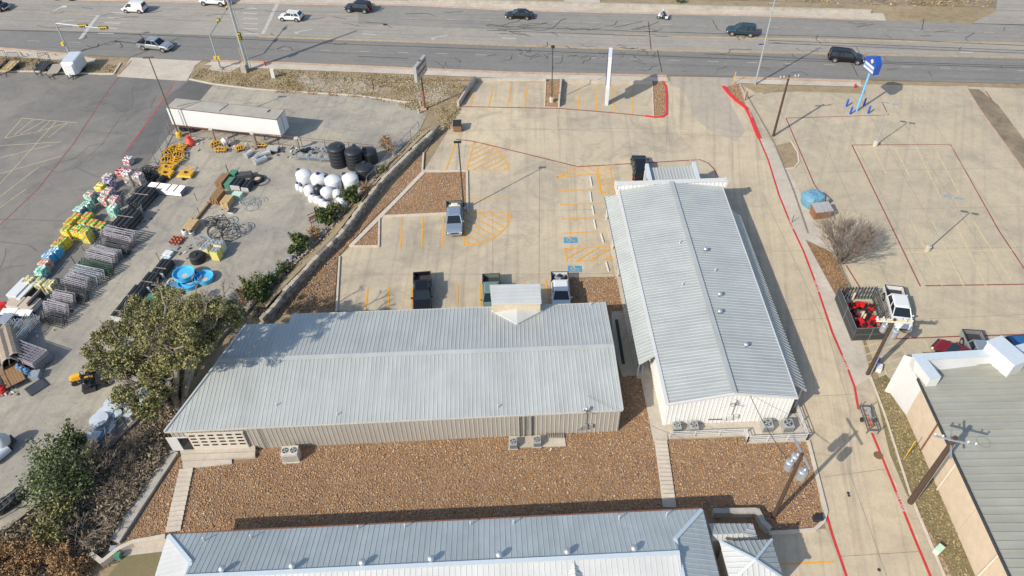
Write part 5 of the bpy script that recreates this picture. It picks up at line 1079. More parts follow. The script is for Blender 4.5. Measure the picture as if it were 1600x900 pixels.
p15, g15, h15 = utility((1422,785), (1492,682), 'big dark pole with gray x-shaped crossarms and white conduit at the tan building', -.35, 3.0, 1, 'galvanised', (), r=.27, conduit=True)
MB().box((g15.x,g15.y,h15-.9), (.12,3.0,.14), -.45).build('crossarm', 'galvanised', p15); MB().ring((g15.x+1.2,g15.y-.9,h15-.8), .55, .015, 12).build('cable_loop', 'steel_pole', p15)
p16, g16, h16 = utility((1208,808), (1240,703), 'dark pole with three gray transformer cans standing in the corner gravel bed', .5, .1, 0, cans=((2.6,2.0,.33,1.0),(1.6,1.6,.33,1.0),(-.8,2.3,.36,1.1)))
MB().box((g16.x+.1,g16.y+.3,h16-.3), (.14,3.0,.14), .12).build('crossarm', 'galvanised', p16)
def wire(label, a, b, sag, r=.018):
    a, b = Vector(a), Vector(b); pts = [a.lerp(b, i/10)-Vector((0,0,sag*4*(i/10)*(1-i/10))) for i in range(11)]
    tag(MB().path(pts, r, 4).build('overhead_wire', 'steel_dark'), label, 'wire')
wire('drop cable from the white building gable to the transformer pole', (xm+1.2, ys, 4.6), (g16.x,g16.y,h16-2.2), .5, .03)
wire('service cable from the gray warehouse meter to the transformer pole', (G(913,650).x, ys+1, 4.0), (g16.x,g16.y,h16-3.0), .8, .012)
# parking lot lamps right
for (b, t, lab) in (((1367,228),(1392,162),'white lamp post at the top of the maroon painted rectangle'), ((1448,392),(1491,309),'white lamp post standing in the middle of the neighbour lot')):
    r_, g, h = pole('light_pole', lab, 'light pole', b, t, .09, .06, 'steel_pole')
    for s in (-1,1): MB().box((g.x+s*.55,g.y-.25*s,h),(.8,.3,.12),-.35).build('lamp_head', 'galvanised', r_)
    MB().lathe([(.32,0),(.32,.75),(.22,.8)], (g.x,g.y,0), 12).build('base', 'concrete_pale', r_)
# blue sign
g = G(1338,174); h = hgt((1338,174),(1362,112)); r_ = thing('shop_sign', 'blue house-shaped shop sign with white bands on a pale blue pole', 'sign', (g.x,g.y,0))
MB().tube((g.x,g.y,0),(g.x,g.y,h+.3),.17,.14,10).build('pole', 'pole_blue', r_)
sa = -1.38; sd2 = Vector((math.cos(sa), math.sin(sa), 0)); sn = Vector((sd2.y, -sd2.x, 0)); o_ = Vector((g.x,g.y,h+.1))
prof = [(-1.3,0),(1.3,0),(1.3,1.6),(.4,2.4),(-1.3,1.6)]
f_ = [o_+sd2*x+Vector((0,0,z_))+sn*.45 for x, z_ in prof]; k_ = [p-sn*.9 for p in f_]
sb = MB().loft([f_, k_]).build('sign_box', 'sign_blue', r_)
for zz, hh, ww, mt_ in ((.3,.34,2.3,'trim_white'),(.9,.36,2.1,'trim_white'),(.6,.08,2.3,'pole_blue')):
    c_ = o_+Vector((0,0,zz))+sn*.47; MB().hexa([c_-sd2*ww/2-Vector((0,0,hh/2)), c_+sd2*ww/2-Vector((0,0,hh/2)), c_+sd2*ww/2-sn*.04-Vector((0,0,hh/2)), c_-sd2*ww/2-sn*.04-Vector((0,0,hh/2))], [c_-sd2*ww/2+Vector((0,0,hh/2)), c_+sd2*ww/2+Vector((0,0,hh/2)), c_+sd2*ww/2-sn*.04+Vector((0,0,hh/2)), c_-sd2*ww/2-sn*.04+Vector((0,0,hh/2))]).build('sign_band', mt_, sb)
c_ = o_+sd2*.3+Vector((0,0,1.65))+sn*.49; MB().tube(c_, c_+sn*.02, .3, n=14).build('sign_emblem', 'stucco', sb)
for (b, lab) in (((1322,167),'blue bollard left of the blue sign pole, farthest back'),((1328,179),'blue bollard in front and left of the blue sign pole'),((1349,166),'blue bollard right behind the blue sign pole'),((1356,178),'blue bollard in front and right of the blue sign pole')):
    g = G(*b); r_ = thing('bollard', lab, 'bollard', (g.x,g.y,0), 0, 'blue bollards around the shop sign'); MB().lathe([(.14,0),(.14,1.25),(.1,1.33),(.03,1.36)], (g.x,g.y,0), 10).build('post', 'bollard_blue', r_); MB().lathe([(.24,0),(.24,.06)], (g.x,g.y,.0), 10).build('base', 'concrete_pale', r_)
# small roadside things
def hydrant(b, lab):
    g = G(*b); r_ = thing('fire_hydrant', lab, 'hydrant', (g.x,g.y,0), 0, 'fire hydrants'); MB().lathe([(.16,0),(.16,.05),(.12,.08),(.12,.6),(.16,.62),(.13,.75),(.05,.83)], (g.x,g.y,0), 10).build('barrel', 'hydrant_red', r_)
    MB().tube((g.x-.22,g.y,.48),(g.x+.22,g.y,.48),.06).build('outlet', 'hydrant_red', r_)
hydrant((415,103), 'red hydrant on the pavement near the signal mast'); hydrant((1335,138), 'red hydrant in the grass left of the blue sign')
g = G(428,122); r_ = thing('utility_cabinet', 'pale utility cabinet on the verge near the road', 'cabinet', (g.x,g.y,0)); MB().box((g.x,g.y,.75),(.55,.5,1.4)).build('body', 'tank_white', r_); MB().box((g.x,g.y,1.48),(.62,.57,.08)).build('lid', 'sack_cream', r_)
g = G(1164,157); r_ = thing('street_sign', 'small reddish sign board on the corner bed at the drive entrance', 'sign', (g.x,g.y,0)); MB().box((g.x,g.y,1.0),(.5,.15,1.1),.5).build('board', 'curb_rust', r_); MB().tube((g.x,g.y,0),(g.x,g.y,1),.05).build('post', 'steel_dark', r_)
g, h = tag_post((1146,131), (1160,114), 'yellow diagonal guy guard by the drive entrance', 'signal_yellow', .05)
g, h = tag_post((1237,348), (1240,336), 'small black sign post on the strip beside the drive', 'steel_dark', .04)
g, h = tag_post((1412,718), (1405,672), 'yellow guy-wire guard on the green verge', 'signal_yellow', .035)
g = G(1464,862); r_ = thing('utility_pedestal', 'small green utility pedestal on the grass verge', 'pedestal', (g.x,g.y,0)); MB().box((g.x,g.y,.3),(.75,.45,.55),.6).build('body', 'green_box_pale', r_); MB().box((g.x,g.y,.61),(.8,.5,.08),.6).build('lid', 'green_box_pale', r_)
g = G(1276,813); r_ = thing('utility_vault', 'dark green utility box at the rounded corner of the gravel bed', 'utility box', (g.x,g.y,0)); MB().box((g.x,g.y,.3),(.75,.45,.45),.0).build('body', 'steel_dark', r_); MB().box((g.x,g.y,.55),(.8,.5,.06),.0).build('lid', 'plastic_black', r_)
def manhole(b, r, lab, mat='rust_ground'):
    g = G(*b); m = MB().lathe([(r,0),(r,.012)], (g.x,g.y,.07), 20); m.ring((g.x,g.y,.083), r*.85, .012, 16); tag(m.build('manhole_cover', mat), lab, 'manhole')
manhole((1372,712), .42, 'rusty manhole cover beside the lower red line'); manhole((1372,770), .01, 'x') if 0 else None
manhole((1325,771), .13, 'upper of two small black drain caps in the drive', 'tar'); manhole((1326,775), .12, 'lower of two small black drain caps in the drive', 'tar'); manhole((1373,891), .14, 'small black cap at the bottom of the drive', 'tar'); manhole((602,39), .4, 'dark manhole cover in the far road lane', 'tar')
# wheel stops
for i, (a, b) in enumerate((((922,277),(925,292)),((922,300),(924,316)),((925,322),(928,336)),((928,344),(931,358)),((939,366),(943,380)),((947,410),(951,425)))):
    p, q = G(*a), G(*b); rz = math.atan2(q.y-p.y, q.x-p.x); L_ = (q-p).length; c = (p+q)/2
    t = thing('wheel_stop', ['wheel stop at the stall beside the top yellow hatching','second wheel stop from the top of the stall row','third wheel stop from the top of the stall row','fourth wheel stop from the top, above the accessible stalls','wheel stop of the upper blue-square accessible stall','wheel stop of the lower blue-square accessible stall'][i], 'wheel stop', (c.x,c.y,.04), 0, 'concrete wheel stops')
    w_ = Vector((-math.sin(rz), math.cos(rz), 0))*.09; u_ = Vector((math.cos(rz), math.sin(rz), 0))*L_/2; c = Vector((c.x,c.y,.045))
    MB().hexa([c-u_-w_, c+u_-w_, c+u_+w_, c-u_+w_], [c-u_*.96-w_*.6+Vector((0,0,.14)), c+u_*.96-w_*.6+Vector((0,0,.14)), c+u_*.96+w_*.6+Vector((0,0,.14)), c-u_*.96+w_*.6+Vector((0,0,.14))]).build('stop_block', 'trim_white', t)
# condensers
def condenser(b, s, h, lab, z=0, mat='ac_gray', fans=1, rz=0.0, w=None):
    g = G(b[0], b[1], z); t = thing('air_conditioner', lab, 'air conditioner', (g.x,g.y,z), rz, 'air conditioner condensers'); w = w or s
    local('cabinet', MB().hexa([(-w/2,-s/2,.05),(w/2,-s/2,.05),(w/2,s/2,.05),(-w/2,s/2,.05)], [(-w/2,-s/2,h),(w/2,-s/2,h),(w/2,s/2,h),(-w/2,s/2,h)]), mat, t)
    for i in range(5): local('louvre', MB().box((0,-s/2-.012,h*(.2+.14*i)), (w*.9,.02,.03)), 'ac_dark', t)
    for i in range(fans):
        x = 0 if fans == 1 else (-w/4+w/2*i); r = min(s, w/fans)*.40
        gr = local('fan_grille', MB().ring((x,0,h+.015), r, .02, 16).ring((x,0,h+.02), r*.6, .012, 12), 'chrome', t); local('fan_shaft_well', MB().lathe([(r*.95,0),(r*.95,.008)], (x,0,h), 16), 'ac_dark', t)
        fb = MB(); [fb.box((x+math.cos(k*1.57+.4)*r*.45, math.sin(k*1.57+.4)*r*.45, h+.02), (r*.85,.12,.012), k*1.57+.4) for k in range(4)]; local('fan_blade', fb, 'ac_gray', t)
    local('pad', MB().box((0,0,.03),(w+.15,s+.15,.06)), 'concrete_pale', t)
condenser((1056,672), .75, .8, 'leftmost condenser on the deck of the white building', .2); condenser((1082,672), .8, .85, 'condenser second from the left on the deck of the white building', .2)
condenser((1196,670), .95, .95, 'left one of the two big condensers on the right half of the deck', .2); condenser((1228,670), .95, .95, 'right one of the two big condensers near the deck corner', .2)
condenser((457,716), 1.0, 1.3, 'beige twin-fan package unit standing alone in the gravel', .03, 'ac_beige', 2, .03, 1.5)
MB()
pad = thing('equipment_slab', 'concrete slab with ribs behind the warehouse carrying two condensers', 'slab', tuple(G(838,690))); MB().prism([tuple(G(*p)[:2]) for p in ((795,701),(795,683),(882,680),(884,698))], 0, .16).build('slab', 'concrete_pale', pad)
condenser((802,697), .7, .75, 'left condenser on the slab behind the gray warehouse', .16); condenser((839,694), .7, .75, 'right condenser on the slab behind the gray warehouse', .16)
for i in range(9): p = G(853+i*3.4, 683); MB().box((p.x,p.y,.24),(.07,.5,.14)).build('sleeper', 'wood_gray', pad)
# dumpsters
def dumpster(b, w, d, h, mat, lid, lab, rz=0, nl=2):
    g = G(*b); t = thing('dumpster', lab, 'dumpster', (g.x,g.y,.04), rz); local('bin', MB().hexa([(-w*.44,-d*.38,.1),(w*.44,-d*.38,.1),(w*.44,d*.42,.1),(-w*.44,d*.42,.1)], [(-w/2,-d/2,h*.85),(w/2,-d/2,h*.85),(w/2,d/2,h),(-w/2,d/2,h)]), mat, t)
    for i in range(nl): local('lid', MB().hexa([(-w/2+w*i/nl+.02,-d/2-.03,h*.86),(-w/2+w*(i+1)/nl-.02,-d/2-.03,h*.86),(-w/2+w*(i+1)/nl-.02,d/2,h+.01),(-w/2+w*i/nl+.02,d/2,h+.01)], [(-w/2+w*i/nl+.02,-d/2-.03,h*.86+.06),(-w/2+w*(i+1)/nl-.02,-d/2-.03,h*.86+.06),(-w/2+w*(i+1)/nl-.02,d/2,h+.07),(-w/2+w*i/nl+.02,d/2,h+.07)]), lid, t)
    for s in (-1,1): local('side_pocket', MB().box((s*w*.5,0,h*.55),(.1,d*.7,.12)), mat, t)
    return t
dumpster((715,204), 1.25, 1.4, 1.3, 'dumpster_brown', 'plastic_black', 'small brown dumpster with black lid in the upper car park', -.02, 1)
dumpster((1280,338), 2.3, 1.6, 1.5, 'dumpster_brown', 'sign_gray', 'rusty brown dumpster with gray lids beside the blue tarp heap', .12, 2)
g = G(1268,318); t = thing('tarp_covered_bin', 'bulky load wrapped in a light blue tarpaulin next to the dumpster', 'tarp', (g.x,g.y,.04), .15)
V_ = []
rg = []
for z_, s_, dx in ((0,.98,0),(.5,1.04,.03),(1.1,1.0,-.02),(1.45,.82,.05),(1.6,.5,-.05)):
    rg.append([((1.35*math.cos(k*math.pi/8)*abs(math.cos(k*math.pi/8))**-.35 if abs(math.cos(k*math.pi/8))>.01 else 0)*s_+dx+random.uniform(-.07,.07), 1.2*math.sin(k*math.pi/8)*(abs(math.sin(k*math.pi/8))+.01)**-.35*s_+random.uniform(-.07,.07), z_+random.uniform(-.06,.06)) for k in range(16)])
local('tarpaulin', MB().loft(rg), 'tarp_blue', t); local('rope', MB().path([(-1.3,-.3,.6),(0,-.4,1.66),(1.3,-.2,.6)], .02), 'plastic_black', t)
local('debris', MB().box((1.5,-.4,.7),(.35,.9,.7),.2), 'wood_gray', t)
# slatted mower cage
cg = thing('mower_cage', 'black slatted chain-link cage holding red mowers beside the neighbour lot', 'fence cage', tuple(G(1345,500)))
hc = 1.95; cp = [G(1305,477), G(1330,532), G(1380,531), G(1373,490), G(1357,474)]; cp = [G(1304,468), G(1330,533), G(1382,531), G(1362,468)]
for i in range(4):
    a, b = cp[i], cp[(i+1) % 4]; d = (b-a); n_ = max(2, int(d.length/2.2)); slat_n = int(d.length/.16); 
    if i in (0,1):
        m = MB(); rz = math.atan2(d.y, d.x)
        for k in range(slat_n): p = a+d*((k+.5)/slat_n); m.box((p.x,p.y,hc/2),(.135,.03,hc-.1), rz)
        m.build('privacy_slats', 'privacy_slat', cg)['kind'] = 'stuff'
    else:
        m = MB(); rz = math.atan2(d.y, d.x)
        for k in range(slat_n//2): p = a+d*((k+.5)/(slat_n//2)); m.box((p.x,p.y,hc/2),(.16,.025,hc-.1), rz)
        m.build('privacy_slats', 'privacy_slat', cg)['kind'] = 'stuff'
    for k in range(n_+1): p = a+d*k/n_; MB().tube((p.x,p.y,0),(p.x,p.y,hc+.08),.045).build('fence_post', 'fence_galv', cg)
    for z_ in (hc, hc*.5, .12): MB().tube((a.x,a.y,z_),(b.x,b.y,z_),.03,n=4).build('fence_rail', 'fence_galv', cg)
def mower(b, rz, lab, mat='paint_mower'):
    g = G(*b); t = thing('riding_mower', lab, 'mower', (g.x,g.y,0), rz, 'red riding mowers in the cage')
    local('hood', MB().loft([[(.1,-.25,.35),(.1,.25,.35),(.1,.22,.8),(.1,-.22,.8)],[(.7,-.28,.35),(.7,.28,.35),(.7,.22,.72),(.7,-.22,.72)],[(.95,-.2,.4),(.95,.2,.4),(.95,.15,.6),(.95,-.15,.6)]]), 'line_red_paint', t)
    local('fender', MB().box((-.55,0,.62),(.6,.95,.1)), 'line_red_paint', t); local('seat', MB().box((-.45,0,.75),(.4,.4,.12)).box((-.65,0,.95),(.1,.4,.4)), 'plastic_black', t)
    local('steering_wheel', MB().ring((.02,0,.95), .17, .02, 10, 4, (-.5,0,1)), 'plastic_black', t); local('cutting_deck', MB().box((.1,0,.25),(.9,1.1,.14)), 'plastic_black', t)
    for x, r in ((-.55,.3),(.7,.2)):
        for s in (-1,1): local('wheel', MB().tube((x,s*.32,r),(x,s*.52,r),r,n=10), 'rubber', t)
flat('line_red_paint', (.55,.015,.015), .3)
for i, (b, rz, lab) in enumerate((((1334,482),.3,'red mower at the upper left inside the cage'),((1350,483),2.6,'red mower upper right inside the cage, facing left'),((1358,500),-.9,'red mower right of centre in the cage by the gate side'),((1338,503),-1.2,'red mower centre left in the cage against the slats'),((1352,513),.6,'red mower near the cream posts in the lower cage'),((1366,517),-.7,'lowest red mower in the right corner of the cage'),((1344,522),2.8,'dark-decked red mower in the lowest left corner of the cage'))): mower(b, rz, lab)
for i, (b, t_) in enumerate((((1331,470),(1336,458)),((1322,473),(1323,466)),((1327,487),(1328,480)),((1345,498),(1350,487)),((1348,501),(1352,491)),((1335,503),(1336,496)))):
    r_, g, h = pole('bollard', ['cream bollard at the top of the cage','short cream bollard in the upper left of the cage','cream bollard beside the left slats','left of the paired cream bollards in the cage','right of the paired cream bollards in the cage','low cream bollard near the lower left mowers'][i], 'bollard', b, t_, .11, .11, 'cream_post', group='cream bollards in the mower cage')
# small gate frame trailer at the drive
b = G(1349,640); t = thing('gate_frame', 'low dark tubular cart with a red bar beside the drive end of the red line', 'cart', (b.x,b.y,.05), ang((1349,640),(1362,678)))
L_ = (G(1362,678)-b).length; m = MB(); m.path([(0,-.5,.5),(L_,-.5,.5),(L_,.5,.5),(0,.5,.5),(0,-.5,.5)], .06, 4); [m.tube((x,s*.5,0),(x,s*.5,1.0),.05) for x in (0,L_) for s in (-1,1)]; [m.tube((L_*k/5,-.5,.5),(L_*k/5,.5,.5),.03) for k in range(1,5)]; local('frame', m, 'steel_gray', t)
local('red_bar', MB().box((L_*.7,-.1,.62),(1.1,.08,.1)), 'line_red_paint', t); local('winch', MB().box((L_*.35,.1,.65),(.9,.12,.2)).box((L_*.2,.1,.75),(.3,.3,.3)), 'galvanised', t)
for s in (-1,1): local('wheel', MB().tube((L_*.5,s*.55,.22),(L_*.5,s*.7,.22),.22,n=10), 'rubber', t)
b = G(1372,578); t = thing('wheeled_bin', 'white and blue low box at the foot of the pole by the hatched stall', 'bin', (b.x,b.y,0)); MB().box((b.x,b.y,.3),(.5,.8,.55),-.5).build('body', 'tank_white', t); MB().box((b.x+.1,b.y+.8,.3),(.35,.9,.4),-.5).build('cover', 'bollard_blue', t)
# passage things
b = G(980,540); t = thing('ramp_rail', 'long dark drain channel in the shaded passage between the buildings', 'drain', (b.x,b.y,0)); p, q = G(963,500), G(974,570); m = MB(); ribbon(m, [p, q], .35, .1); m.build('channel', 'tar', t)
m = MB(); rail(m, [G(1000,566), G(1003,584)], .12, 0, 1.1); tag(m.build('handrail_panel', 'trim_white'), 'short white handrail at the end of the awning passage', 'railing')
# =================================================================== THE FARM STORE YARD
def pallet(b, col, lab, h=1.2, w=1.15, d=1.05, rz=None, side=None, layers=None, grp='pallets of bagged goods'):
    """a wooden pallet with layers of bags; every layer is a part"""
    g = G(*b); rz = YR if rz is None else rz; t = thing('bag_pallet', lab, 'pallet', (g.x,g.y,.035), rz, grp)
    local('pallet_base', MB().box((0,0,.06),(w,d,.1)).box((0,-d*.4,.03),(w,.1,.08)).box((0,d*.4,.03),(w,.1,.08)), 'wood_gray', t)
    n = layers or max(2, int(h/.2)); lh = (h-.1)/n
    for k in range(n):
        m = MB(); j = .02
        nx, ny = (2, 3) if k % 2 else (3, 2)
        for ix in range(nx):
            for iy in range(ny):
                cx, cy = -w/2+w*(ix+.5)/nx+random.uniform(-j,j), -d/2+d*(iy+.5)/ny+random.uniform(-j,j); z0 = .12+k*lh; sx, sy = w/nx*.48, d/ny*.48
                if k == n-1: m.loft([[(cx+a*sx*s, cy+e*sy*s, z0+zz*lh) for a, e in ((-1,-1),(1,-1),(1,1),(-1,1))] for s, zz in ((1,0),(1.02,.5),(.75,1))])
                else: m.box((cx, cy, z0+lh/2), (sx*2.02, sy*2.02, lh*.97))
        local('bag_layer', m, side if (side and k < n-1) else col, t)
    return t
YR = ang((205,300),(115,395))      # direction of the rows
P_ = [((203,256),'bag_white','cluttered white pallet at the top of the bagged rows',.9),((192,274),'bag_red','low red pallet left of the tall wrapped pair',.9),
 ((207,288),'bag_white','tall tan-sided pallet with white top, left of the pair',2.0,'bag_tan'),((223,292),'bag_white','tall tan-sided pallet with white top, right of the pair',2.0,'bag_tan'),
 ((170,280),'bag_tan','low tan pallet behind the purple one',.6),((175,293),'bag_purple','purple and white pallet behind the bright yellow one',1.3),((162,302),'bag_yellow','bright yellow pallet standing in front of the purple one',1.25),
 ((146,315),'bag_pink','pink and white pallet topped red, leftmost of the pink ones',1.3,'bag_teal'),((160,308),'bag_pink','small pink pallet just below the bright yellow one',.8),((175,309),'bag_pink','pink pallet with white bags, upper right of the pink group',1.3,'bag_purple'),
 ((168,320),'bag_pink','pink pallet in the middle of the pink group',1.3),((184,322),'bag_pink','pink and white pallet nearest the mesh screen',1.3),((141,330),'bag_green','green-topped pallet with teal side',1.3,'bag_teal'),
 ((130,338),'bag_mint','white and green pallet with slate side',1.3,'barrel_blue'),((182,337),'bag_mint','mint striped pallet beside the mesh screen',1.4,'bag_teal'),
 ((124,348),'bag_sun','yellow-green pallet, first of the sunny rows',1.1),((114,357),'bag_sun','yellow-green pallet, second down the left sunny row',1.1),((142,347),'bag_sun','yellow-green pallet at the top of the right sunny row',1.1),
 ((136,355),'bag_sun','yellow-green pallet in the middle of the sunny block',1.1,'bag_green'),((150,358),'bag_sun','yellow-green pallet right of the middle sunny block',1.1,'bag_green'),((163,362),'bag_sun','yellow-green pallet at the right tip of the sunny block',1.1,'bag_green'),
 ((111,370),'bag_sun','yellow-sided pallet left of the big slanting yellow stack',1.4,'bag_yellow'),((128,373),'bag_sun','left part of the big slanting yellow stack',1.6,'bag_yellow'),((141,377),'bag_sun','right part of the big slanting yellow stack',1.7,'bag_yellow'),
 ((105,386),'bag_sun','yellow and red pallet, upper of the lower yellow pair',1.3,'bag_yellow'),((97,393),'bag_sun','yellow and red pallet, lower of the lower yellow pair',1.3,'bag_yellow'),
 ((92,401),'bag_blue','upper blue pallet below the yellow pair',1.2,'stock_blue'),((82,409),'bag_blue','lower blue pallet above the salmon one',1.2,'stock_blue'),((76,421),'bag_orange','salmon orange pallet below the blue ones',1.2),((70,431),'bag_teal','green and teal pallet below the salmon one',1.1,'bag_teal'),((65,437),'bag_green','low green pallet touching the cream ones',.7),
 ((51,446),'bag_cream','leftmost of the three cream pallets',1.0),((68,450),'bag_cream','middle of the three cream pallets',1.1),((85,454),'bag_cream','rightmost cream pallet, wrapped on its side',1.25)]
for q in P_: pallet(q[0], q[1], q[2], q[3]*1.05, side=q[4] if len(q) > 4 else None)
# white and tan flat goods at the row's lower end
def crate_stack(b, w, d, h, top, side, lab, cat='stack', rz=None, n=4, name='board_stack'):
    g = G(*b); rz = YR if rz is None else rz; t = thing(name, lab, cat, (g.x,g.y,.035), rz)
    for k in range(n): local('board', MB().box((random.uniform(-.02,.02),random.uniform(-.02,.02),h*(k+.5)/n),(w,d,h/n*.93)), top if k == n-1 else side, t)
    return t
crate_stack((36,457), 2.9, 1.3, .9, 'tank_white', 'fascia_blue', 'long stack of white panels below the cream pallets'); crate_stack((47,461), 2.9, .5, .8, 'tank_white', 'steel_dark', 'narrow white-topped strip stack beside the white panels')
crate_stack((28,477), 1.5, 1.6, .7, 'sandbox_tan', 'tank_white', 'left tan-topped square crate'); crate_stack((50,480), 1.8, 1.7, .7, 'sandbox_tan', 'tank_white', 'right tan-topped square crate')
crate_stack((18,492), .9, 1.7, .6, 'white_bag', 'steel_dark', 'left white bundle in front of the tan crates', rz=YR+.2); crate_stack((41,494), .9, 1.7, .6, 'white_bag', 'steel_dark', 'right white bundle in front of the tan crates', rz=YR+.2)
crate_stack((14,506), 1.4, 1.2, .9, 'galvanised', 'steel_dark', 'gray metal crate below the white bundles'); crate_stack((5,482), 1.2, .5, .8, 'hydrant_red', 'hydrant_red', 'red implement frame at the left edge by the tan crates', rz=.2); crate_stack((60,474), 2.4, .15, 1.2, 'wood_old', 'steel_dark', 'leaning dark board beside the right tan crate')
# stacks of livestock panels: every panel is a part
def panel_stack(b, L, n, gap, h, mat, lab, rz=None, tilt=.25, flat_=False, bars=6):
    if not flat_ and n > 6: n = int(n*.62); gap *= 1.6
    """panels leaning against each other, long side across the row"""
    g = G(*b); rz = PR if rz is None else rz; t = thing('fence_panel_stack', lab, 'fence panels', (g.x,g.y,.035), rz, 'stacks of livestock fence panels')
    def mk(m):
        m.path([(0,0,0),(L,0,0),(L,0,h),(0,0,h),(0,0,0)], .04, 4)
        for k in range(1, bars): m.tube((0,0,h*k/bars),(L,0,h*k/bars),.028,n=4)
        for x in (L*.33, L*.66): m.tube((x,0,0),(x,0,h),.03,n=4)
    me = unit_mesh('panel', mat, mk)
    for k in range(n):
        o = bpy.data.objects.new('panel', me); scene.collection.objects.link(o); o.parent = t
        if flat_: o.location = (random.uniform(-.08,.08), random.uniform(-.05,.05), .1+gap*k); o.rotation_euler = (math.radians(88), 0, random.uniform(-.02,.02))
        else: o.location = (random.uniform(-.12,.12), gap*k, .03); o.rotation_euler = (math.radians(-90*tilt)+random.uniform(-.12,.12), 0, random.uniform(-.05,.05))
    return t
PR = ang((160,372),(216,384))
panel_stack((158,381), 4.3, 18, .09, 1.5, 'tube_lilac', 'bright bundle of pale leaning panels, uppermost of the panel rows'); panel_stack((166,372), 1.4, 9, .1, 1.3, 'tube_lilac', 'short pale panel bundle tucked above the uppermost row')
panel_stack((150,393), 4.4, 9, .16, 1.3, 'steel_dark', 'dark spaced panels under the uppermost pale bundle'); panel_stack((146,402), 3.6, 5, .2, 1.1, 'galvanised', 'loose gray panels between the two pale bundles')
panel_stack((136,411), 3.7, 16, .09, 1.4, 'tube_lilac', 'second pale bundle of leaning panels with white top bars'); panel_stack((124,425), 4.3, 6, .16, 1.2, 'green_dark' if 'green_dark' in MATS else 'steel_dark', 'dark green open panels below the second pale bundle')
panel_stack((112,438), 3.9, 10, .14, 1.3, 'galvanised', 'grayish bundle above the third pale group'); panel_stack((100,455), 3.0, 14, .10, 1.5, 'tube_lilac', 'third pale bundle with reddish ends'); panel_stack((92,466), 3.6, 8, .14, 1.3, 'steel_dark', 'dark messy bundle under the third pale group')
panel_stack((82,478), 2.6, 10, .10, 1.4, 'tube_lilac', 'fourth pale bundle, narrow'); panel_stack((70,491), 2.9, 9, .10, 1.4, 'tube_lilac', 'fifth pale bundle near the lower end'); panel_stack((64,504), 3.0, 7, .13, 1.1, 'steel_dark', 'lowest dark bundle with black fittings')
panel_stack((40,545), 4.0, 14, .10, 1.9, 'tube_lilac', 'neat horizontal stack of blue-gray panels at the row end', rz=PR-.1, flat_=True); panel_stack((28,512), 4.2, 4, .4, 1.5, 'galvanised', 'upright greenish panel pens at the lower left', rz=YR+.1, tilt=.02); panel_stack((52,505), 4.2, 3, .5, 1.5, 'galvanised', 'tall empty panel rack beside the pens', rz=YR+.1, tilt=.02)
panel_stack((205,304), 3.6, 1, .1, 1.6, 'fence_galv', 'single mesh screen panel standing beside the mint pallet', rz=YR+math.pi, tilt=0, bars=12)
# dark pipe and gate stacks
def pipe_stack(b, L, n, rows, lab, mat='pipe_black', r=.06, rz=None, ends=None, strap=None, name='pipe_bundle', cat='pipes', lift=0.0):
    g = G(*b); rz = YR if rz is None else rz; t = thing(name, lab, cat, (g.x,g.y,.035), rz)
    for k in range(rows):
        for i in range(n): local('pipe', MB().tube((-L/2+random.uniform(-.05,.05),(i-(n-1)/2)*r*2.15,r+.08+lift+k*r*2.0),(L/2,(i-(n-1)/2)*r*2.15,r+.08+lift+k*r*2.0),r,n=6), mat if (i+k) % 3 or mat != 'pipe_black' else 'steel_gray', t)
    if ends:
        for i in range(n): local('end_tip', MB().box((L/2+.04,(i-(n-1)/2)*r*2.15,.08+rows*r),(.18,r*1.5,rows*r*1.6)), ends, t)
    if strap:
        for x in strap: local('strap', MB().box((L*x,0,.1+lift+rows*r*2),(.1,n*r*2.2,.04)), 'wood_old', t)
    for x in (-.35,.35): local('bearer', MB().box((L*x,0,.05),(.1,n*r*2.1,.1)), 'wood_gray', t)
    return t
pipe_stack((226,317), 3.4, 9, 6, 'upper black pipe rack beside the tan pallets', r=.11, strap=(0,)); pipe_stack((203,352), 3.2, 9, 6, 'lower black pipe rack below the gray coil', r=.11, strap=(0,))
pipe_stack((262,300), 5.0, 8, 4, 'long pale tube stack lying across above the black pipe racks', 'tube_lilac', .09, rz=PR+.1, strap=(-.25,.1,.3), name='tube_stack')
def coil(b, R, n, r, mat, lab, h=.12, name='wire_coil', cat='coil', tilt=0):
    g = G(*b); t = thing(name, lab, cat, (g.x,g.y,.035))
    for k in range(n): local('loop', MB().ring((random.uniform(-.06,.06),random.uniform(-.06,.06),.05+h*k), R*random.uniform(.9,1.05), r, 18, 4, (random.uniform(-.1,.1),random.uniform(-.1,.1),1)), mat, t)
    return t
coil((213,332), .9, 8, .04, 'tube_lilac', 'gray wire coil between the two black pipe racks'); coil((190,372), .8, 6, .05, 'steel_dark', 'tangled black coil at the foot of the lower pipe rack')
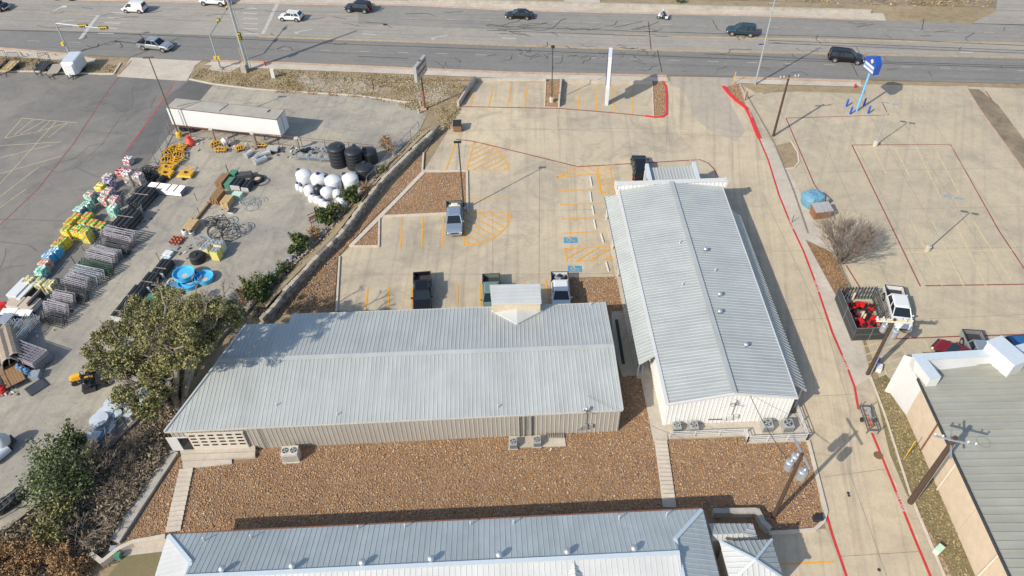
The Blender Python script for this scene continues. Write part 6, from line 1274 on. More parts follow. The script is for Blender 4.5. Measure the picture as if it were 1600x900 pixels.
# yellow implements
def implement(b, rz, lab, L=1.6, w=1.3):
    g = G(*b); t = thing('tractor_implement', lab, 'implement', (g.x,g.y,.035), rz, 'yellow implements in the yard')
    m = MB(); m.path([(-L/2,-w/2,.5),(L/2,-w/2,.5),(L/2,w/2,.5),(-L/2,w/2,.5),(-L/2,-w/2,.5)], .06, 4); m.path([(-L/2,0,.5),(0,0,1.1),(L/2,0,.5)], .06, 4); local('frame', m, 'cab_yellow', t)
    for i in range(4): x = -L/2+L*(i+.5)/4; local('shank', MB().path([(x,-w/3,.5),(x+.1,-w/3,.2),(x-.1,-w/3,.02)], .05, 4), 'steel_dark', t); local('crossbar', MB().box((x,0,.56),(.09,w,.09)), 'cab_yellow', t)
    local('roller', MB().tube((-L/2,w/2+.1,.2),(L/2,w/2+.1,.2),.18,n=10), 'steel_dark', t)
for b, rz, lab in (((275,236),.3,'topmost yellow tined implement'),((285,234),1.4,'yellow implement right of the topmost one'),((266,242),.6,'yellow implement left in the middle row'),((280,246),.2,'yellow implement right in the middle row'),((262,254),.3,'yellow implement at the lower left of the group'),((278,255),1.2,'yellow implement at the lower right of the group')): implement(b, rz, lab)
def deck(b, rz, lab, w=2.1, d=1.6):
    g = G(*b); t = thing('mower_deck', lab, 'mower deck', (g.x,g.y,.035), rz, 'yellow mower decks')
    local('deck_plate', MB().hexa([(-w/2,-d/2,.25),(w/2,-d/2,.25),(w/2,d/2,.25),(-w/2,d/2,.25)], [(-w*.45,-d*.42,.5),(w*.45,-d*.42,.5),(w*.45,d*.42,.5),(-w*.45,d*.42,.5)]), 'cab_yellow', t); local('gearbox', MB().box((0,0,.6),(.3,.3,.25)), 'steel_dark', t)
    local('hitch', MB().path([(-.4,d/2,.4),(0,d/2+.6,.7),(.4,d/2,.4)], .05, 4), 'cab_yellow', t); local('tail_wheel', MB().tube((-.1,-d/2-.2,.2),(.1,-d/2-.2,.2),.2,n=10), 'rubber', t)
deck((262,266), -.1, 'upper left yellow mower deck'); deck((260,275), -.15, 'lower left yellow mower deck above the black rolls'); deck((292,275), -.15, 'yellow mower deck standing alone to the right')
def roll(b, rz, r, L, mat, lab, cat='roll'):
    g = G(*b); t = thing('hose_roll', lab, cat, (g.x,g.y,.035), rz); local('roll', MB().tube((-L/2,0,r),(L/2,0,r),r,n=14), mat, t); local('core', MB().tube((-L/2-.02,0,r),(L/2+.02,0,r),r*.35,n=10), 'wood_old', t)
roll((243,282), 1.2, .42, 1.3, 'plastic_black', 'left black roll below the yellow decks'); roll((254,285), 1.2, .42, 1.2, 'plastic_black', 'right black roll below the yellow decks')
g = G(228,275); t = thing('wire_pile', 'dark bundle of net wire under the chain-link fence', 'wire', (g.x,g.y,.03)); m = MB()
for k in range(26): m.ring((random.uniform(-1,1),random.uniform(-1.2,1.2),random.uniform(.2,.8)), random.uniform(.5,.9), .04, 10, 4, (random.uniform(-1,1),random.uniform(-1,1),1))
local('net_wire', m, 'steel_dark', t)
# things along the back fence
b = G(298,226); t = thing('cement_mixer', 'orange-red conical hopper beside the yellow pole base', 'mixer', (b.x,b.y,.03)); local('hopper', MB().lathe([(.75,0),(.7,.35),(.3,.95),(.22,1.2),(.3,1.35)], (0,0,.1), 14), 'orange_red', t); local('stand', MB().box((.1,.3,.5),(.3,.3,1.0)), 'orange_red', t)
implement((338,229), .5, 'yellow tiller near the white round mixer', 1.5, .7); implement((346,238), -.1, 'yellow box blade in the foreground of the back row', 1.7, .6); implement((376,236), .4, 'small yellow rake frame right of the mixer', 1.2, .8); implement((408,231), -.1, 'long yellow and white blade beside the cream post', 1.9, .5)
b = G(354,229); t = thing('cement_mixer', 'white cement mixer drum with red ring', 'mixer', (b.x,b.y,.03), .7); local('drum', MB().tube((-.4,0,.8),(.1,0,.9),.45,.55,14).tube((.1,0,.9),(.5,0,1.0),.55,.3,14), 'tank_white', t); local('ring_gear', MB().ring((.1,0,.9), .57, .05, 14, 4, (1,0,.2)), 'hydrant_red', t); local('stand', MB().path([(-.4,-.4,0),(0,0,.8),(-.4,.4,0)], .05), 'steel_dark', t); local('wheel', MB().tube((.3,-.5,.2),(.3,-.4,.2),.2,n=10).tube((.3,.4,.2),(.3,.5,.2),.2,n=10), 'rubber', t)
for b, L_, rz, lab in (((389,244),1.1,1.0,'galvanised trough lying on its side, leftmost'),((402,249),1.2,1.2,'upright galvanised trough with white rim'),((415,244),1.5,.5,'galvanised trough to the right under the gray cart'),((408,254),1.7,.7,'long galvanised tank lying lowest of the troughs')):
    g = G(*b); t = thing('galvanised_trough', lab, 'trough', (g.x,g.y,.03), rz, 'galvanised troughs'); local('shell', MB().loft([[(x*L_/2,-.35,.02),(x*L_/2,.35,.02),(x*L_/2,.42,.5),(x*L_/2,.2,.62),(x*L_/2,-.2,.62),(x*L_/2,-.42,.5)] for x in (-1,1)]), 'galvanised', t)
    for x in (-1,1): local('end_rim', MB().ring((x*L_/2,0,.33), .38, .03, 12, 4, (1,0,0)), 'trim_white', t)
crate_stack((428,237), 1.6, 1.0, .75, 'sign_gray', 'steel_dark', 'dark gray flat cart under the fence', rz=-.1, n=2)
for i, (b, t_) in enumerate((((337,224),(330,201)),((401,232),(393,208)),((467,234),(460,216)))):
    r_, g, h = pole('light_pole' if 0 else 'fence_pier', ['first pale stone pier of the back fence from the left','middle pale stone pier of the back fence','right pale stone pier next to the black tanks'][i], 'pier', b, t_, .25, .25, 'wood_old', group='pale piers of the back fence', n=4)
    MB().box((g.x,g.y,h),(.5,.5,.12)).build('cap', 'trim_tan', r_)
# back pipe fence
def pipe_fence(px, lab, mat='rust_steel', h=1.5, sp=3.5, rails_=(1.5,.8), mesh=None, name='pipe_fence'):
    pts = [G(*p) for p in px]; t = thing(name, lab, 'fence', tuple(pts[0]))
    for a, b in zip(pts[:-1], pts[1:]):
        d = b-a; n_ = max(1, round(d.length/sp))
        for k in range(n_+1): p = a+d*k/n_; MB().tube((p.x,p.y,0),(p.x,p.y,h),.05).build('fence_post', mat, t)
        for z_ in rails_: MB().tube((a.x,a.y,z_),(b.x,b.y,z_),.035,n=4).build('fence_rail', mat, t)
        if mesh:
            m = MB(); e = d.normalized(); s = 0.0; H_ = h-.05
            st_ = mesh
            while s < d.length:
                for sg in (1,-1):
                    s0 = s if sg == 1 else s+H_; s1 = s+H_ if sg == 1 else s
                    p0, p1 = a+e*min(max(s0,0),d.length), a+e*min(s1,d.length); z0_, z1_ = .03, .03+abs(min(s1,d.length)-min(s0,d.length))
                    if abs((p1-p0).length) > .05: m.tube((p0.x,p0.y,z0_),(p1.x,p1.y,min(z1_,H_)),.006,n=3)
                s += st_
            w_ = m.build('chain_link', 'fence_galv', t); w_['kind'] = 'stuff'
    return t
pipe_fence([(266,211),(436,226),(585,242)], 'rusty red pipe fence along the back of the yard', h=1.6, rails_=(1.6,.1))
pipe_fence([(246,258),(270,212)], 'chain-link fence running down from the light pole to the pallets', 'fence_galv', 2.2, 2.6, (2.2,.1), .35, 'chain_link_fence')
pipe_fence([(195,334),(222,283)], 'chain-link screen between the pallets and the black pipe racks', 'fence_galv', 2.2, 2.6, (2.2,.1), .35, 'chain_link_fence')
pipe_fence([(97,452),(122,420),(150,382)], 'chain-link fence beside the pale panel stacks', 'fence_galv', 2.0, 2.6, (2.0,.1), .4, 'chain_link_fence')
pipe_fence([(575,292),(655,205)], 'short chain-link fence beside the black tanks', 'fence_galv', 1.6, 2.6, (1.6,), .35, 'chain_link_fence')
pipe_fence([(130,735),(200,668),(262,606)], 'wire fence along the bank behind the galvanised cisterns', 'fence_galv', 1.8, 2.6, (1.8,.9), .5, 'chain_link_fence')
pipe_fence([(0,812),(60,762)], 'wire fence at the lower left edge behind the black bins', 'fence_galv', 1.6, 2.6, (1.6,.9), .5, 'chain_link_fence')
# the yard edge sill
m = MB(); rail(m, [G(*p) for p in ((655,213),(600,266),(575,295),(535,338),(495,382),(427,447),(380,495),(262,612),(200,674),(140,733),(67,784),(0,839))], .28, 0, .38); tag(m.build('timber_sill', 'wood_old'), 'long timber edging along the lower side of the yard', 'edging')
# tanks
def tank(b, R, h, mat, lab, cap='cap_blue', capoff=(0,0), name='water_tank', dome=.3, n=28, ribs=0):
    g = G(*b); t = thing(name, lab, 'tank', (g.x,g.y,.035), 0, 'plastic water tanks')
    pr_ = [(R*.97,0),(R,.05)]+[q for k in range(ribs) for q in ((R,h*(k+.5)/(ribs+.5)),(R*.97,h*(k+.5)/(ribs+.5)+.03),(R,h*(k+.5)/(ribs+.5)+.06))]+[(R,h-.06),(R*.94,h+.02),(R*.7,h+dome*.55),(R*.35,h+dome*.9),(R*.05,h+dome)]
    local('shell', MB().lathe(pr_, (0,0,0), n), mat, t, smooth=True)
    rr = math.hypot(*capoff)/max(R,.01); zz = h+dome*(1-rr*rr)-.03
    local('lid', MB().lathe([(max(.17,R*.24),0),(max(.17,R*.24),.16),(max(.1,R*.16),.22)], (capoff[0],capoff[1],zz), 12), cap, t); return t
for b, R, h, co, lab in (((531,257),1.22,2.9,(.6,-.3),'tallest black water tank at the left of the black group'),((556,261),1.15,2.7,(.1,.9),'second black water tank, between the tallest and the mossy one'),((578,253),1.15,1.8,(-.5,.2),'dusty low black tank farthest back'),((571,275),1.22,1.5,(.0,.6),'low black tank in front by the fence')): tank(b, R, h, 'tank_black', lab, 'tank_black', co, ribs=5)
for b, R, h, co, lab in (((478,287),1.05,1.7,(-.7,.6),'tall white tank with lid at its left shoulder'),((501,290),1.1,1.5,(0,0),'white tank with the blue lid in its centre'),((523,294),1.1,1.5,(-1.0,.5),'white tank behind the round shrub, lid on its left'),((549,290),1.1,1.4,(-.8,.5),'white tank mostly hidden behind the shrub'),
  ((485,303),.75,.9,(-.4,.5),'medium white tank at the left front'),((513,307),.9,1.0,(-.4,.6),'medium white tank in the middle front with big blue lid'),((528,308),.65,.8,(-.2,.3),'white tank between the middle one and the shrub'),((535,321),.9,.8,(-.5,.6),'white tank nearest the timber edging'),
  ((467,296),.38,.6,(0,0),'small white tank at the left tip'),((473,299),.38,.5,(0,0),'small white tank second from the left tip'),((489,314),.55,.6,(0,.1),'small white tank lower left row'),((497,316),.55,.6,(0,.1),'small white tank lower middle row'),((504,320),.5,.6,(0,.1),'small white tank lower right row'),((511,324),.5,.55,(0,.1),'small white tank touching the second shrub')): tank(b, R, h, 'tank_white', lab, 'cap_blue', co, dome=.4)
tank((499,302), .6, 1.0, 'tank_black', 'small glossy black drum among the white tanks', 'tank_black', (0,0))
# panels laid by the black tanks
for b, L_, lab in (((461,251),2.0,'gray feeder rack section at the left'),((481,252),2.0,'gray feeder rack section in the middle'),((500,254),1.9,'gray feeder rack section touching the black tank')):
    g = G(*b); t = thing('feeder_rack', lab, 'feeder', (g.x,g.y,.03), -.12, 'gray feeder racks beside the black tanks'); m = MB(); m.path([(0,0,.1),(L_,0,.1),(L_,0,.7),(0,0,.7),(0,0,.1)], .05, 4); [m.tube((0,0,z_),(L_,0,z_),.04,n=4) for z_ in (.3,.5)]; m.path([(0,1,.4),(L_,1,.4)], .05, 4); [m.tube((x,0,.7),(x,1,.7),.04,n=4) for x in (0,L_/2,L_)]; local('frame', m, 'galvanised', t); local('tray', MB().box((L_/2,.5,.45),(L_,.9,.1)), 'sign_gray', t)
g = G(478,240); t = thing('scrap_pile', 'dark pile of fittings behind the feeder racks', 'pile', (g.x,g.y,.03)); m = MB()
for k in range(30): m.box((random.uniform(-1.6,3.2),random.uniform(-.5,.6),random.uniform(.1,.8)),(random.uniform(.2,.8),random.uniform(.1,.4),random.uniform(.1,.4)),random.uniform(0,3),k % 2)
local('fittings', m, ['steel_dark','galvanised'], t)
# lumber, boxes and rings of the middle group
def lumber(b, L, w, h, mat, lab, rz=None, nx=5, nz=3):
    g = G(*b); rz = YR if rz is None else rz; t = thing('lumber_stack', lab, 'lumber', (g.x,g.y,.035), rz, 'stacks of timber posts')
    for k in range(nz):
        for i in range(nx): local('timber', MB().box((random.uniform(-.08,.08),-w/2+w*(i+.5)/nx,h*(k+.5)/nz+.05),(L,w/nx*.88,h/nz*.9)), mat, t)
lumber((350,288), 2.3, 1.0, 1.0, 'wood_brown', 'reddish brown lumber beside the green boxes', nx=4); lumber((342,312), 2.2, 1.1, .9, 'wood_brown', 'middle brown lumber stack'); lumber((357,320), 1.7, 1.1, .9, 'wood_new', 'golden lumber stack next to the middle brown one', nz=4); lumber((302,358), 1.9, 1.2, .9, 'wood_new', 'golden post bundle near the clay pots'); lumber((318,332), 3.6, .25, .3, 'wood_brown', 'single long brown beam lying up to the lumber stacks', nx=1, nz=2)
def box_thing(b, w, d, h, mat, lab, cat='box', rz=None, name='crate', lid=None):
    g = G(*b); rz = YR if rz is None else rz; t = thing(name, lab, cat, (g.x,g.y,.035), rz); local('body', MB().box((0,0,h/2),(w,d,h)), mat, t); local('lid', MB().box((0,0,h+.03),(w+.06,d+.06,.06)), lid or mat, t); return t
box_thing((361,291), 1.7, .7, .8, 'green_box', 'long green box beside the reddish lumber'); box_thing((367,277), 1.0, .9, .8, 'green_box', 'small dark green box at the top of the middle group'); box_thing((372,308), .9, 1.2, .5, 'green_box_pale', 'pale green pallet box below the black bundles')
pipe_stack((374,292), 1.7, 8, 5, 'left black post bundle on the green trailer', r=.08, ends='trim_white'); pipe_stack((389,294), 1.7, 6, 4, 'white-edged black bundle right of the green boxes', r=.08, ends='trim_white'); pipe_stack((383,277), 2.0, 5, 3, 'dark tangle of posts at the top of the middle group', 'steel_dark', .09, rz=.2)
def tyre(b, R, lab, rim='mud_tan'):
    g = G(*b); t = thing('tractor_tyre', lab, 'tyre', (g.x,g.y,.035)); m = MB(); m.lathe([(R*.55,0),(R*.9,0),(R,.12),(R,.3),(R*.9,.42),(R*.6,.42),(R*.55,.3),(R*.55,.02)], (0,0,0), 22); local('tyre', m, 'rubber', t); local('hub', MB().lathe([(R*.54,0),(R*.54,.2)], (0,0,0), 16), rim, t)
tyre((402,282), .95, 'big black tyre with sandy centre'); coil((409,284), 1.05, 1, .04, 'pipe_black', 'thin black hoop leaning by the big tyre')
for i, b in enumerate(((386,317),(396,318),(392,325),(404,316))): coil(b, .85, 2, .025, 'galvanised', ['silver hoops left of the hoop cluster','silver hoops at the centre of the hoop cluster','silver hoops lowest in the hoop cluster','silver hoops at the right of the hoop cluster'][i], h=.25)
box_thing((363,331), .9, .7, .25, 'trim_white', 'small white frame on dark base under the golden lumber', lid='steel_dark')
# round hay feeders
def feeder(b, R, mat, lab, h=1.0, tilt=(0,0), r=.045):
    g = G(*b); t = thing('hay_feeder', lab, 'hay feeder', (g.x,g.y,.05), 0, 'round hay feeders'); t.rotation_euler = (tilt[0], tilt[1], 0)
    for z_ in (0,h*.5,h): local('hoop', MB().ring((0,0,z_), R, r, 22), mat, t)
    for k in range(10): a_ = k*.628; local('bar', MB().tube((R*math.cos(a_),R*math.sin(a_),0),(R*math.cos(a_+.2),R*math.sin(a_+.2),h),r*.7,n=4), mat, t)
feeder((362,368), 1.15, 'green_dark' if 0 else 'steel_dark', 'large dark round hay feeder at the right'); feeder((337,364), .85, 'steel_dark', 'black hay feeder cage leaning in the middle', .9, (.7,.3), .06); feeder((347,352), .9, 'steel_dark', 'dark hay feeder behind the leaning one', .9, (.2,0)); feeder((377,360), .95, 'galvanised', 'thin gray feeder hoops at the far right', .6); feeder((318,382), .8, 'galvanised', 'gray feeder cage beside the black drum', .9, (.5,.2), .06); feeder((330,350), .7, 'steel_dark', 'small green-black feeder behind the cages', .6)
tank((310,408), .85, 1.0, 'plastic_black', 'black ribbed drum beside the wrapped yellow cube', 'plastic_black', name='drum', dome=.05, ribs=4)
for b, c, lab in (((326,398),'bag_cream','white wrapped salt-block pallet at the left'),((341,404),'yellow_pale','yellow wrapped salt-block pallet in front'),((334,390),'sack_cream','gray-topped wrapped pallet at the back left'),((347,393),'sack_cream','gray-topped wrapped pallet at the back right')):
    g = G(*b); t = thing('wrapped_pallet', lab, 'pallet', (g.x,g.y,.035), YR, 'shrink-wrapped block pallets'); local('wrapped_load', MB().box((0,0,.72),(.98,.98,1.2)), c, t); local('top_blocks', MB().lathe([(.22,0),(.22,.1)], (-.24,.24,1.32), 10).lathe([(.22,0),(.22,.1)], (.24,.24,1.32), 10).lathe([(.22,0),(.22,.1)], (.24,-.24,1.32), 10).lathe([(.22,0),(.22,.1)], (-.24,-.24,1.32), 10), 'galvanised', t); local('pallet_base', MB().box((0,0,.06),(1.05,1.05,.1)), 'wood_gray', t)
# terracotta, white blocks
g = G(277,378); t = thing('pot_group', 'cluster of terracotta pots', 'pots', (g.x,g.y,.035), YR)
for i in range(9): local('pot', MB().lathe([(.16,0),(.24,.35),(.22,.36),(.14,.05)], ((i//3-1)*.5,(i%3-1)*.5,0), 10), 'clay', t)
for b, c, lab in (((290,366),'tank_white','white drum-shaped pot pair above the terracotta'),((301,368),'galvanised','silver barrel right of the terracotta pots')): tank(b, .35, .55, c, lab, 'plastic_black', (0,0), name='barrel', dome=.05)
crate_stack((272,388), 1.3, .5, .2, 'galvanised', 'wood_gray', 'flat gray boards just below the pots', rz=PR, n=2); box_thing((264,399), 1.0, .8, .35, 'tank_white', 'flat white crate above the black post bundles', rz=PR); box_thing((260,404), 1.1, .5, .2, 'fascia_blue', 'pale blue-gray flat box under the white crate', rz=PR)
for b, L_, lab in (((258,424),2.3,'topmost black t-post bundle with white tips'),((237,445),2.3,'second black t-post bundle with white tips'),((215,467),2.6,'third black t-post bundle with white tips'),((197,490),2.6,'lowest black t-post bundle beside the oak')): pipe_stack(b, L_, 10, 6, lab, r=.07, ends='trim_white', strap=(.2,), name='post_bundle', cat='posts')
for i, b in enumerate(((236,475),(222,497),(240,490))): box_thing(b, 2.0, 1.1, .5, 'green_box' if i == 0 else 'steel_dark', ['dark green flat load at the edge of the oak','dark stack half under the oak crown','dark flat load inside the oak shade'][i])
for i, b in enumerate(((329,327),(313,337),(305,352),(308,318-4),(229,450),(217,462),(205,475),(250,408))):
    r_, g, h = pole('rack_post', ['thin rack post near the long brown beam','second rack post beside the brown beam','rack post behind the golden posts','rack post at the top of the beam row','rack post by the second post bundle','rack post above the third post bundle','rack post by the lowest post bundles','rack post at the topmost post bundle'][i], 'post', b, (b[0]-3,b[1]-9), .035, .035, 'steel_dark', h=1.3, group='thin rack posts')
r_, g, h = pole('rack_post', 'dark upright of the rack at the head of the middle group', 'post', (357,270), (354,259), .06, .06, 'steel_dark', h=1.3)
# blue stock tanks
def stock(b, R, h, lab, z=0, mat='stock_blue'):
    g = G(*b); t = thing('stock_tank', lab, 'stock tank', (g.x,g.y,.035+z), 0, 'round blue stock tanks'); local('wall', MB().lathe([(R*.94,0),(R,h*.9),(R*1.03,h*.92),(R*1.03,h),(R*.97,h),(R*.93,h*.55),(.02,h*.5)], (0,0,0), 30), mat, t, smooth=False)
    local('sediment', MB().lathe([(R*.3,0),(R*.2,.01)], (.15,-.2,h*.52), 14), 'mud_tan', t)
stock((296,446), 1.15, .6, 'pale blue tank at the bottom of the pile'); stock((299,440), 1.2, .6, 'round blue tank in the back, filled pale'); stock((292,438), 1.2, .65, 'top round blue tank resting on the others', .6); stock((321,438), 1.05, .6, 'round blue tank lying to the right of the pile', .05); stock((274,452), 1.1, .25, 'flat gray tray left of the blue tanks', 0, 'barrel_blue')
# galvanised round tanks below the oak
for i, (b, R, h) in enumerate((((184,642),.85,1.2),((170,655),.8,1.0),((163,668),.85,1.3),((188,655),.5,.9),((175,666),.5,.7),((195,640),.5,.9))): 
    g = G(*b); t = thing('grain_bin', ['galvanised cistern nearest the oak crown','galvanised cistern behind the big one','largest galvanised cistern with flat bluish lid','small gray cistern beside the upper ones','small gray cistern at the foot of the largest','small cistern under the oak edge'][i], 'cistern', (g.x,g.y,.035), 0, 'galvanised cisterns'); local('shell', MB().lathe([(R,0),(R,h*.3),(R*.98,h*.32),(R,h*.34),(R,h*.64),(R*.98,h*.66),(R,h*.68),(R,h)], (0,0,0), 20), 'galvanised', t, smooth=False); local('lid', MB().lathe([(R*1.03,0),(R*1.03,.05),(R*.2,.09),(.03,.1)], (0,0,h), 20), 'fascia_blue', t)
for i, (b, w, d, h) in enumerate((((160,684),1.7,1.2,.7),((148,693),1.7,1.3,.8),((140,703),1.2,1.1,.7),((172,676),1.0,1.0,.6),((238,612),1.6,1.0,.8),((228,600),1.5,1.0,.8),((222,640),1.4,1.0,.7),((205,650),1.2,1.0,.7),((250,585),1.6,1.0,.8))): box_thing(b, w, d, h, 'galvanised', ['gray metal feed bin below the largest cistern','second gray metal feed bin down the fence','gray feed bin at the lower end of the row','small gray bin between the cisterns','pale gray bin seen through the oak near its trunk','pale gray bin under the middle of the oak','gray bin below the oak crown','gray bin near the upper cistern','gray bin at the right under the oak'][i], rz=YR+.1, lid='barrel_blue' if i in (0,4) else 'fascia_blue')
for i, b in enumerate(((285,490),(262,505),(300,520),(248,540),(225,520),(275,560),(215,560),(255,570),(195,548))): box_thing(b, 1.5, 1.0, .7, 'tank_white' if i % 3 == 0 else 'barrel_blue' if i % 3 == 1 else 'galvanised', 'goods standing under the oak, ' + ['near its top edge','white box, left of its top','pale bin in its middle','white crate in its left half','blue bin near its upper left','gray bin by its centre','white crate at its left rim','blue box low in its shade','gray bin at its left tip'][i], rz=YR+.2)
# ride-on tractors
def tractor(b, rz, mat, lab):
    g = G(*b); t = thing('lawn_tractor', lab, 'tractor', (g.x,g.y,.035), rz)
    local('hood', MB().loft([[(.2,-.3,.5),(.2,.3,.5),(.2,.27,1.0),(.2,-.27,1.0)],[(1.0,-.32,.5),(1.0,.32,.5),(1.0,.26,.9),(1.0,-.26,.9)],[(1.3,-.22,.5),(1.3,.22,.5),(1.3,.18,.75),(1.3,-.18,.75)]]), mat, t); local('seat', MB().box((-.5,0,.85),(.45,.5,.14)).box((-.75,0,1.1),(.12,.5,.5)), 'plastic_black', t)
    local('chassis', MB().box((.1,0,.45),(2.2,.6,.2)), 'steel_dark', t); local('steering_wheel', MB().ring((-.05,0,1.15), .2, .025, 10, 4, (-.5,0,1)), 'plastic_black', t); local('roll_bar', MB().path([(-.9,-.5,.5),(-.9,-.5,1.6),(-.9,.5,1.6),(-.9,.5,.5)], .04, 4), 'plastic_black', t)
    for s in (-1,1): local('fender', MB().box((-.65,s*.5,.85),(.8,.25,.08)), mat, t); local('wheel', MB().tube((-.65,s*.4,.45),(-.65,s*.7,.45),.45,n=14), 'rubber', t); local('wheel', MB().tube((.9,s*.38,.28),(.9,s*.58,.28),.28,n=12), 'rubber', t)
tractor((134,594), 3.4, 'cab_yellow', 'yellow garden tractor at the left tip of the oak'); tractor((152,603), .35, 'plastic_black', 'black garden tractor with front box beside the yellow one'); box_thing((142,609), 1.2, .9, .5, 'steel_dark', 'black box attached in front of the black tractor', rz=.35)
# lower left corner things
tractor((50,567), .9, 'line_red_paint', 'red tractor among the goods at the left edge')
for i, b in enumerate(((35,580),(41,584),(47,587))): tank(b, .32, .9, 'barrel_blue', ['left blue barrel of the trio','middle blue barrel of the trio','right blue barrel of the trio'][i], 'barrel_blue', (0,0), name='barrel', dome=.05)
box_thing((58,590), .9, .9, .6, 'galvanised', 'gray cube right of the blue barrels', rz=.1)
t = trailer((30,606), (22,590), 3.2, 1.9, 'wood_brown', 'long dark trailer with tan rails at the left edge', gate=False); bpy.data.objects[t.name]['group'] = 'dark trailers at the left edge'
g = G(58,606); t = thing('ramp_sheet', 'dark mesh ramp lying at the tail of the dark trailer', 'ramp', (g.x,g.y,.04), .85); local('plate', MB().box((0,0,.08),(1.7,1.3,.06)), 'shingle_dark', t); local('frame', MB().path([(-.9,-.7,.1),(.9,-.7,.1),(.9,.7,.1),(-.9,.7,.1),(-.9,-.7,.1)], .04, 4), 'steel_dark', t)
tank((6,612), .4, .7, 'hydrant_red', 'round red drum at the left edge', 'hydrant_red', (0,0), name='barrel', dome=.1)
for i, (b, L_) in enumerate((((28,548),5.0),((18,556),5.0))):
    g = G(*b); t = thing('arched_roof_panel', ['upper curved tan shelter frame at the left edge','lower curved tan shelter frame at the left edge'][i], 'shelter', (g.x,g.y,.03), 2.15); rg = []
    for k in range(9): a_ = math.pi*k/8; rg.append([(x*L_/2, math.cos(a_)*.9, math.sin(a_)*1.9) for x in (-1,1)]+[(x*L_/2, math.cos(a_)*.86, math.sin(a_)*1.85) for x in (1,-1)])
    local('sheet', MB().loft(rg), 'wood_old', t)
    for x in (-1,1): local('arch_rib', MB().path([(x*L_/2, math.cos(math.pi*k/8)*.93, math.sin(math.pi*k/8)*1.95) for k in range(9)], .07, 4), 'sandbox_tan', t)
g = G(10,700); t = thing('tank_trailer', 'white spray-tank trailer cut by the left edge', 'trailer', (g.x,g.y,.03), .9); local('tank', MB().lathe([(.7,0),(.8,.4),(.75,.8),(.35,1.3),(.1,1.5)], (0,0,.6), 18), 'tank_white', t, smooth=True); local('frame', MB().box((-.2,0,.5),(2.4,1.1,.12)), 'steel_dark', t)
for s in (-1,1): local('wheel', MB().tube((0,s*.65,.35),(0,s*.85,.35),.35,n=12), 'rubber', t)
g = G(4,716); t = thing('drum_trailer', 'blue-white drum lying on its side below the spray tank', 'tank', (g.x,g.y,.03), 1.0); local('drum', MB().tube((-.9,0,.5),(.9,0,.5),.42,n=16), 'fascia_blue', t); local('end_cap', MB().tube((-.95,0,.5),(-.9,0,.5),.3,n=14), 'steel_dark', t)
for i, b in enumerate(((35,776),(25,784),(14,791),(4,799))): tank(b, .5, .9, 'plastic_black', ['black bin nearest the evergreen tree','second black bin along the lower left fence','third black bin along the lower left fence','black bin at the very left edge'][i], 'plastic_black', (0,0), name='barrel', dome=.08)
r_, g, h = pole('fence_pier', 'dark wooden corner post on the yard bank near the shrubs', 'post', (497,348), (490,325), .08, .08, 'steel_dark')
b = G(486,350); t = thing('rusty_frame', 'rusty iron rack on the bank beside the small shrub', 'rack', (b.x,b.y,.2), .7); m = MB(); m.path([(0,0,0),(1.6,0,0),(1.6,0,.8),(0,0,.8),(0,0,0)], .05, 4); m.path([(0,.6,0),(1.6,.6,0),(1.6,.6,.8),(0,.6,.8)], .05, 4); local('frame', m, 'rust_steel', t); local('shelf', MB().box((.8,.3,.45),(1.5,.5,.05)), 'rust_steel', t)
g = G(447,420); t = thing('rock_heap', 'gray heap of wrapped blocks against the timber edging', 'heap', (g.x,g.y,.1)); m = MB()
for k in range(60): s = k/60; p = G(418+50*s+random.uniform(-4,4), 440-42*s+random.uniform(-5,5)); m.box((p.x,p.y,random.uniform(.1,.7)), (random.uniform(.2,.6),random.uniform(.2,.5),random.uniform(.2,.4)), random.uniform(0,3), k % 2)
m.build('blocks', ['galvanised','wood_gray'], t)
# debris that litters the yard rows
m = MB()
for k in range(260):
    s = random.random(); q = random.choice((((235,330),(60,520)),((395,280),(200,500)),((480,240),(300,225)),((70,560),(0,620)))); x = q[0][0]+(q[1][0]-q[0][0])*s+random.uniform(-16,16); y = q[0][1]+(q[1][1]-q[0][1])*s+random.uniform(-10,10); p = G(x, y)
    m.box((p.x,p.y,.1),(random.uniform(.08,.5),random.uniform(.05,.25),random.uniform(.05,.2)),random.uniform(0,3),k % 4)
tag(m.build('small_goods', ['steel_dark','galvanised','wood_old','tank_white']), 'loose small goods and offcuts lying between the yard rows', 'clutter', kind='stuff')
# =================================================================== RETAINING WALLS
def stone_wall(name, px, h, w, lab, L=.9, courses=2):
    pts = [G(*p) for p in px]; t = thing(name, lab, 'retaining wall', tuple(pts[0])); mats = ('wall_stone_a','wall_stone_c','wall_stone_b')
    us = [unit_mesh('stone_block', mt, lambda m: m.hexa([(-L*.48,-w/2,0),(L*.48,-w/2,0),(L*.48,w/2,0),(-L*.48,w/2,0)], [(-L*.46,-w*.45,h/courses*.96),(L*.46,-w*.47,h/courses*.94),(L*.47,w*.46,h/courses*.97),(-L*.46,w*.45,h/courses*.95)])) for mt in mats]
    for a, b in zip(pts[:-1], pts[1:]):
        d = b-a; n = max(1, round(d.length/L)); rz = math.atan2(d.y, d.x); nn = Vector((-d.y, d.x, 0)).normalized()
        for c in range(courses):
            for k in range(n):
                p = a+d*((k+.5+(.5 if c % 2 else 0))/n)+nn*random.uniform(-.07,.07)
                u = us[0] if (c == courses-1 and random.random() < .65) else us[1] if random.random() < .5 else us[2]
                piece(u, 'stone_block', t, (p.x,p.y,c*h/courses+.0), rz+random.uniform(-.03,.03), (d.length/n/L, random.uniform(.85,1.15), random.uniform(.9,1.1)))
    return t
wl = [(687,205),(665,226),(600,290),(565,335),(535,376),(500,410),(462,450),(428,492),(412,510)]
stone_wall('stone_retaining_wall', wl, 1.25, .5, 'long weathered limestone block wall between the yard bank and the car park', .95, 3)
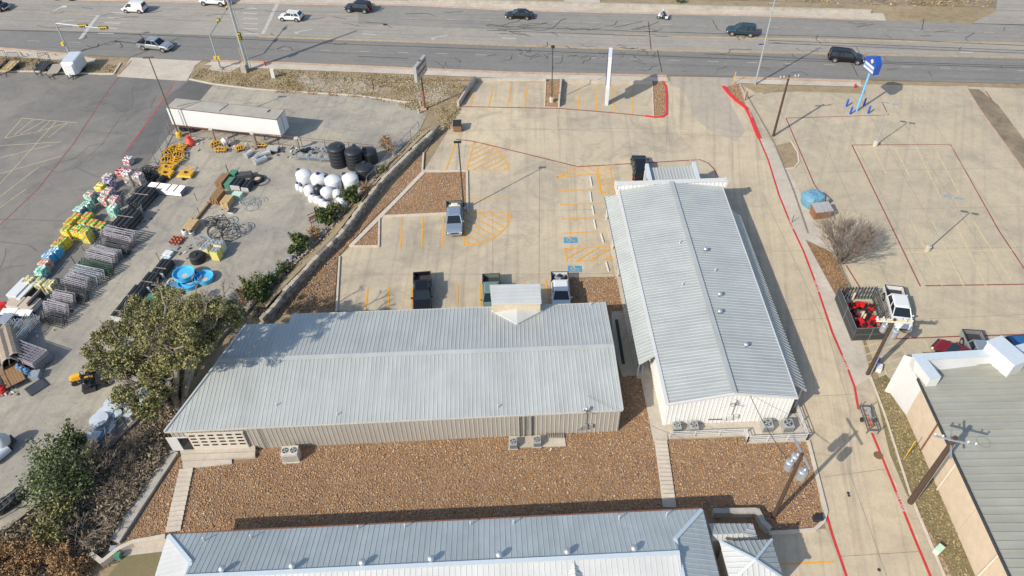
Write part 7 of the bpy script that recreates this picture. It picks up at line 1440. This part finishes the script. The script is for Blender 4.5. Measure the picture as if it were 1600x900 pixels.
# bank of earth behind the wall
m = MB(); edge = [(650,216),(600,268),(575,297),(535,340),(495,384),(427,449),(405,470),(395,482)]; wl2 = [(680,204),(660,224),(594,290),(558,336),(528,376),(494,410),(455,450),(420,490)]
for i in range(len(edge)-1):
    a, b, c, d = G(*edge[i]), G(*edge[i+1]), G(*wl2[i+1]), G(*wl2[i]); m.poly([(a.x,a.y,.15),(d.x,d.y,1.05),(c.x,c.y,1.05),(b.x,b.y,.15)])
    
o = m.build('bank', 'dry_grass'); struct(o)
# long concrete wall at the lower left
m = MB(); rail(m, [G(273,708), G(181,848)], .95, 0, .35); tag(m.build('concrete_retaining_wall', 'wall_conc'), 'straight gray concrete wall running down from the warehouse corner', 'retaining wall')
m = MB(); rail(m, [G(262,843), G(212,852), G(190,862), G(164,883), G(146,870)], .35, 0, .7); tag(m.build('low_stone_wall', 'curb'), 'low pale stepped wall at the bottom left corner of the gravel', 'retaining wall')
sheet('walk_strip', [(196,852),(262,846),(258,862),(192,870)], .09, 'concrete_pale')
for b, mt, lab in (((181,862),'galvanised','small gray meter box by the low wall'),((187,872),'green_box','small green meter box by the low wall')):
    g = G(*b); t = thing('meter_box', lab, 'utility box', (g.x,g.y,.03)); local('body', MB().box((0,0,.3),(.45,.4,.6)), mt, t); local('lid', MB().box((0,0,.62),(.5,.45,.06)), mt, t)
m = MB(); rail(m, [G(743,128), G(730,146), G(716,168)], .3, 0, 1.0); tag(m.build('low_wall', 'concrete_pale'), 'curved white concrete wall at the left end of the front stalls', 'wall')
m = MB(); rail(m, [G(877,128), G(873,168)], .25, 0, 1.0); tag(m.build('low_wall', 'concrete_pale'), 'concrete wall on the right side of the light-pole island', 'wall')
m = MB(); rail(m, [G(744,127), G(853,127.5)], .3, 0, .5); tag(m.build('low_wall', 'concrete_pale'), 'low concrete ledge behind the left front stalls', 'wall')
m = MB(); rail(m, [G(877,129.5), G(1018,132)], .3, 0, .6); tag(m.build('low_wall', 'concrete_pale'), 'low concrete ledge behind the right front stalls', 'wall')
# =================================================================== VEGETATION
def branches(m, p, d, L, r, depth, spread, tips, up=.1, kids=(2,3), shrink=.72, minr=.008, mids=None):
    p = Vector(p); d = Vector(d).normalized(); k = 2 if depth > 1 else 1
    for _ in range(k):
        q = p+d*L/k; m.tube(p, q, max(r,minr), max(r*.85,minr), n=6 if r > .12 else 4 if r > .03 else 3); p = q; r *= .86
        d = (d+Vector((random.gauss(0,.14),random.gauss(0,.14),random.gauss(0,.10)+up*.4))).normalized()
        if mids is not None and depth <= 2: mids.append(p.copy())
    if depth == 0: tips.append(p); return
    for _ in range(random.randint(*kids)):
        v = Vector((random.gauss(0,1),random.gauss(0,1),random.gauss(0,.6))); v -= d*v.dot(d); v.normalize()
        branches(m, p, d+v*spread*random.uniform(.6,1.2)+Vector((0,0,up)), L*shrink*random.uniform(.8,1.2), r*.75, depth-1, spread, tips, up, kids, shrink, minr, mids)
def leaf_cloud(C, R, n, sq=.8, shell=.5):
    v = rng.normal(size=(n,3)); v /= np.linalg.norm(v, axis=1)[:,None]; rr = R*rng.uniform(shell, 1, n)**.6
    return np.array(C)+v*rr[:,None]*np.array([1,1,sq])
# --- the oak
t = thing('oak_tree', 'large spreading live oak overhanging the left end of the gray warehouse', 'tree', tuple(G(286,640)))
base = G(286,640)
m = MB(); tips = []
for (tx, ty, tz) in ((205,505,5.5),(165,560,4.5),(255,470,7.5),(305,465,10),(345,475,10),(215,600,4.0),(290,540,10),(240,540,8),(335,510,10),(185,530,5.5),(225,630,3.5),(270,590,6),(180,585,4.5),(320,490,11)):
    e = G(tx, ty, tz); s = base+Vector((random.uniform(-.3,.3), random.uniform(-.3,.3), 0)); prev = s; dirn = e-s
    n_ = 6
    for k in range(1, n_+1):
        f_ = k/n_; q = s+Vector((dirn.x*f_, dirn.y*f_, dirn.z*math.sin(f_*math.pi/2)))+Vector((random.gauss(0,.25),random.gauss(0,.25),random.gauss(0,.15)))*(0 if k == n_ else 1)
        r = .32*(1-f_)+.07; m.tube(prev, q, r+.04, r, n=7); prev = q
        if k > 2: branches(m, q, (random.gauss(0,1),random.gauss(0,1),.4), 1.1, r*.4, 2, .8, tips, .1)
    branches(m, e, dirn, 1.1, .08, 2, .8, tips, .1, (3,4))
m.tube(base-Vector((0,0,.2)), base+Vector((0,0,1.0)), .55, .42, n=10)
m.build('trunk', 'bark_pale', t)
Ls = []
OUT = [(136,552),(150,520),(175,505),(195,480),(210,462),(235,452),(262,448),(300,458),(322,470),(345,462),(365,472),(382,490),(376,508),(350,512),(335,532),(312,560),(300,590),(285,600),(262,612),(250,640),(232,650),(212,645),(180,632),(182,612),(200,598),(215,590),(190,588),(160,590),(140,575)]
cl = []
random.seed(21)
while len(cl) < 290:
    x, y = random.uniform(130,385), random.uniform(445,655)
    if inside(x, y, OUT):
        dd = min(math.hypot(x-a, y-b) for a, b in OUT); z_ = 3.2+(4.6*min(1,max(0,(x-240)/60)) if y < 575 else 0)+min(dd,55)/55*4.6*random.uniform(.6,1.1)+random.uniform(-.6,.6)
        cl.append((x, y, z_))
for x, y, z_ in cl:
    Ls.append(leaf_cloud(G(x, y, max(2.0,z_)), random.uniform(.45,1.0), random.randint(110,260), .6, .15))
for p in tips:
    q = PX(p)
    if inside(q[0], q[1], OUT) and random.random() < .5: Ls.append(leaf_cloud(p, .4, 45, .7, .2))
LC = np.concatenate(Ls); q = quads(LC, .125, 'oak_leaf', 'crown', t)
# --- small cedars and shrubs along the bank
def shrub(name, b, R, h, mat, lab, n, size=.13, blobs=14, trunk='bark', zb=.3, cat='shrub', conical=False, sq=.9):
    g = G(*b); t = thing(name, lab, cat, (g.x,g.y,0)); m = MB(); tips = []
    for k in range(5): branches(m, (g.x,g.y,zb*.3), (random.gauss(0,.5),random.gauss(0,.5),1), h*.35, .06, 2, .6, tips, .2)
    m.build('trunk', trunk, t); Ls = []
    for k in range(blobs):
        a_ = random.uniform(0,6.28); f = random.random(); z_ = zb+f*h*.85; rr = R*(1-f*.75 if conical else math.sqrt(max(.05,1-(f*1.5-.6)**2)))*random.uniform(.25,.8)
        Ls.append(leaf_cloud((g.x+rr*math.cos(a_), g.y+rr*math.sin(a_), z_), R*random.uniform(.28,.5), n//blobs, sq, .1))
        if k % 2 == 0:
            C0 = np.array((g.x+rr*math.cos(a_), g.y+rr*math.sin(a_), z_)); vv = np.array((math.cos(a_), math.sin(a_), 1.3)); Ls.append(C0+vv*rng.uniform(0,R*.45,n//(blobs*3))[:,None]+rng.normal(size=(n//(blobs*3),3))*.06)
    quads(np.concatenate(Ls), size, mat, 'foliage', t); return t
shrub('cedar', (551,316), 1.35, 2.7, 'cedar_leaf', 'round cedar standing over the white tanks', 3600, blobs=22); shrub('cedar', (513,347), 1.35, 2.2, 'cedar_leaf', 'cedar covering the edge of the white tanks with dark gaps', 3400, blobs=22); shrub('cedar', (473,386), 1.3, 1.9, 'cedar_leaf', 'smaller cedar below the rusty rack', 2600, blobs=18); shrub('cedar', (404,462), 1.9, 2.4, 'cedar_leaf', 'bushy cedar above the oak beside the stone wall', 3600, blobs=22); shrub('cedar', (460,398), .8, .9, 'cedar_leaf', 'small low cedar left of the block heap', 900, blobs=8)
shrub('evergreen_tree', (105,762), 3.3, 4.4, 'green_leaf', 'dark green broadleaf tree at the lower left by the black bins', 8500, .12, 55, cat='tree'); shrub('evergreen_tree', (120,715), 2.0, 3.0, 'green_leaf', 'thin upper part tree behind the dark green one', 2200, .15, 20, cat='tree'); shrub('evergreen_shrub', (98,832), 2.0, 2.2, 'oak_leaf', 'dull green scrub beside the arching bare branches', 3200, .15, 22)
shrub('rust_shrub', (608,240), 1.4, 2.2, 'rust_leaf', 'sparse rust-coloured shrub behind the black tanks', 420, .13, 14, 'twig_tan'); shrub('rust_shrub', (380,470), 1.6, 1.8, 'rust_leaf', 'rusty twiggy bush left of the bushy cedar', 400, .1, 12, 'twig_tan')
for i, b in enumerate(((20,870),(60,885),(95,880),(35,905),(5,900),(75,860),(120,895))): shrub('rust_shrub', b, 1.6, 1.5, 'rust_leaf', 'orange-brown dry bush in the bottom left corner, ' + ['leftmost of the upper row','in the middle of the patch','right of the middle','low centre at the frame edge','at the left frame edge','highest of the patch','at the right end of the patch'][i], 2400, .09, 18, 'twig_tan')
for i, b in enumerate(((436,440),(492,372),(532,334),(447,425),(575,305),(598,272),(418,470))): shrub('scrub', b, 1.1, 1.3, ('cedar_leaf','rust_leaf','oak_leaf')[i%3], 'scrub above the stone wall, ' + ['beside the bushy cedar','between the two lower cedars','at the foot of the cedar by the white tanks','olive clump by the block heap','dark tuft behind the fence and white tanks','rusty tuft below the black tanks','olive tuft nearest the oak'][i], 700, .1, 9, 'twig_tan')
# --- bare trees
def bare(name, b, h, R, lab, n0=9, depth=4, mat='twig', spread=.55, up=.12, kids=(2,3), r=.09, L=None, lean=(0,0)):
    g = G(*b); t = thing(name, lab, 'tree', (g.x,g.y,0)); m = MB(); tips = []
    for k in range(n0):
        a_ = 6.28*k/n0+random.uniform(-.3,.3); e = random.uniform(.25,1.1)
        branches(m, (g.x+random.uniform(-.15,.15),g.y+random.uniform(-.15,.15),.1), (math.cos(a_)*e*R/h+lean[0],math.sin(a_)*e*R/h+lean[1],1), L or h*.30, r, depth, spread, tips, up, kids, .78, .012)
    m.build('branches', mat, t); MB().tube((g.x,g.y,-.1),(g.x,g.y,.4),.22,.16,n=8).build('trunk', 'bark', t); return t, tips
bare('bare_tree', (1312,412), 4.2, 3.9, 'big bare multi-stem tree with a fan of gray twigs beside the dumpster', 20, 4, 'twig', .42, .05, (2,4), .08, 1.75)
bare('bare_tree', (150,742), 4.0, 3.2, 'bare gray tree rising between the dark evergreen and the bank', 9, 4, 'twig_tan', .5, .08, (2,3), .07); bare('bare_tree', (132,848), 2.6, 3.4, 'arching pale bare branches at the lower left', 10, 4, 'twig_tan', .7, -.06, (2,3), .06, .9)
bare('bare_shrub', (205,735), 1.6, 2.6, 'tangle of dead gray brush beside the concrete wall', 14, 3, 'twig_tan', .9, -.05, (2,4), .03, .6); bare('bare_shrub', (165,715), 1.8, 2.6, 'gray bramble tangle near the bare gray tree', 16, 3, 'twig_tan', .9, -.03, (2,4), .03, .7); bare('bare_shrub', (215,700), 1.5, 2.2, 'gray bramble tangle nearest the warehouse corner', 14, 3, 'twig_tan', .9, -.05, (2,4), .03, .6); bare('bare_shrub', (180,775), 1.6, 2.6, 'lower tangle of dead brush in the ditch', 14, 3, 'twig_tan', .9, -.05, (2,4), .03, .6); bare('bare_shrub', (115,690), 2.0, 2.0, 'faint bare twigs beside the lower feed bins', 7, 3, 'twig_tan', .7, .05, (2,3), .03, .8)
bare('bare_shrub', (395,445), 1.8, 1.6, 'bare brown twigs above the bushy cedar', 9, 3, 'twig_tan', .7, .05, (2,3), .03, .6); bare('bare_shrub', (606,236), 2.2, 1.5, 'bare stems of the rust-coloured shrub by the fence', 10, 3, 'twig_tan', .5, .1, (2,3), .03, .7)
# --- matted brush and dry grass
def brush(poly_px, n, hmax, size, mat, lab, name='brush', flatz=.5, clump=40, cr=.7):
    pl = [tuple(G(*p)[:2]) for p in poly_px]; xs = [p[0] for p in pl]; ys = [p[1] for p in pl]
    c = np.column_stack([rng.uniform(min(xs),max(xs),clump*3), rng.uniform(min(ys),max(ys),clump*3)]); c = c[inside_np(c, pl)]
    k = rng.integers(0, len(c), n); P = c[k]+rng.normal(size=(n,2))*cr; P = P[inside_np(P, pl)]; ch = rng.uniform(.3,1,len(c))[k][:len(P)]
    z = rng.uniform(0,1,len(P))**1.4*hmax*ch+.05; V = np.column_stack([P, z]); tt = np.clip(rng.beta(2,2,len(V))*.8+rng.uniform(-.1,.2,len(V)), 0, 1)
    o = quads(V, size, mat, name, None, flatz, tt, 1.7); return tag(o, lab, 'brush' if 'brush' in name else 'grass', kind='stuff')
brush([(262,625),(298,600),(285,660),(255,700),(268,712),(180,838),(120,800),(150,745),(200,690)], 30000, .9, .11, 'brush_twig', 'matted dead brush filling the ditch between the yard bank and the concrete wall')
brush([(60,790),(140,740),(160,760),(180,850),(150,875),(130,905),(-10,905),(-10,840)], 22000, .8, .11, 'brush_twig', 'dry brown brush over the bottom left corner')
brush([(395,485),(430,448),(500,385),(540,345),(530,378),(455,452),(425,492),(400,500)], 5000, .5, .13, 'brush_twig', 'dead brush on the bank above the stone wall')
brush([(540,345),(600,270),(655,215),(685,203),(600,290),(562,336)], 3500, .35, .10, 'grass_blade', 'dry grass on the narrow bank above the stone wall', 'grass')
brush([(300,123),(296,107),(400,108),(640,119),(738,124),(712,166),(690,198),(668,180),(560,150),(400,140)], 9000, .16, .10, 'grass_blade', 'short dry grass on the roadside verge', 'grass', clump=260)
brush([(690,200),(712,168),(735,130),(738,140),(700,205)], 1500, .3, .10, 'grass_blade', 'dry grass at the corner beside the front stalls', 'grass')
brush([(0,89),(148,99),(186,103),(178,114),(50,112),(-30,110)], 2500, .18, .10, 'grass_blade', 'short dry grass between the trailers and the road', 'grass', clump=120)
brush([(1363,600),(1384,588),(1400,604),(1432,662),(1470,735),(1531,905),(1490,900),(1460,845),(1430,795),(1415,770)], 7000, .10, .07, 'grass_blade', 'patchy short grass on the verge along the tan building', 'grass', clump=300)
brush([(1258,378),(1300,397),(1330,450),(1312,466)], 1600, .2, .07, 'rust_leaf', 'fallen leaves under the big bare tree', 'grass', clump=40)
brush([(1415,770),(1440,800),(1490,905),(1478,900),(1432,800)], 900, .12, .07, 'rust_leaf', 'fallen leaves along the kerb of the green verge', 'grass', clump=60)
brush([(640,-10),(1200,0),(1380,10),(1550,12),(1550,-25),(640,-30)], 5000, .4, .16, 'grass_blade', 'dry grass beyond the road', 'grass', clump=200)
brush([(340,140),(400,143),(560,153),(640,163),(650,166),(560,149),(400,138)], 900, .25, .10, 'rust_leaf', 'brown weeds along the yard kerb', 'grass', clump=26, cr=.5)
brush([(430,455),(470,452),(525,405),(521,487),(430,490)], 1800, .25, .08, 'brush_twig', 'dark dead leaves on the gravel corner by the stone wall', 'brush')
shrub('shrub', (1062,4), .8, .7, 'cedar_leaf', 'small green shrub on the far verge', 700, .12, 8)
